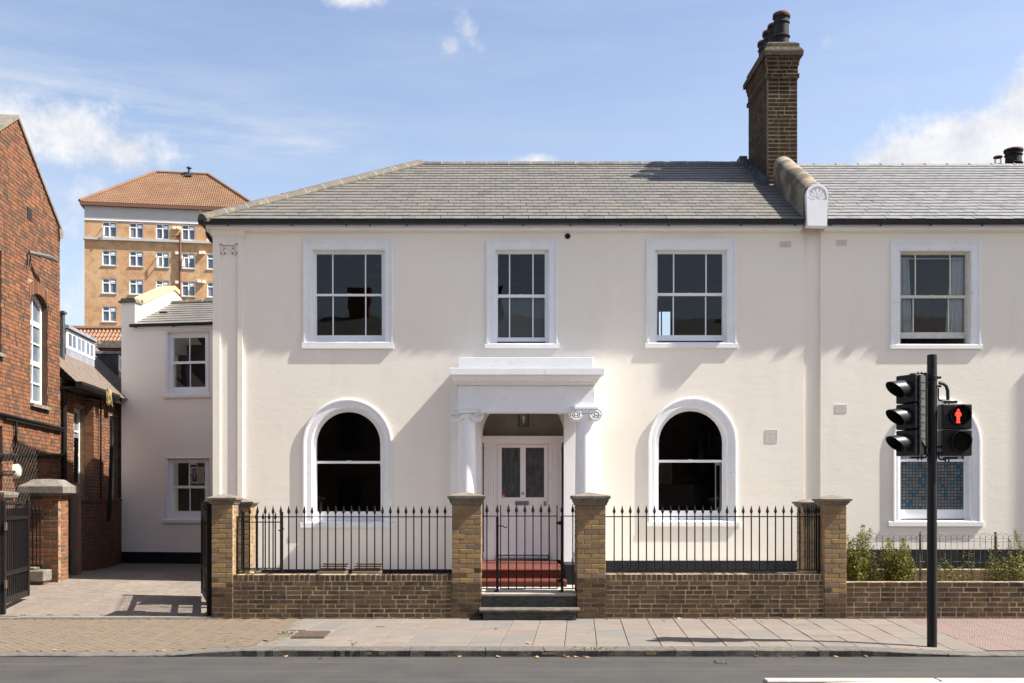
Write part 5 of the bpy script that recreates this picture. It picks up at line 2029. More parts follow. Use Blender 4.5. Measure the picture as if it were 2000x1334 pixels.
def spear_mesh(s=1.0):
    k = ('spear', s)
    if k not in RLM:
        mb = MB()
        mb.lathe([(.008, 0), (.013, .008), (.008, .018), (.011, .03), (.0075, .04), (.012, .05), (.026, .078), (.020, .105), (.010, .145), (.002, .182), (0, .185)], (0, 0, 0), 8)
        me = mb.mesh('spearhead', M['black'], origin=(0, 0, 0), smooth=True)
        for v in me.vertices:
            v.co *= s
            v.co.y *= .75
        RLM[k] = me
    return RLM[k]


def add_bar(parent, x, y, z0, zrail, sq=.017, s=1.0, spear=True, rot=0.0):
    b = link('bar', bar_mesh(zrail - z0, sq, 0), (x, y, z0), parent, rot)
    if spear:
        link('spearhead', spear_mesh(s), (x, y, zrail), b)
    return b


RY = D1 + .18


def railing(label, xs_px, rail_y, bot_y, tip_y, xa, xb, gid):
    zr, zb, zt = Z(rail_y, RY), Z(bot_y, RY), Z(tip_y, RY)
    t = thing('railing', ((xa + xb) / 2, RY, zb), label, 'railing', gid)
    for x in xs_px:
        add_bar(t, X(x, RY), RY, zb - (.0), zr, s=(zt - zr) / .185)
    for z, nm in ((zr, 'rail'), (zb, 'rail')):
        mb = MB()
        mb.box(xa, xb, RY - .011, RY + .011, z - .008, z + .008)
        mb.build(nm, M['black'], t)
    return t


RG = 'iron railings along the front wall'
r1 = railing('black spearhead railings in front of the left arched window', [472.3 + 15.27 * i for i in range(27)], 1009.5, 1113, 987, ol1, gl0, RG)
r2 = railing('black spearhead railings in front of the right arched window', [1199.5 + 15.76 * i for i in range(26)], 1009, 1113, 986.5, gr1, or0, RG)
for t, xx in ((r1, ol1 + .012), (r2, or0 - .03)):
    mb = MB()
    mb.box(xx, xx + .018, RY - .012, RY + .012, Z(1121, RY), Z(1009, RY))
    mb.build('end_bar', M['black'], t)
# small gate between the piers
gt = thing('iron_gate', (X(1033, RY), RY, .38), 'small black iron gate with spearheads between the brick gate piers', 'gate')
zr, zb = Z(1008, RY), Z(1149.5, RY)
for x in (993.2, 1008.8, 1025.2, 1041, 1056.8, 1072.8):
    add_bar(gt, X(x, RY), RY, zb, zr, s=1.0)
mb = MB()
for x in (977.6, 1088):
    mb.box(X(x, RY) - .008, X(x, RY) + .008, RY - .012, RY + .012, zb - .006, Z(986.5, RY))
mb.box(X(977.6, RY), X(1088, RY), RY - .010, RY + .010, zr - .007, zr + .007)
mb.box(X(977.6, RY), X(1088, RY), RY - .010, RY + .010, zb - .007, zb + .007)
mb.build('gate_frame', M['black'], gt)
mb = MB()
mb.tube([(X(974, RY), RY - .02, Z(1027, RY)), (X(983, RY), RY - .025, Z(1027.5, RY)), (X(986, RY), RY - .03, Z(1030.5, RY)), (X(990, RY), RY - .03, Z(1030, RY)), (X(989.5, RY), RY - .03, Z(1027.5, RY))], .009, 6)
mb.build('latch', M['black'], gt)
mb = MB()
for y in (1021.5, 1134):
    mb.box(X(1086, RY), X(1096, RY), RY - .02, RY - .012, Z(y + 2, RY), Z(y - 2, RY))
    mb.lathe([(.014, -.03), (.014, .03)], (X(1093, RY), RY - .02, Z(y, RY)), 8, caps=True)
mb.build('hinge', M['black'], gt)
fx = thing('gate_side_rails', (X(960, RY), RY, .38), 'gate posts and narrow fixed rails either side of the small iron gate', 'gate posts')
for x in (971.3, 1097.8):
    mb = MB()
    mb.box(X(x, RY) - .02, X(x, RY) + .02, RY - .02, RY + .02, .384, zr)
    p = mb.build('post', M['black'], fx)
    link('spearhead', spear_mesh(1.0), (X(x, RY), RY, zr), p)
    mb = MB()
    mb.tube([(X(x, RY) - .05, RY + .0, .386), (X(x, RY) - .025, RY, .40), (X(x, RY), RY - .03, .40)], .012, 6)
    mb.build('foot', M['black'], fx)
for x in (951, 1118.7):
    add_bar(fx, X(x, RY), RY, zb, zr, s=1.0)
for (xa, xb) in ((gl1, X(971, RY) - .021), (X(1098, RY) + .021, gr0)):
    for z in (zr, zb):
        mb = MB()
        mb.box(xa, xb, RY - .010, RY + .010, z - .007, z + .007)
        mb.build('rail', M['black'], fx)
# side gate at the left, behind the railings
SY = 16.05
sg = thing('side_gate', (X(512, SY), SY, GZ), 'narrow black side gate behind the left end of the railings', 'gate')
zr, zb = Z(1019.7, SY), Z(1110, SY)
for x in (500.5, 513.7, 525.6, 537.8):
    add_bar(sg, X(x, SY), SY, zb, zr, sq=.018, s=.88)
for x in (474.8, 550):
    mb = MB()
    mb.box(X(x, SY) - .022, X(x, SY) + .022, SY - .022, SY + .022, GZ, Z(1000, SY))
    mb.build('post', M['black'], sg)
for z in (zr, zb):
    mb = MB()
    mb.box(X(474.8, SY) + .023, X(550, SY) - .023, SY - .010, SY + .010, z - .008, z + .008)
    mb.build('rail', M['black'], sg)
mb = MB()
mb.tube([(X(545, SY), SY - .03, Z(1036, SY)), (X(552, SY), SY - .035, Z(1035.5, SY)), (X(555, SY), SY - .035, Z(1032, SY))], .012, 6)
mb.build('latch', M['black'], sg)
# short return railings running back from the right end pier
rt_ = thing('return_railing', (X(1600, RY), 15.9, GZ), 'short black railing running back from the right end pier', 'railing')
zr, zb = Z(1009, RY), .66
xr = X(1600.5, RY)
for k in range(7):
    add_bar(rt_, xr + .02 * 0, RY + .02 + k * .115, zb, zr, s=.95)
for z in (zr, zb):
    mb = MB()
    mb.box(xr - .009, xr + .009, RY - .02, RY + .78, z - .008, z + .008)
    mb.build('rail', M['black'], rt_)

# ------------------------------------------------------------------ driveway gates


def drive_gate(name, label, a, b, gap, zt_a, solid, lean):
    """leaf standing open: frame, bars, lower panel; a = hinge foot, b = far foot (x, d)"""
    A_ = Vector((a[0], a[1], 0))
    B_ = Vector((b[0], b[1], 0))
    L = (B_ - A_).length
    ang = math.atan2(B_.y - A_.y, B_.x - A_.x)
    zg0 = max(drive_z(a[1]), drive_z(b[1])) + .06
    t = thing(name, (a[0], a[1], drive_z(a[1])), label, 'gate', 'open driveway gates')
    xf = Matrix.Translation((a[0], a[1], 0)) @ Matrix.Rotation(ang, 4, 'Z')
    for (u0, u1) in ((0, .09), (L - .09, L)):
        mb = MB(xf)
        mb.box(u0, u1, -.035, .035, zg0 - (.20 if u0 == 0 else 0), zt_a)
        mb.build('stile', M['black'], t)
    for (z0, z1) in ((zg0, zg0 + .10), (zt_a - .30, zt_a - .24), (zg0 + solid, zg0 + solid + .07)):
        mb = MB(xf)
        mb.box(.091, L - .091, -.025, .025, z0, z1)
        mb.build('rail', M['black'], t)
    n = int((L - .18) / gap)
    for k in range(1, n):
        u = .09 + (L - .18) * k / n
        p = xf @ Vector((u, 0, zg0 + .10))
        bb = link('bar', bar_mesh(zt_a - zg0 - .22, .022, 0), p, t, ang)
        link('spearhead', spear_mesh(.9), (p.x, p.y, zt_a - .12), bb)
    mb = MB(xf)
    for z in (zg0 + .25, zt_a - .45):
        mb.box(-.03, .06, -.06, -.036, z, z + .12)
    mb.build('hinge', M['iron'], t)
    return t, xf, L, zg0


t, xf, L, zg0 = drive_gate('driveway_gate', 'open black driveway gate seen edge on beside the brick end pier', (X(409, 15.42), 15.42), (X(396.5, 17.3), 17.3), .11, Z(983, 15.42), .42, 0)
mb = MB(xf)
mb.box(L - .75, L - .10, -.012, .012, zg0 + .11, zt_p if False else zg0 + 1.30)
mb.build('lower_panel', M['black'], t)
t, xf, L, zg0 = drive_gate('driveway_gate', 'open black driveway gate at the left edge with rusty hinges', (X(4, 15.5), 15.5), (X(54, 17.0), 17.0), .105, Z(978, 15.5), .42, 0)
mb = MB()
mb.box(X(-14, 15.45), X(-2, 15.45), 15.40, 15.55, drive_z(15.4) - .1, Z(976, 15.45))
mb.build('post', M['black'], t)
# ------------------------------------------------------------------ left neighbours, built in their own frame:
# local x = back along the driveway, local y = away from the driveway (into the building)
LO = Vector((-9.23, 21.9, 0))
ld = Vector((-.08, 1.0, 0)).normalized()
LX = Matrix(((ld.x, -ld.y, 0, LO.x), (ld.y, ld.x, 0, LO.y), (0, 0, 1, 0), (0, 0, 0, 1)))
# check: local +y must lead away from the camera side (towards -X)


def s_at(px, inn=0.0):
    """local x where the photo column px meets the plane local y = inn"""
    k = (px - VX) / F
    n = Vector((-ld.y, ld.x, 0))
    o = LO + n * inn
    return (k * o.y - o.x) / (ld.x - k * ld.y)


def lp(px, py, inn=0.0):
    s = s_at(px, inn)
    p = LX @ Vector((s, inn, 0))
    return Vector((s, inn, CAMZ - (py - VY) * p.y / F))


gb = thing('red_brick_building', LX @ Vector((-2.4, 3, 0)), 'tall red brick gable building at the left edge with white arched window', 'building')
ax, az = lp(33, 229).x, lp(33, 229).z
ex, ez = 0.0, lp(117, 447).z
gs_ = (az - ez) / (ex - ax)
wx0, wx1 = lp(60, 600).x, lp(94, 600).x
wz0 = lp(73, 790).z
wz1 = lp(62, 566).z
wsp = wz1 - .16
wc = (wx0 + wx1) / 2


def seg_arch(x0, x1, z0, zs, rise, n=8):
    c = (x0 + x1) / 2
    pts = [(x0, z0)]
    for i in range(n + 1):
        u = -1 + 2 * i / n
        pts.append((c + u * (x1 - x0) / 2, zs + rise * (1 - u * u)))
    pts.append((x1, z0))
    return pts


hole = seg_arch(wx0, wx1, wz0, wsp, .16)
# second window, cut by the picture edge
vx0, vx1 = lp(-45, 600).x, lp(3.5, 600).x
vz0, vz1 = lp(0, 690).z, lp(0, 487).z
hole2 = rect_loop(vx0, vx1, vz0, vz1)
dz1 = lp(0, 832).z
hole3 = rect_loop(vx0, lp(5, 900).x, .2, dz1)
fx_ = -6.5
mb = MB(LX)
gable = [(fx_, -.2), (fx_, az - gs_ * (ax - fx_)), (ax, az), (ex, ez), (ex, -.2)]
mb.holed(gable, [hole, hole2, hole3], .012)
rv = MB(LX)
for h in (hole, hole2, hole3):
    rv.strip([[(p[0], .012, p[1]) for p in h], [(p[0], .28, p[1]) for p in h]], closed=True)
eb = MB(LX)
eb.quad((ex, .012, -.2), (ex, .012, ez), (ex, 8, ez), (ex, 8, -.2))
eb.quad((fx_, .012, -.2), (fx_, .012, gable[1][1]), (fx_, 8, gable[1][1]), (fx_, 8, -.2))
eb.quad((fx_, 8, -.2), (ex, 8, -.2), (ex, 8, ez), (fx_, 8, ez))
eb.poly([(fx_, .004, -.2), (-4.05, .004, -.2), (-4.05, .004, az - gs_ * (ax + 4.05)), (fx_, .004, gable[1][1])])
eb.build('end_wall', M['brick_w'], gb, fix=False)
gw = mb.build('wall', M['mortar_r'], gb, fix=False)
rv.build('reveal', M['brick_o'], gb, fix=False)
# every brick of the gable as geometry, joined
mb = MB(LX)
rs = random.Random(12)
ch = .0755
z = .25
i = 0
while z < az - .1:
    u = -3.9 - rs.uniform(0, .2)
    while u < 0:
        w = .225 if rs.random() < .55 else .1125
        a, b = u + .005, min(u + w - .005, -.001)
        u += w
        top = z + ch
        # gable limits
        amin, amax = ax - (az - top) / gs_, ax + (az - top) / gs_
        a, b = max(a, amin + .02), min(b, amax - .02)
        if b - a < .03:
            continue
        for (h0, h1, g0, g1) in ((wx0, wx1, wz0, wsp + .10), (vx0, vx1, vz0, vz1), (vx0, hole3[2][0], 0, dz1)):
            if top > g0 and z < g1:
                if a > h0 - .01 and b < h1 + .01:
                    a = b
                elif a < h0 < b:
                    b = h0
                elif a < h1 < b:
                    a = h1
        # soldier arch over the window
        if wx0 - .1 < (a + b) / 2 < wx1 + .1 and wsp + .08 < z < wsp + .36:
            continue
        if b - a < .02:
            continue
        pr_ = rs.uniform(-.004, .005)
        mb.box(a, b, pr_, .02, z + .005, z + ch - .006, skip='k')
    z += ch
    i += 1
# right return of the bricks is seen edge on only
for k in range(13):
    f = (k + .5) / 13 * 2 - 1
    x0_ = wc + f * (wx1 - wx0 + .16) / 2
    zb_ = wsp + .16 * (1 - f * f) + .0
    mb.box(x0_ - .034, x0_ + .034, -.008, .02, zb_ - .01, zb_ + .24)
o = mb.build('brick', M['brick_r'], gb, fix=False)
o['kind'] = 'stuff'
# verge: stone coping on top, dark edge
mb = MB(LX)
cop_t = .05
for (xa, za, xb, zb_) in ((ax, az, ex + .05, ez - .03), (ax, az, fx_, az - gs_ * (ax - fx_))):
    mb.prism([(xa, za - .03), (xb, zb_ - .03), (xb, zb_ + cop_t), (xa, za + cop_t)], 'y', -.035, .45)
mb.build('coping', M['capstone'], gb)
mb = MB(LX)
mb.prism([(ex - .10, ez - .25), (ex + .06, ez - .20), (ex + .10, ez - .03), (ex - .16, ez - .03)], 'y', -.045, .40)
mb.build('kneeler', M['capstone'], gb)
mb = MB(LX)
for (xa, za, xb, zb_) in ((ax, az, ex, ez), (ax, az, fx_, gable[1][1])):
    mb.quad((xa, .3, za - .02), (xb, .3, zb_ - .02), (xb, 8, zb_ - .02), (xa, 8, za - .02))
mb.build('roof', M['plaintile'], gb, fix=False)


def old_window(parent, loop, inn, rails, mull, mat='oldwhite'):
    """wooden window filling an opening of the local frame"""
    x0, x1 = loop[0][0], loop[-1][0]
    z0 = loop[0][1]
    ztop = max(p[1] for p in loop)
    mb = MB(LX)
    c = [((x0 + x1) / 2), (z0 + ztop) / 2]
    I = [(p[0] + (c[0] - p[0]) * .16, p[1] + (.09 if i in (0, len(loop) - 1) else -.09)) for i, p in enumerate(loop)]
    mb.strip([[(p[0], inn, p[1]) for p in loop], [(p[0], inn, p[1]) for p in I], [(p[0], inn + .06, p[1]) for p in I]], closed=True)
    for r, w_ in rails:
        mb.box(I[0][0], I[-1][0], inn + .008, inn + .05, r - w_ / 2, r + w_ / 2)
    for m_ in mull:
        mb.box(x0 + (x1 - x0) * m_ - .018, x0 + (x1 - x0) * m_ + .018, inn + .01, inn + .05, I[0][1], ztop - .10)
    w = mb.build('window', M[mat], parent)
    zs = sorted([I[0][1]] + [r for r, _ in rails] + [ztop - .09])
    xs_ = [I[0][0]] + [x0 + (x1 - x0) * m_ for m_ in mull] + [I[-1][0]]
    for a, b in zip(xs_, xs_[1:]):
        for za, zb_ in zip(zs, zs[1:]):
            p = MB(LX)
            p.quad((a, inn + .035, za), (b, inn + .035, za), (b, inn + .035, zb_), (a, inn + .035, zb_))
            p.build('pane', M['tglass'], w, fix=False)
    mb = MB(LX)
    mb.box(x0 - .04, x1 + .02, -.07, inn, z0 - .07, z0 - .002)
    mb.build('sill', M['capstone'], w)
    return w


hh = wz1 - wz0
old_window(gb, hole, .13, [(wz0 + hh * .38, .09), (wz0 + hh * .20, .03), (wz0 + hh * .56, .03), (wz0 + hh * .74, .10)], (.5,))
old_window(gb, hole2, .13, [(vz0 + (vz1 - vz0) * .5, .08)], (.5,), 'upvc')
mb = MB(LX)
mb.quad((hole3[0][0], .2, .2), (hole3[2][0], .2, .2), (hole3[2][0], .2, dz1), (hole3[0][0], .2, dz1))
mb.build('dark_doorway', M['hole'], gb, fix=False)
# slit vent, lamp bracket, conduits and pipes, bulkhead light on the gable
a, b = lp(52.5, 403), lp(61, 433)
mb = MB(LX)
mb.box(a.x, b.x, -.010, -.0055, b.z, a.z)
mb.build('slit_vent', M['hole'], gb)
wl_ = thing('wall_lamp', LX @ lp(52, 495), 'slim metal lamp on a bracket high on the red gable', 'lamp')
a = lp(52, 494)
mb = MB(LX)
mb.tube([(a.x, -.03, a.z - .25), (a.x, -.03, a.z), (a.x, -.05, a.z)], .018, 6)
mb.tube([(a.x + .12, -.03, a.z - .26), (a.x + .12, -.03, a.z)], .012, 6)
mb.build('bracket', M['iron'], wl_)
mb = MB(LX)
mb.tube([(a.x, -.05, a.z + .01), (a.x + .35, -.30, a.z + .01), (a.x + .65, -.36, a.z)], [.035, .05, .04], 8)
mb.build('lamp_head', M['signal_g'], wl_, smooth=True)
pp = thing('wall_pipes', LX @ Vector((-2, 0, 3)), 'black pipes and cables fixed along the red gable wall', 'pipes')
for (p0, p1, r) in (((-30, 802), (118, 838), .035), ((5, 818), (117, 842), .022), ((26, 822), (26, 905), .025), ((-30, 889), (118, 889), .035), ((-30, 921), (72, 921), .018)):
    a, b = lp(*p0), lp(*p1)
    mb = MB(LX)
    mb.tube([(a.x, -.05, a.z), (b.x, -.05, b.z)], r, 7)
    mb.build('pipe', M['black'], pp)
for px in (12, 46, 63):
    a = lp(px, 889)
    mb = MB(LX)
    mb.tube([(a.x - .1, -.10, a.z + .14), (a.x + .1, -.10, a.z - .14)], .009, 5)
    mb.build('spike', M['black'], pp)
bl = thing('bulkhead_light', LX @ lp(28, 920), 'oval cream bulkhead light on the red gable wall', 'lamp')
a = lp(28, 920)
mb = MB(LX)
mb.lathe([(0, -.14), (.06, -.13), (.10, -.09), (.115, -.03), (.115, .0)], (a.x, 0, a.z), 18, 'y')
for i, v in enumerate(mb.v):
    v.z = a.z + (v.z - a.z) * 1.35
mb.build('lamp_cover', M['lightcream'], bl, smooth=True)
dp = lp(126, 800)
mb = MB(LX)
mb.tube([(.10, -.06, 4.1), (.10, -.06, .3)], .055, 8)
mb.build('downpipe', M['black'], gb)

# low range with windows, tiled roof and two dormers
rg = thing('brick_range', LX @ Vector((5, 2, 0)), 'low brick range with dark tiled roof and dormers beside the driveway', 'building')
EZ = lp(180, 766).z
ran = 16.0
wA = (s_at(134, .12), s_at(156, .12))
wB = (s_at(204.5, .12), s_at(222.5, .12))
zA0, zA1 = lp(145, 970, .12).z, lp(145, 797, .12).z
zB0, zB1 = lp(213, 972, .12).z, lp(213, 813, .12).z
mb = MB(LX)
holes = [rect_loop(wA[0], wA[1], zA0, zA1), rect_loop(wB[0], wB[1], zB0, zB1)]
mb.holed([(.02, 0), (.02, EZ + .1), (ran, EZ + .1), (ran, 0)], holes, .012)
for h in holes:
    mb.strip([[(p[0], .012, p[1]) for p in h], [(p[0], .25, p[1]) for p in h]], closed=True)
mb.build('wall', M['mortar_r'], rg, fix=False)
mb = MB(LX)
rs = random.Random(14)
z = 1.2
while z < EZ - .02:
    u = .03 - rs.uniform(0, .2)
    while u < 6.2:
        w = .225 if rs.random() < .55 else .1125
        a, b = max(u + .005, .03), u + w - .005
        u += w
        for (h, g0, g1) in ((wA, zA0, zA1), (wB, zB0, zB1)):
            if z + ch > g0 and z < g1:
                if a > h[0] - .01 and b < h[1] + .01:
                    a = b
                elif a < h[0] < b:
                    b = h[0]
                elif a < h[1] < b:
                    a = h[1]
        if b - a < .02:
            continue
        mb.box(a, b, rs.uniform(-.003, .004), .02, z + .005, z + ch - .006, skip='k')
    z += ch
# buttress between the windows
b0, b1 = s_at(183, -.2), s_at(203, -.2)
z = 1.2
while z < EZ - .25:
    u = b0
    while u < b1 - .02:
        w = .225 if rs.random() < .55 else .1125
        a, b = u + .005, min(u + w, b1) - .005
        u += w
        if b - a > .02:
            mb.box(a, b, -.2 + rs.uniform(-.003, .003), -.17, z + .005, z + ch - .006)
    mb.box(b0 + .003, b0 + .03, -.195, 0, z + .005, z + ch - .006)
    z += ch
o = mb.build('brick', M['brick_r'], rg, fix=False)
o['kind'] = 'stuff'
mb = MB(LX)
mb.box(b0 + .006, b1 - .006, -.19, .01, 1, EZ - .2)
mb.build('buttress', M['mortar_r'], rg)
for (w_, z0, z1) in ((wA, zA0, zA1), (wB, zB0, zB1)):
    h = z1 - z0
    old_window(rg, rect_loop(w_[0], w_[1], z0, z1), .12, [(z0 + h * .25, .03), (z0 + h * .48, .08), (z0 + h * .74, .03)], (.5,))
# roof
RW = 2.15
mb = MB(LX)
RA = math.radians(44)
y0 = -.32
def rz(y):
    return EZ + (y - y0) * math.tan(RA)
mb.quad((.0, y0, rz(y0)), (ran, y0, rz(y0)), (ran, RW, rz(RW)), (.0, RW, rz(RW)))
mb.quad((.0, RW, rz(RW)), (ran, RW, rz(RW)), (ran, 2 * RW + .3, EZ), (.0, 2 * RW + .3, EZ))
rroof = mb.build('roof', M['deck'], rg, fix=False)
mb = MB(LX)
rs = random.Random(15)
gauge = .105
ny = int((RW - y0) / (gauge * math.cos(RA)))
for c in range(ny):
    u = .0 - rs.uniform(0, .16)
    ya = y0 + c * gauge * math.cos(RA)
    yb = ya + gauge * 1.25 * math.cos(RA)
    while u < 12:
        a, b = max(u + .002, 0), u + .163
        u += .165
        j = rs.uniform(0, .006)
        q = [mb.vert((a, ya, rz(ya) + .022 + j)), mb.vert((b, ya, rz(ya) + .022 + j)), mb.vert((b, yb, rz(yb) + .006)), mb.vert((a, yb, rz(yb) + .006))]
        mb.face(q)
        q2 = [mb.vert((a, ya, rz(ya) + .006)), mb.vert((b, ya, rz(ya) + .006))]
        mb.face((q2[0], q2[1], q[1], q[0]))
o = mb.build('roof_tile', M['plaintile'], rroof, fix=False)
o['kind'] = 'stuff'
mb = MB(LX)
mb.prism([(y0 - .02, EZ - .14), (y0 - .12, EZ - .13), (y0 - .16, EZ - .06), (y0 - .15, EZ + .0), (y0 - .02, EZ + .0)], 'x', -.05, s_at(236, y0 - .16))
mb.box(.02, s_at(236, y0), y0, .02, EZ - .16, EZ - .10)
mb.build('gutter', M['black'], rg)
mb = MB(LX)
a = lp(172, 905, -.06)
mb.tube([(s_at(193.5, -.22), -.26, EZ - .1), (s_at(193.5, -.22), -.26, 1.4)], .02, 6)
mb.build('cable_pipe', M['black'], rg)
# tuft of straw in the gutter
stw = thing('straw_tuft', LX @ Vector((lp(211, 775, -.4).x, -.4, EZ)), 'tuft of dry straw hanging from the range gutter', 'straw')
mb = MB(LX)
a = lp(211, 778, y0 - .15)
for k in range(60):
    p = Vector((a.x + rs.uniform(-.14, .14), y0 - .15 + rs.uniform(-.03, .03), EZ + rs.uniform(-.06, .05)))
    q = p + Vector((rs.uniform(-.05, .05), rs.uniform(-.06, 0), -rs.uniform(.1, .32)))
    mb.tube([p, (p + q) / 2 + Vector((0, -.015, 0)), q], .009, 3, False)
mb.build('stalks', M['straw'], stw, fix=False)


def dormer(px0, px1, inn, pyt, pyb, cheek, nwin):
    s0, s1 = s_at(px0, inn), s_at(px1, inn)
    pm_ = lp((px0 + px1) / 2, pyt, inn)
    zt_ = pm_.z
    zb_ = rz(inn) - .02
    mb = MB(LX)
    back = inn + (zt_ - rz(inn)) / math.tan(RA) + .2
    mb.box(s0, s1, inn, back, zb_, zt_)
    d = mb.build('dormer', M[cheek], rg)
    mb = MB(LX)
    mb.box(s0 - .07, s1 + .07, inn - .10, back + .1, zt_ + .001, zt_ + .07)
    mb.build('dormer_roof', M['lead'], d)
    mb = MB(LX)
    zf0, zf1 = zb_ + (zt_ - zb_) * .30, zt_ - .02
    mb.box(s0, s1, inn - .03, inn - .002, zf0, zf1)
    mb.build('window_frame', M['upvc'], d)
    for k in range(nwin):
        for m_ in range(2):
            a = s0 + .06 + (s1 - s0 - .12) * (k + .08 + m_ * .44) / nwin
            b = a + (s1 - s0 - .12) / nwin * .36
            mb = MB(LX)
            mb.box(a, b, inn - .034, inn - .0305, zf0 + .07, zf1 - .07)
            mb.build('pane', M['tglass'], d)
    mb = MB(LX)
    mb.box(s0, s1, inn - .02, inn - .002, zb_, zf0 - .002)
    mb.build('apron', M['lead'], d)


dormer(128, 183, .55, 655, 700, 'darklead', 3)
dormer(231, 252, .55, 697, 740, 'darklead', 2)
# small chimney on the range
c0 = lp(194, 690, 1.3)
mb = MB(LX)
s0 = s_at(194, 1.55)
mb.box(s0, s0 + .9, .75, 1.55, rz(1.2) - .6, lp(210, 672, 1.1).z)
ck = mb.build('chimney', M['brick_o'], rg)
mb = MB(LX)
zz = lp(210, 672, 1.1).z
mb.box(s0 - .06, s0 + .96, .69, 1.61, zz + .001, zz + .12)
mb.box(s0 + .04, s0 + .86, .79, 1.51, zz + .121, zz + .22)
mb.build('chimney_cap', M['greystone'], ck)
# black cowl seen just past the gable corner
mb = MB(LX)
a = lp(123, 610, .3)
mb.box(a.x, a.x + .14, .3, .5, rz(.3), a.z - .02)
mb.box(a.x - .03, a.x + .19, .27, .53, a.z - .019, a.z + .03)
mb.build('vent_stack', M['darklead'], rg)

# leaning dark boards and chicken wire in front of the range
bd = thing('leaning_board', LX @ Vector((wA[0], -.5, 1)), 'dark narrow board leaning in front of the shaded left window', 'board', 'leaning boards')
a, b = lp(136, 855, -.35), lp(154, 968, -.55)
mb = MB(LX)
mb.prism([(a.x, a.z), (a.x + .09, a.z), (b.x + .09, b.z - .6), (b.x, b.z - .6)], 'y', -.5, -.44)
mb.build('plank', M['hole'], bd)
bd = thing('leaning_board', LX @ Vector((wB[0], -.5, 1)), 'dark narrow board leaning in front of the sunlit right window', 'board', 'leaning boards')
a, b = lp(207, 850, -.35), lp(219, 968, -.55)
mb = MB(LX)
mb.prism([(a.x, a.z), (a.x + .09, a.z), (b.x + .11, b.z - .6), (b.x, b.z - .6)], 'y', -.5, -.44)
mb.build('plank', M['hole'], bd)


def wire_net(label, pa, pb, inn, step, cat='wire mesh'):
    t = thing('wire_mesh', LX @ Vector(((pa.x + pb.x) / 2, inn, pb.z)), label, cat)
    mb = MB(LX)
    x0, x1, z0, z1 = pa.x, pb.x, pb.z, pa.z
    n = int((x1 - x0 + (z1 - z0)) / step)
    for k in range(n):
        c = k * step
        for sgn in (1, -1):
            # line x - x0 = c - (z - z0) or mirrored
            p, q = [], []
            za = max(0, c - (x1 - x0))
            zb_ = min(z1 - z0, c)
            if zb_ <= za:
                continue
            A, B = (c - za, za), (c - zb_, zb_)
            if sgn < 0:
                A, B = (x1 - x0 - A[0], A[1]), (x1 - x0 - B[0], B[1])
            mb.tube([(x0 + A[0], inn, z0 + A[1]), (x0 + B[0], inn + .004 * sgn, z0 + B[1])], .0010, 3, False)
    o = mb.build('wire', M['wire'], t, fix=False)
    o['kind'] = 'stuff'


wire_net('sagging chicken wire in front of the shaded range wall', lp(153, 868, -.4), lp(196, 975, -.4), -.4, .11)
wire_net('square wire mesh behind the driveway gate at left', lp(8, 862, -.5), lp(72, 990, -.5), -.5, .14)

# low dark wall, timber post and red pier along the drive
wa, wb = Vector((-8.28, 20.25, 0)), Vector((-9.36, 25.9, 0))
lw = thing('side_wall', (-8.8, 23, .2), 'low shaded brick wall running back along the driveway', 'brick wall')
n_ = -.95
zt_ = 1.775
ang = math.atan2(wb.y - wa.y, wb.x - wa.x)
WX = Matrix.Translation(wa) @ Matrix.Rotation(ang, 4, 'Z')
wl2 = (wb - wa).length
mb = MB(WX)
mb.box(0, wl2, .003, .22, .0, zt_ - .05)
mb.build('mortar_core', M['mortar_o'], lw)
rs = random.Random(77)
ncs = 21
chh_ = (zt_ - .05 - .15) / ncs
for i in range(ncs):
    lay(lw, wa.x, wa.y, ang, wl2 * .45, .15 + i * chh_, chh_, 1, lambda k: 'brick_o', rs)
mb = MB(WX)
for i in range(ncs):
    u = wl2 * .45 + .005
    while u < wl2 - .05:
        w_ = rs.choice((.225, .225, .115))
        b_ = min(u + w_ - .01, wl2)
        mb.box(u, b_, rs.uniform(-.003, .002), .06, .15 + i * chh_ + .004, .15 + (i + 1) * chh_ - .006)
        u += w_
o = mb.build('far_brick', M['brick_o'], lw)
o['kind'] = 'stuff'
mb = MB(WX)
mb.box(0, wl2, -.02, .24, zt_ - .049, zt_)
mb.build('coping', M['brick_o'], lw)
tp = thing('timber_post', LX @ Vector((s_at(146, n_), n_, .2)), 'tall weathered timber gate post beside the red brick pier', 'post')
mb = MB()
D_ = 19.95
mb.box(X(137.5, D_), X(150, D_), D_, D_ + .16, drive_z(D_) - .05, Z(943, D_))
mb.build('post', M['woodgrey'], tp, bevel=.008)
mb = MB()
mb.box(X(150, D_) + .001, X(150, D_) + .025, D_ + .01, D_ + .15, drive_z(D_) - .05, Z(944, D_))
mb.build('red_edge_board', M['woodred'], tp)
DP_ = 18.95
rx1 = X(114.5, DP_)
rx0 = rx1 - .56
pz = drive_z(DP_) - .05
rp = thing('brick_pier', ((rx0 + rx1) / 2, DP_ + .22, pz), 'stout red brick gate pier with a broad grey stone cap', 'brick pier', GR)
mb = MB()
zt = Z(968, DP_)
mb.box(rx0 + .006, rx1 - .006, DP_ + .006, DP_ + .434, pz, zt)
mb.build('mortar_core', M['mortar_r'], rp)
rs = random.Random(51)
n = int(round((zt - pz) / .076))
ch2 = (zt - pz) / n
lay(rp, rx0, DP_, 0, rx1 - rx0, pz, ch2, n, lambda i: 'brick_r', rs, pattern='pier')
lay(rp, rx1, DP_ + .104, math.pi / 2, .336, pz, ch2, n, lambda i: 'brick_r', rs, pattern='pier')
cap_mesh(rp, (rx0 + rx1) / 2, DP_ + .22, rx1 - rx0, .44, zt, [(.0, 0), (.10, .045), (.135, .05), (.135, .17), (.12, .185), (.03, .235), (-.05, .30)], .315, 'greystone')
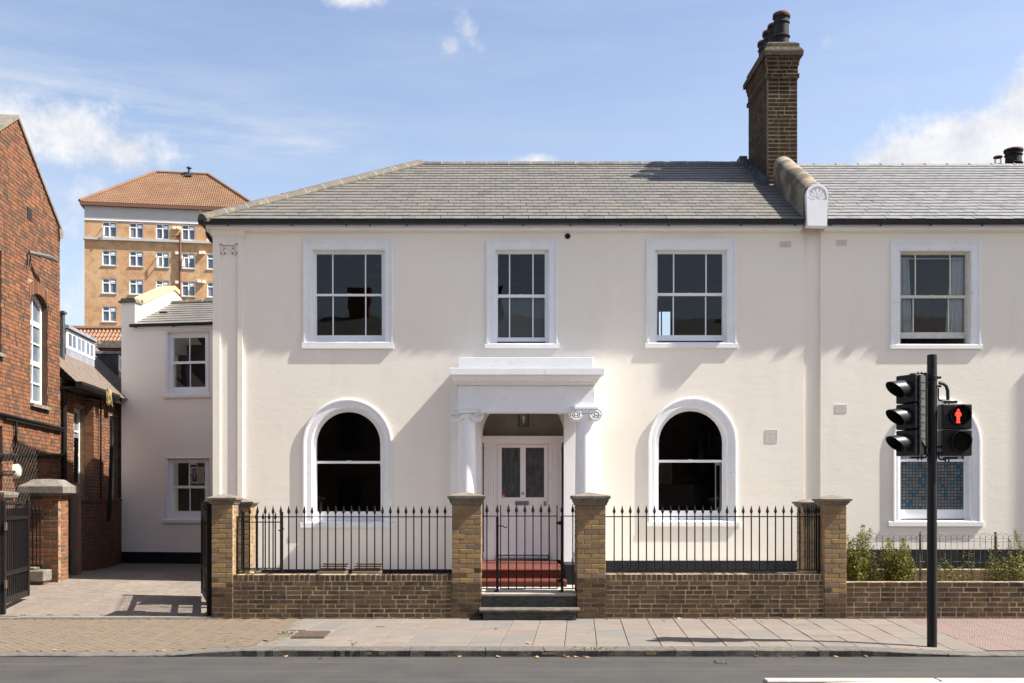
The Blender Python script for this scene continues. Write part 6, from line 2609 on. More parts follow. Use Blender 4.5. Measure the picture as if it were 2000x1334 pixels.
# dwarf wall with stone coping and its railings, left of the red pier
dwf = thing('dwarf_wall', (X(80, 18.1), 18.1, .1), 'dwarf brick wall with a pale stone coping beside the red pier', 'brick wall')
mb = MB()
xq = X(102, 18.93)
mb.box(xq - 2.0, xq - .03, 18.62, 18.92, .0, Z(1137, 18.6))
mb.build('brick_base', M['brick_r'], dwf)
mb = MB()
mb.box(xq - 2.0, xq, 18.58, 18.93, Z(1137, 18.6) + .001, Z(1114, 18.6))
mb.build('coping_stone', M['capstone'], dwf, bevel=.02)
mb = MB()
mb.box(xq - 2.0, xq - .20, 18.66, 18.88, Z(1114, 18.6) + .001, Z(1110, 18.6) + .02)
mb.build('coping_stone', M['capstone'], dwf, bevel=.015)
DR = 18.75
lr = thing('railing', (X(68, DR), DR, 1.0), 'short black spiked railing in front of the red brick pier', 'railing')
for k in range(9):
    px = 20 + k * 7.3
    add_bar(lr, X(px, DR), DR, Z(1110, DR), Z(1004, DR), s=.95)
for y in (1004, 1106):
    mb = MB()
    mb.box(X(8, DR), X(82, DR), DR - .012, DR + .012, Z(y, DR) - .012, Z(y, DR) + .012)
    mb.build('rail', M['black'], lr)
# far left cap of another pier
c = thing('brick_pier', (X(-8, 17.6), 17.6, .1), 'brick pier with pale cap cut by the left picture edge', 'brick pier', GR)
mb = MB()
mb.box(X(-60, 17.6), X(4, 17.6), 17.6, 18.0, .0, Z(975, 17.6))
mb.build('shaft', M['brick_r'], c)
cap_mesh(c, X(-28, 17.6), 17.8, X(4, 17.6) - X(-60, 17.6), .4, Z(975, 17.6), [(.0, 0), (.05, .03), (.07, .08), (.07, .12)], .16, 'capstone')

# ------------------------------------------------------------------ apartment tower and the tiled roof before it
TD = 95.0
ta = math.radians(8.5)
T0 = P(165, 400, TD)
TX = Matrix.Translation((T0.x, TD, 0)) @ Matrix.Rotation(ta, 4, 'Z')


def tu(px):
    """distance along the tower front for a photo column"""
    k = (px - VX) / F
    return (k * TD - T0.x) / (math.cos(ta) - k * math.sin(ta))


def tz(px, py):
    d = TD + tu(px) * math.sin(ta)
    return CAMZ - (py - VY) * d / F


tw = thing('apartment_tower', (T0.x + 8, TD + 4, 0), 'tall yellow brick apartment tower with a hipped orange tile roof', 'apartment block')
Lt = tu(500)
zE = tz(165, 402)
cols = [(199.5, 228), (252.5, 280), (304.5, 330.5), (355, 381.5), (404.5, 432)]
rowz = [(432.5, 463), (488, 518), (543, 572.5), (597.5, 628)]
slope_px = 6.2 / 165.0
wins = []
for i, (a, b) in enumerate(cols):
    for (t_, b_) in rowz + [(652, 682)]:
        dy = (a - 199.5) * slope_px
        wins.append((tu(a), tu(b), tz(a, b_ + dy), tz(a, t_ + dy)))
mb = MB(TX)
zb1 = tz(170, 427)
mb.holed([(0, 0), (0, zb1), (Lt, zb1), (Lt, 0)], [rect_loop(*w_) for w_ in wins], 0)
for w_ in wins:
    h = rect_loop(*w_)
    mb.strip([[(p[0], 0, p[1]) for p in h], [(p[0], .25, p[1]) for p in h]], closed=True)
mb.quad((0, 0, 0), (0, 0, zb1), (0, 12, zb1), (0, 12, 0))
mb.quad((Lt, 0, 0), (Lt, 0, zb1), (Lt, 12, zb1), (Lt, 12, 0))
mb.build('wall', M['brick_t'], tw, fix=False, origin=(0, 0, 0))
mb = MB(TX)
mb.box(.0, Lt, .0, 12, zb1 + .001, zE)
mb.build('upper_wall', M['greyrender'], tw)
mb = MB(TX)
mb.box(-.06, Lt + .06, -.06, 12, zb1 - .12, zb1 + .10)
mb.build('string_course', M['upvc'], tw)
mb = MB(TX)
zl = tz(170, 464.5)
mb.box(-.10, Lt + .1, -.22, 12, zl - .16, zl + .06)
mb.build('string_course', M['greyrender'], tw)
mb = MB(TX)
mb.box(-.32, Lt + .32, -.36, 12.3, zE + .001, zE + .28)
mb.build('eaves_fascia', M['towerbrown'], tw)
# hipped roof of tile rows
rH = tz(268, 332) + 1.2 - zE
ov = .35
u0, u1 = tu(268), Lt - (tu(268))
RB = 6.5
zr0 = zE + .28
zrt = CAMZ - (333 - VY) * (TD + RB) / F
mb = MB(TX)
A = [(-ov, -ov, zr0), (Lt + ov, -ov, zr0), (Lt - 5.6 + ov, RB, zrt), (5.6 - ov, RB, zrt)]
mb.poly(A)
mb.poly([(-ov, -ov, zr0), (5.6 - ov, RB, zrt), (-ov, 13, zr0)])
mb.poly([(Lt + ov, -ov, zr0), (Lt + ov, 13, zr0), (Lt - 5.6 + ov, RB, zrt)])
mb.poly([(-ov, 13, zr0), (5.6 - ov, RB, zrt), (Lt - 5.6 + ov, RB, zrt), (Lt + ov, 13, zr0)])
troof = mb.build('roof', M['tile_far'], tw, fix=False)
mb = MB(TX)
pitch = (zrt - zr0) / (RB + ov)
xx = -ov + .1
n_tile = 0
while xx < Lt + ov:
    # one rounded column of tiles, cut at the hip
    dl = min(xx + ov, Lt + ov - xx)
    ymax = -ov + min(RB + ov, dl * (RB + ov) / 5.6) - .05
    w_ = .075
    rows_ = 20
    for r in range(rows_):
        ya = -ov + (RB + ov) * r / rows_
        yb = ya + (RB + ov) / rows_
        if ya > ymax:
            break
        yb = min(yb, ymax)
        za, zb_ = zr0 + (ya + ov) * pitch, zr0 + (yb + ov) * pitch
        P0 = [mb.vert((xx - w_, ya, za + .03)), mb.vert((xx - w_ * .5, ya - .01, za + .10)), mb.vert((xx + w_ * .5, ya - .01, za + .10)), mb.vert((xx + w_, ya, za + .03))]
        P1 = [mb.vert((xx - w_, yb, zb_ + .01)), mb.vert((xx - w_ * .5, yb, zb_ + .07)), mb.vert((xx + w_ * .5, yb, zb_ + .07)), mb.vert((xx + w_, yb, zb_ + .01))]
        for k in range(3):
            mb.face((P0[k], P0[k + 1], P1[k + 1], P1[k]))
        mb.face(P0)
    xx += .20
o = mb.build('roof_tile', M['tile_far'], troof, fix=False)
o['kind'] = 'stuff'
for (p, q) in (((-ov, -ov, zr0 + .08), (5.6 - ov, RB, zrt + .08)), ((Lt + ov, -ov, zr0 + .08), (Lt - 5.6 + ov, RB, zrt + .08)), ((5.6 - ov, RB, zrt + .06), (Lt - 5.6 + ov, RB, zrt + .06))):
    mb = MB(TX)
    mb.tube([p, q], .17, 7)
    mb.build('ridge', M['tile_far'], troof)
mb = MB(TX)
uv_ = tu(351)
zv = zrt
mb.tube([(uv_, RB - .4, zv - .5), (uv_, RB - .4, zv + .45)], .12, 8)
mb.lathe([(.22, .45), (.28, .5), (.22, .6), (0, .62)], (uv_, RB - .4, zv), 10)
mb.box(uv_ - .35, uv_ + .3, RB - .9, RB - .3, zv - .45, zv - .2)
mb.build('roof_flue', M['darklead'], troof)
rs = random.Random(6)
for i, (xa, xb, za, zb_) in enumerate(wins):
    mb = MB(TX)
    w_, h_ = xb - xa, zb_ - za
    f_ = .085
    frame_bars(mb, xa, xb, za, zb_, .06, .16, f_, f_, f_, f_)
    xm = xa + w_ * .5
    zm = zb_ - h_ * .30
    mb.box(xm - .06, xm + .06, .065, .155, za + f_, zb_ - f_)
    mb.box(xa + f_, xm - .061, .065, .155, zm - .05, zm + .05)
    mb.box(xm + .061, xb - f_, .065, .155, zm - .05, zm + .05)
    mb.box(xm + .12, xb - f_ - .06, .05, .0645, zm + .06, zb_ - f_ - .12)
    wv = mb.build('window', M['upvc'], tw)
    for (a, b, c_, d_) in ((xa + f_, xm - .06, za + f_, zm - .05), (xm + .06, xb - f_, za + f_, zm - .05), (xa + f_, xm - .06, zm + .05, zb_ - f_), (xm + .06, xb - f_, zm + .05, zb_ - f_)):
        mb = MB(TX)
        mb.quad((a, .12, c_), (b, .12, c_), (b, .12, d_), (a, .12, d_))
        mb.build('pane', M['tglass'], wv, fix=False)
    if rs.random() < .55:
        mb = MB(TX)
        k = rs.choice((0, 1))
        a, b = ((xa + f_, xm - .06), (xm + .06, xb - f_))[k]
        c0_, c1_ = a, a + (b - a) * rs.uniform(.5, 1)
        mb.quad((c0_, .112, za + f_), (c1_, .112, za + f_), (c1_ - .05, .112, zm - .05), (c0_, .112, zm - .05))
        mb.build('curtain', M['lead'], wv, fix=False)
    mb = MB(TX)
    mb.box(xa - .06, xb + .06, -.07, .1, za - .09, za - .002)
    mb.build('sill', M['greyrender'], wv)
    if i in (0, 11, 16):      # casements standing open
        mb = MB(TX @ Matrix.Translation((xa + f_, .06, 0)) @ Matrix.Rotation(math.radians(-62), 4, 'Z'))
        frame_bars(mb, 0, w_ * .38, za + f_, zm - .05, -.05, .0, .07, .07, .08, .07)
        mb.build('open_casement', M['upvc'], wv)
mb = MB(TX)
ud = tu(352.5)
mb.tube([(ud, -.14, tz(352, 455)), (ud, -.14, 6)], .11, 8)
ub = tu(337)
mb.tube([(ub, -.10, tz(340, 462)), (ud, -.12, tz(352, 461))], .07, 6)
mb.build('soil_pipe', M['towerbrown'], tw)
for (px, py) in ((341, 446), (349, 446), (392, 494.5), (398, 494), (346, 495), (389, 550), (398, 551), (346, 552)):
    mb = MB(TX)
    u = tu(px)
    z = tz(px, py)
    mb.box(u - .14, u + .14, -.26, -.002, z - .13, z + .13)
    mb.build('flue_box', M['cream'], tw)
# building with a big pantiled roof between the range and the tower
fr = thing('pantiled_roof_house', (-20, 56, 0), 'distant house with a broad brown pantiled roof below the tower', 'house')
FD = 54.0
mb = MB()
zr_ = Z(631, FD)
mb.box(X(60, FD), X(330, FD), FD, FD + 9, 0, zr_ - 3.6)
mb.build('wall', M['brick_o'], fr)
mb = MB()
ze = zr_ - 3.6
mb.quad((X(50, FD), FD - .4, ze), (X(335, FD), FD - .4, ze), (X(335, FD), FD + 4.2, zr_ + .35), (X(50, FD), FD + 4.2, zr_ + .35))
mb.quad((X(50, FD), FD + 4.2, zr_ + .35), (X(335, FD), FD + 4.2, zr_ + .35), (X(335, FD), FD + 9, ze), (X(50, FD), FD + 9, ze))
r_ = mb.build('roof', M['deck'], fr, fix=False)
mb = MB()
xx = X(50, FD)
rows_ = 13
pt = (zr_ + .35 - ze) / 4.6
while xx < X(332, FD):
    for r in range(rows_):
        ya = FD - .4 + 4.6 * r / rows_
        yb = ya + 4.6 / rows_
        za, zb_ = ze + (ya - FD + .4) * pt, ze + (yb - FD + .4) * pt
        w_ = .10
        P0 = [mb.vert((xx - w_, ya, za + .05)), mb.vert((xx, ya - .01, za + .15)), mb.vert((xx + w_, ya, za + .05))]
        P1 = [mb.vert((xx - w_, yb, zb_ + .01)), mb.vert((xx, yb, zb_ + .11)), mb.vert((xx + w_, yb, zb_ + .01))]
        for k in range(2):
            mb.face((P0[k], P0[k + 1], P1[k + 1], P1[k]))
        mb.face(P0)
    xx += .215
o = mb.build('roof_tile', M['tile_brown'], r_, fix=False)
o['kind'] = 'stuff'
mb = MB()
mb.tube([(X(50, FD), FD + 4.2, zr_ + .42), (X(335, FD), FD + 4.2, zr_ + .42)], .17, 7)
mb.build('ridge', M['tile_brown'], r_)
# ------------------------------------------------------------------ traffic signal
PD = 12.66
PX_, PR = X(1820.3, PD), .0585
sig = thing('traffic_signal', (PX_, PD, pave_z(PX_, PD)), 'black traffic signal pole with a lit red figure, on the kerb at right', 'traffic signal')
mb = MB()
zt = Z(693.5, PD)
mb.lathe([(PR, pave_z(PX_, PD) - .05), (PR, zt - .02), (PR * .97, zt), (PR * .8, zt + .006), (0, zt + .006)], (PX_, PD, 0), 28)
mb.lathe([(PR + .004, Z(742, PD)), (PR + .008, Z(741.5, PD)), (PR + .008, Z(735, PD)), (PR, Z(734.5, PD))], (PX_, PD, 0), 28)
pole = mb.build('pole', M['polepaint'], sig, smooth=True)
f = Vector((-.90, -.436, 0)).normalized()
ang = math.atan2(f.y, f.x)
HX_ = Matrix.Translation((X(1776.5, PD), PD - .02, 0)) @ Matrix.Rotation(ang, 4, 'Z')     # local x = facing, y = sideways (towards +)
sec = [(Z(788.5, PD), Z(733, PD)), (Z(839.5, PD), Z(789.5, PD)), (Z(891, PD), Z(840.5, PD))]
head = MB(HX_)
for z0, z1 in sec:
    head.box(-.085, .085, -.15, .15, z0 + .003, z1 - .003)
head.box(-.10, -.086, -.17, .17, sec[2][0] + .01, sec[0][1] + .02)
hd = head.build('signal_head', M['signal'], sig, bevel=.010)
for i, (z0, z1) in enumerate(sec):
    zc = (z0 + z1) / 2
    mb = MB(HX_)
    n = 28
    rv = .112
    A, B, A2, B2 = [], [], [], []
    for k in range(n + 1):
        a = -math.radians(152) + math.radians(304) * k / n          # 0 = top
        ln = .03 + .25 * max(0.0, math.cos(a / 2)) ** 1.6
        for lst, x_, rr in ((A, .086, rv), (B, .086 + ln, rv * (.97 - .03 * (ln / .28))), (A2, .086, rv - .007), (B2, .086 + ln, rv * (.97 - .03 * ln / .28) - .006)):
            drop = -.10 * (x_ - .086)
            lst.append((x_, rr * math.sin(a), zc + rr * math.cos(a) + drop))
    mb.strip([A, B, B2, A2])
    mb.build('visor', M['signal'], hd, smooth=True)
    mb = MB(HX_)
    mb.lathe([(rv - .008, .0855), (rv * .6, .100), (0, .106)], (0, 0, zc), 24, 'x')
    mb.build('lens', M['lens_green' if i == 2 else 'lens_dark'], hd, smooth=True)
# hinged grey edge strip with fins on the side towards the camera
mb = MB(HX_)
zb, zt2 = sec[2][0] + .22, sec[0][1] - .02
mb.box(-.075, .0, .1505, .165, zb, zt2)
mb.prism([(-.075, zb - .10), (-.075, zb - .001), (.0, zb - .001), (.0, zb - .02)], 'y', .1505, .165)
mb.build('edge_strip', M['signal_g'], hd)
mb = MB(HX_)
z = zb - .05
while z < zt2 - .05:
    mb.prism([(.055, z), (.0, z + .012), (.0, z - .012)], 'y', .166, .175)
    mb.box(-.072, .0, .1655, .169, z + .035, z + .042)
    z += .098
mb.box(.012, .03, .151, .172, sec[2][0] + .02, zt2)
mb.build('hinge_fins', M['signal'], hd)
# pedestrian head
QX0, QX1 = X(1834.8, PD), X(1892.6, PD)
mb = MB()
for ya, yb in ((790, 839), (840, 891)):
    mb.box(QX0, QX1, PD - .09, PD + .07, Z(yb, PD) + .002, Z(ya, PD) - .002)
ph = mb.build('pedestrian_head', M['signal'], sig, bevel=.012)
for i, (lx_, ly_) in enumerate(((1868, 812), (1868.8, 863.2))):
    c = P(lx_, ly_, PD)
    R_ = .128
    mb = MB()
    n = 36
    L1, L2, L3, L4 = [], [], [], []
    for k in range(n + 1):
        a = 2 * math.pi * k / n
        ln = .028 + .045 * (.5 + .5 * math.cos(a))
        for lst, y_, rr in ((L1, PD - .0895, R_), (L2, PD - .0895 - ln, R_), (L3, PD - .0895 - ln, R_ - .008), (L4, PD - .0895, R_ - .010)):
            lst.append((c.x + rr * math.sin(a), y_, c.z + rr * math.cos(a)))
    mb.strip([L1, L2, L3, L4])
    mb.build('visor_ring', M['signal'], ph, smooth=True)
    mb = MB()
    mb.lathe([(R_ - .011, PD - .0905), (0, PD - .094)], (c.x, 0, c.z), 28, 'y')
    mb.build('lens', M['lens_dark'], ph, smooth=True)
mb = MB()
c = P(1864.6, 813.5, PD)
yy0, yy1 = PD - .102, PD - .0955
u = .0063
def mp(pts):
    mb.prism([(c.x + p[0] * u, c.z + p[1] * u) for p in pts], 'y', yy0, yy1)
def circ(x, z, r, n=14):
    mp([(x + r * math.cos(2 * math.pi * k / n), z + r * math.sin(2 * math.pi * k / n)) for k in range(n)])
circ(0, 11.3, 2.1)
mp([(-2.7, 8.0), (2.7, 8.0), (2.2, 4), (1.8, 0), (2.3, -2), (-2.3, -2), (-1.8, 0), (-2.2, 4)])
mp([(-2.3, -2.2), (-.35, -2.2), (-.9, -12.6), (-2.6, -12.6)])
mp([(.35, -2.2), (2.3, -2.2), (2.6, -12.6), (.9, -12.6)])
for s_ in (-1, 1):
    mp([(s_ * 2.9, 8.0), (s_ * 4.0, 7.2), (s_ * 6.0, 2.6), (s_ * 5.9, 1.7), (s_ * 3.2, -1.8), (s_ * 2.7, -.8), (s_ * 4.7, 2.2), (s_ * 3.1, 6.0)])
    mp([(s_ * .6, -12.7), (s_ * 3.6, -12.7), (s_ * 3.6, -13.8), (s_ * .6, -13.8)])
mb.build('red_figure', M['redman'], ph)
# brackets
mb = MB()
def br(pts, r=.012):
    m2 = MB()
    m2.tube([P(p[0], p[1], PD - .03) for p in pts], r, 8)
    m2.build('bracket_arm', M['signal'], sig, smooth=True)
for y in (731.5, 893.5):
    mb = MB()
    mb.box(X(1776, PD), X(1800, PD), PD - .06, PD + .0, Z(y + 2, PD), Z(y - 1.5, PD))
    br([(1798, y), (1807, y), (1810, y + (4 if y < 800 else -4)), (1811, y + (9 if y < 800 else -9))])
    for px in (1791, 1798):
        mb.lathe([(.010, -.035), (.010, .03)], (X(px, PD), PD - .03, Z(y, PD)), 6, caps=True)
    mb.build('head_plate', M['signal'], sig)
br([(1798, 749), (1814, 747.5)], .022)
br([(1834, 747.5), (1842, 749), (1848, 754), (1851, 763), (1851.5, 781)], .022)
br([(1832.5, 758), (1832.5, 777), (1834, 781.5), (1840, 783)], .011)
br([(1832.5, 880), (1833, 893), (1836, 897.5), (1848, 898)], .011)
for ya, yb in ((783.5, 787.5), (892.5, 897)):
    mb = MB()
    mb.box(X(1841, PD), X(1866, PD), PD - .06, PD, Z(yb, PD), Z(ya, PD))
    for px in (1844, 1851):
        mb.lathe([(.010, -.03), (.010, .03)], (X(px, PD), PD - .03, Z(yb, PD) - .005), 6, caps=True)
    mb.build('head_plate', M['signal'], sig)
for y in (738, 755, 873, 886):
    mb = MB()
    for px in (1809, 1832.5):
        mb.box(X(px, PD) - .018, X(px, PD) + .018, PD - .05, PD - .005, Z(y + 2, PD), Z(y - 2, PD))
    mb.build('clamp', M['signal'], sig)
# small concrete patch of setts round the pole is part of the slabs; drain grating in the pavement
gd = CAMZ * F / (1239.5 - VY)
g0, g1 = CAMZ * F / (1247.5 - VY), CAMZ * F / (1233.5 - VY)
dg = thing('drain_cover', ((X(566, g0) + X(632, g0)) / 2, gd, 0), 'brown slatted iron cover set in the pavement slabs', 'drain cover')
A = [(X(567, g0), g0), (X(632, g0), g0), (X(646, g1), g1), (X(585, g1), g1)]
mb = MB()
mb.prism([(p[0], p[1]) for p in A], 'z', -.03, .006)
mb.build('frame', M['iron'], dg)
n = 12
for k in range(n):
    a, b = (k + .16) / n, (k + .78) / n
    def at(u, v):
        x0 = A[0][0] + (A[1][0] - A[0][0]) * u
        x1 = A[3][0] + (A[2][0] - A[3][0]) * u
        return (x0 + (x1 - x0) * v, g0 + (g1 - g0) * v)
    mb = MB()
    mb.prism([at(a, .06), at(b, .06), at(b, .94), at(a, .94)], 'z', .0065, .020)
    mb.build('slat', M['iron'], dg)

# ------------------------------------------------------------------ things behind the left wall
for (p0, p1, lab) in ((619, 672, 'brown slatted timber box left of the pair behind the wall'), (686, 741, 'brown slatted timber box right of the pair behind the wall')):
    d0, d1 = 15.85, 16.45
    z1 = .70
    t = thing('slatted_box', (X((p0 + p1) / 2, d0), d0, GZ), lab, 'timber box', 'slatted timber boxes behind the wall')
    xa, xb = X(p0, d0), X(p1, d0)
    for k in range(5):
        y = d0 + k * (d1 - d0) / 5
        zz = .655 + .13 * k / 5
        mb = MB()
        mb.box(xa + rs.uniform(-.01, .01), xb + rs.uniform(-.01, .01), y, y + .105, zz - .02, zz)
        mb.build('slat', M['wood'], t, bevel=.004)
    for k in range(3):
        mb = MB()
        zz = GZ + .02 + k * .085
        mb.box(xa, xb, d0 - .02, d0 - .001, zz, zz + .078)
        mb.build('slat', M['wood'], t, bevel=.004)
    mb = MB()
    mb.prism([(d0 + .001, GZ), (d0 + .001, .63), (d1, .74), (d1, GZ)], 'x', xa + .02, xb - .02)
    mb.build('box_body', M['wood'], t)
for (px, py, r, lab) in ((503, 1118.5, .052, 'rounded white stone lying on the left brick wall'), (467, 1118, .05, 'pale buff stone lying on the wall beside the end pier')):
    mb = MB()
    c = P(px, py, D1 + .24)
    c.z = Z(1122, D1) + r * .55
    mb.lathe([(0, -.55), (.6, -.45), (1.0, -.1), (.95, .25), (.6, .62), (.2, .75), (0, .76)], (0, 0, 0), 12)
    for v in mb.v:
        v.x, v.y, v.z = c.x + v.x * r * 1.2 * (1 + rs.uniform(-.06, .06)), c.y + v.y * r, c.z + v.z * r
    o = mb.build('stone', M['stoneball' if px > 490 else 'sand'], smooth=True)
    tag(o, lab, 'stone')

# ------------------------------------------------------------------ plants


def leaf_quad(mb, p, rs, s):
    a = rs.uniform(0, 6.283)
    e = rs.uniform(-.5, .9)
    d = Vector((math.cos(a) * math.cos(e), math.sin(a) * math.cos(e), math.sin(e)))
    n = Vector((rs.gauss(0, 1), rs.gauss(0, 1), rs.gauss(0, 1))).normalized()
    w = d.cross(n).normalized()
    mb.poly([p, p + d * s * .5 + w * s * .27, p + d * s, p + d * s * .5 - w * s * .27])


def shrub(name, label, x0, x1, d, zg, stems, lean, nleaf, ls, seed, cat='shrub', group=None, spread=.05):
    """upright leafy shoots from the ground; stems is a list of (x fraction, height)"""
    rs = random.Random(seed)
    t = thing(name, ((x0 + x1) / 2, d, zg), label, cat, group)
    lm, sm = MB(), MB()
    for (u, h) in stems:
        x = x0 + (x1 - x0) * u
        y = d + rs.uniform(-.14, .14)
        bend = rs.gauss(0, lean)
        pts = [Vector((x + bend * (k / 4) ** 1.5 * h, y + rs.gauss(0, .01), zg - .02 + h * k / 4)) for k in range(5)]
        sm.tube(pts, [.006, .005, .004, .003, .002], 4, False)
        m = int(nleaf * h)
        for k in range(m):
            f_ = rs.random() ** .8
            i = min(3, int(f_ * 4))
            p = pts[i].lerp(pts[i + 1], f_ * 4 - i)
            w = spread * (1.25 - f_)
            q = p + Vector((rs.gauss(0, w), rs.gauss(0, w), rs.gauss(0, .01)))
            leaf_quad(lm, q, rs, ls * rs.uniform(.7, 1.35))
    sm.build('stem', M['stem'], t, fix=False)
    o = lm.build('leaves', M['leafgreen'], t, fix=False)
    return t


SD = 15.85
SG = 'shrubs behind the dark brick wall'
Zs = lambda py: Z(py, SD) - .42
rs = random.Random(19)


def stems(n, tops, base):
    out = []
    for k in range(n):
        u = rs.random()
        out.append((u, base * rs.uniform(.6, 1.0)))
    return out + tops


shrub('shrub', 'tallest green shrub against the right end pier', X(1656, SD), X(1692, SD), SD, .42,
      stems(30, [(.25, Zs(1044)), (.3, Zs(1048)), (.52, Zs(1034)), (.48, Zs(1040)), (.9, Zs(1023)), (.86, Zs(1030)), (.95, Zs(1040)), (.7, Zs(1040)), (.1, Zs(1052)), (.05, Zs(1060))], Zs(1066)), .05, 420, .027, 101, group=SG)
shrub('shrub', 'thin green shrub just right of the tallest shrub', X(1696, SD), X(1726, SD), SD + .1, .42,
      stems(13, [(.3, Zs(1050)), (.8, Zs(1056)), (.55, Zs(1066))], Zs(1085)), .06, 230, .026, 102, group=SG)
shrub('shrub', 'broad bushy green shrub left of the signal pole', X(1730, SD), X(1780, SD), SD, .42,
      stems(40, [(.06, Zs(1048)), (.1, Zs(1053)), (.32, Zs(1052)), (.36, Zs(1060)), (.78, Zs(1047)), (.74, Zs(1054)), (.95, Zs(1062)), (.55, Zs(1062))], Zs(1072)), .05, 420, .027, 103, group=SG)
shrub('shrub', 'low sparse green plant just right of the signal pole', X(1834, SD), X(1852, SD), SD + .15, .42, stems(5, [(.3, Zs(1072))], Zs(1100)), .1, 170, .025, 104, group=SG)
shrub('shrub', 'small feathery green plant in front of the black plinth', X(1856, SD), X(1880, SD), SD + .1, .42, stems(9, [(.2, Zs(1078))], Zs(1092)), .15, 200, .024, 105, group=SG)
shrub('shrub', 'wispy stems with few leaves below the window', X(1884, SD), X(1916, SD), SD + .1, .42, stems(4, [(.1, Zs(1073)), (.5, Zs(1070)), (.9, Zs(1075))], Zs(1100)), .1, 100, .023, 106, group=SG)
shrub('shrub', 'loose green shrub near the right edge of the picture', X(1930, SD), X(1966, SD), SD, .42, stems(17, [(.3, Zs(1068)), (.75, Zs(1062))], Zs(1085)), .14, 230, .026, 107, group=SG)
shrub('shrub', 'green shrub cut by the right edge of the picture', X(1974, SD), X(2015, SD), SD, .42, stems(18, [(.3, Zs(1052)), (.6, Zs(1030)), (.9, Zs(1040))], Zs(1075)), .1, 270, .027, 108, group=SG)

# hoop topped wire fence
FD_ = 15.98
hf = thing('hoop_fence', (X(1860, FD_), FD_, .42), 'low wire fence with overlapping hoop tops in front of the right house', 'fence')
sp = X(1735.2, FD_) - X(1724, FD_)
x = X(1690, FD_)
wires = []
i = 0
while x < X(2040, FD_):
    pts = []
    h1 = Z(1058 - 8, FD_) + .012 * math.sin(i * 1.7)
    for k in range(11):
        a = math.pi - math.pi * k / 10
        pts.append((x + sp * (1 + math.cos(a)), FD_ + (.005 if i % 2 else -.005), h1 + .062 * math.sin(a) + .004 * math.sin(i * 2.3 + k)))
    pts = [(x + random.uniform(-.01, .01), FD_, Z(1130, FD_))] + pts + [(x + 2 * sp, FD_, h1 - .12)]
    mb = MB()
    mb.tube(pts, .0032, 5, False)
    mb.build('hoop', M['wire'], hf)
    x += sp
    i += 1
for (y, seed) in ((1058, 1), (1052, 2), (1098, 3)):
    mb = MB()
    pts = [(X(1688 + 12 * k, FD_), FD_ + .008, Z(y + 1.2 * math.sin(k * .9 + seed), FD_)) for k in range(31)]
    mb.tube(pts, .0032, 5, False)
    mb.build('wire', M['wire'], hf)
for px, yt, m_ in ((1798, 1039, 'wood'), (1945, 1039, 'iron')):
    mb = MB()
    d = FD_ + .03
    mb.box(X(px, d) - .012, X(px, d) + .012, d, d + .03, .40, Z(yt, d))
    mb.build('post', M[m_], hf)

# weeds along the wall foot and the kerb
rs = random.Random(23)


def weed(px, py, n, h, w, label, seed, yellow=False):
    r2 = random.Random(seed)
    d = CAMZ * F / (py - VY)
    t = thing('weed', (X(px, d), d, pave_z(X(px, d), d)), label, 'weed', 'weeds along wall and kerb')
    mb = MB()
    for k in range(n):
        p = Vector((X(px, d) + r2.gauss(0, w), d + r2.gauss(0, .03), r2.uniform(0, h) + (ROADZ if py > 1270 else 0)))
        leaf_quad(mb, p, r2, r2.uniform(.02, .045))
    mb.build('leaves', M['weed'], t, fix=False)


WD = [(1677, 1206.5, 60, .10, .09, 'leafy yellow green weed below the dark wall right of the end pier'), (1593, 1207, 18, .06, .04, 'small pale weed in front of the right end pier'),
      (1498, 1206.5, 26, .22, .02, 'thin upright weed against the right brick wall'), (836, 1206.5, 30, .16, .03, 'thin upright weed against the left wall near the gate'),
      (648, 1206.5, 22, .08, .03, 'small weed at the foot of the left wall'), (944, 1206, 14, .05, .05, 'weed under the gate step on its left side'), (1000, 1206, 16, .06, .04, 'weed under the middle of the gate step'),
      (562, 1240, 40, .03, .05, 'low green weed beside the iron drain cover'), (1165, 1268.5, 40, .02, .13, 'flat strip of weed growing along the kerb joint'), (690, 1262, 14, .06, .025, 'small weed growing in the kerb joint'),
      (1405, 1281, 34, .02, .06, 'grass tuft in the gutter below the kerb'), (857, 1207, 12, .05, .02, 'tiny weed just left of the gate pier'), (1868, 1205.5, 10, .05, .04, 'tiny weed below the dark wall near the signal pole'), (416, 1183, 16, .07, .02, 'small weed at the corner of the left end pier')]
for i, (px, py, n, h, w, lab) in enumerate(WD):
    weed(px, py, n, h, w, lab, 300 + i)

# fallen leaves
LFM = []
for k in range(4):
    r2 = random.Random(60 + k)
    mb = MB()
    out = []
    for j in range(9):
        a = 2 * math.pi * j / 9
        rr = (.034 if j % 2 else .022) * r2.uniform(.8, 1.2)
        out.append(mb.vert((rr * 1.25 * math.cos(a), rr * math.sin(a), r2.uniform(.0, .014))))
    c = mb.vert((0, 0, .004))
    for j in range(9):
        mb.face((c, out[j], out[(j + 1) % 9]))
    LFM.append(mb.mesh('fallen_leaf', M['dryleaf'], origin=(0, 0, 0), fix=False))
GUTL = [(1352, 1285), (1478, 1283), (1521, 1283), (1551, 1284), (1632, 1284), (1692, 1282), (1050, 1285), (1104, 1283), (1109, 1284), (1125, 1284), (1145, 1285), (560, 1282), (627, 1287), (974, 1284), (898, 1283)]
WALLL = [(1022, 1208), (1048, 1208), (750, 1207), (780, 1207), (826, 1208), (958, 1209), (975, 1210), (1296, 1213), (1327, 1209), (1490, 1213), (1500, 1209), (1518, 1208), (1542, 1208), (1553, 1211), (1566, 1207), (1605, 1208), (1745, 1207), (1760, 1208),
         (1700, 1208), (1780, 1207), (1640, 1207), (1437, 1210), (1361, 1209), (1186, 1210), (1205, 1211)]
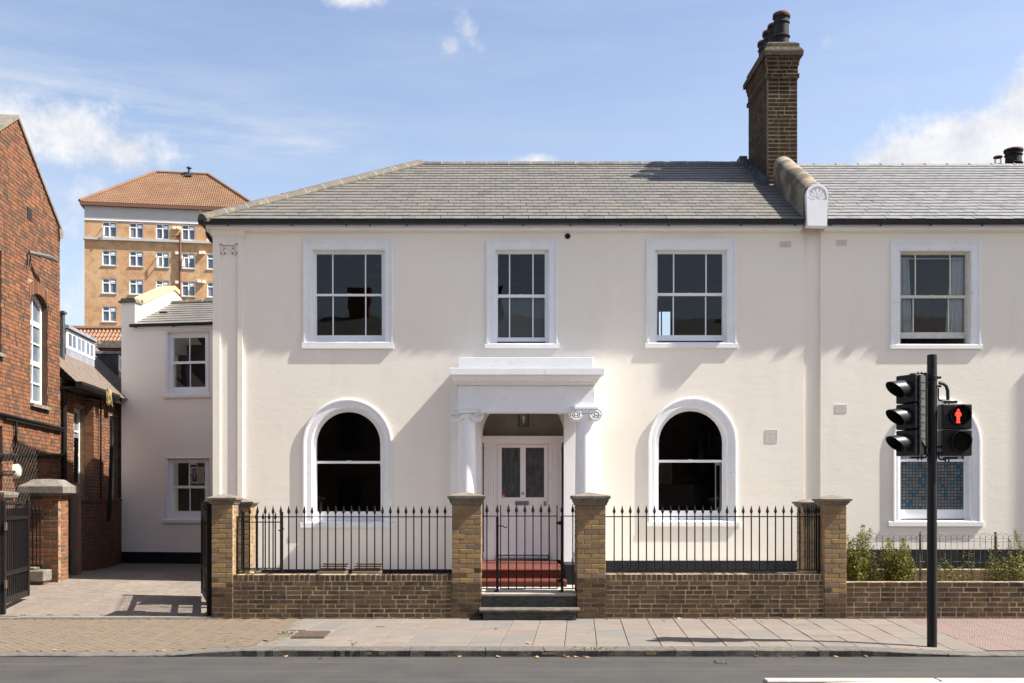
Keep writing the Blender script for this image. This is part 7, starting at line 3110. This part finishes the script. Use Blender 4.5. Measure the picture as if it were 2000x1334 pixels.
PAVL = [(970, 1229), (1033, 1257), (441, 1249), (467, 1253), (107, 1261), (1900, 1240), (318, 1262)]
rs = random.Random(31)
for lst, lab, g in ((GUTL, 'dry brown leaf in the gutter', 'dry leaves in the gutter'), (WALLL, 'dry yellow leaf at the foot of the wall', 'dry leaves along the walls'), (PAVL, 'single dry leaf on the pavement', 'dry leaves on the pavement')):
    for (px, py) in lst:
        zz = ROADZ if g.endswith('gutter') else 0.0
        d = (CAMZ - zz) * F / (py - VY)
        if g.endswith('gutter'):
            d = min(d, KD - .02)
        o = link('fallen_leaf', LFM[rs.randrange(4)], (X(px, d), d, (zz if g.endswith('gutter') else pave_z(X(px, d), d)) + .006))
        o.rotation_euler = (rs.uniform(-.3, .3), rs.uniform(-.3, .3), rs.uniform(0, 6.28))
        s_ = rs.uniform(.6, 1.15)
        o.scale = (s_, s_, s_)
        near = ''
        if 'walls' in g:
            near = ' by the gate steps' if 930 < px < 1130 else ' left of the gate pier' if px < 930 else ' right of the gate pier' if px < 1400 else ' left of the right end pier' if px < 1610 else ' near the signal pole'
        elif 'gutter' in g:
            near = ' left of the gate' if px < 960 else ' in front of the gate' if px < 1200 else ' towards the signal pole'
        else:
            near = {970: ' by the gate', 1033: ' at the kerb before the gate', 441: ' near the drain cover', 467: ' at the kerb near the drain cover', 107: ' at the far left', 1900: ' by the tactile slabs', 318: ' where the kerb drops'}[px]
        tag(o, lab + near, 'leaf', g)

# the terrace across the road, behind the camera: seen in the window panes
ot = thing('opposite_terrace', (0, -6, 0), 'brick terrace across the road seen only as a reflection in the panes', 'terrace')
TH_ = 8.2
mb = MB()
hs = []
for k in range(-7, 8):
    for z in (.9, 3.9, 6.2):
        hs.append(rect_loop(k * 3.1 - .55, k * 3.1 + .55, z, z + (1.9 if z < 6 else 1.3)))
mb.holed([(-24, 0), (-24, TH_), (24, TH_), (24, 0)], hs, -6.0)
mb.quad((-24, -6, 0), (-24, -6, TH_), (-24, -14, TH_), (-24, -14, 0))
mb.quad((24, -6, 0), (24, -6, TH_), (24, -14, TH_), (24, -14, 0))
mb.build('wall', M['brick_r'], ot, fix=False)
mb = MB()
mb.quad((-24, -5.8, TH_ + .02), (24, -5.8, TH_ + .02), (24, -10, TH_ + 2.2), (-24, -10, TH_ + 2.2))
mb.quad((-24, -14.2, TH_ + .02), (24, -14.2, TH_ + .02), (24, -10, TH_ + 2.2), (-24, -10, TH_ + 2.2))
mb.build('roof', M['slate'], ot, fix=False)
for k in range(-3, 4):
    mb = MB()
    mb.box(k * 6.2 - .5, k * 6.2 + .5, -10.4, -9.6, TH_ + 1.2, TH_ + 3.6)
    mb.build('chimney', M['brick_r'], ot)
for h in hs:
    mb = MB()
    frame_bars(mb, h[0][0], h[2][0], h[0][1], h[1][1], -6.12, -6.05, .08, .08, .08, .08)
    mb.box(h[0][0] - .1, h[2][0] + .1, -6.1, -5.9, h[0][1] - .15, h[0][1] - .001)
    mb.build('window', M['woodgrey'], ot)
mb = MB()
mb.box(-23.8, 23.8, -6.5, -6.4, .1, TH_ - .1)
mb.build('interior', M['roomdark'], ot)
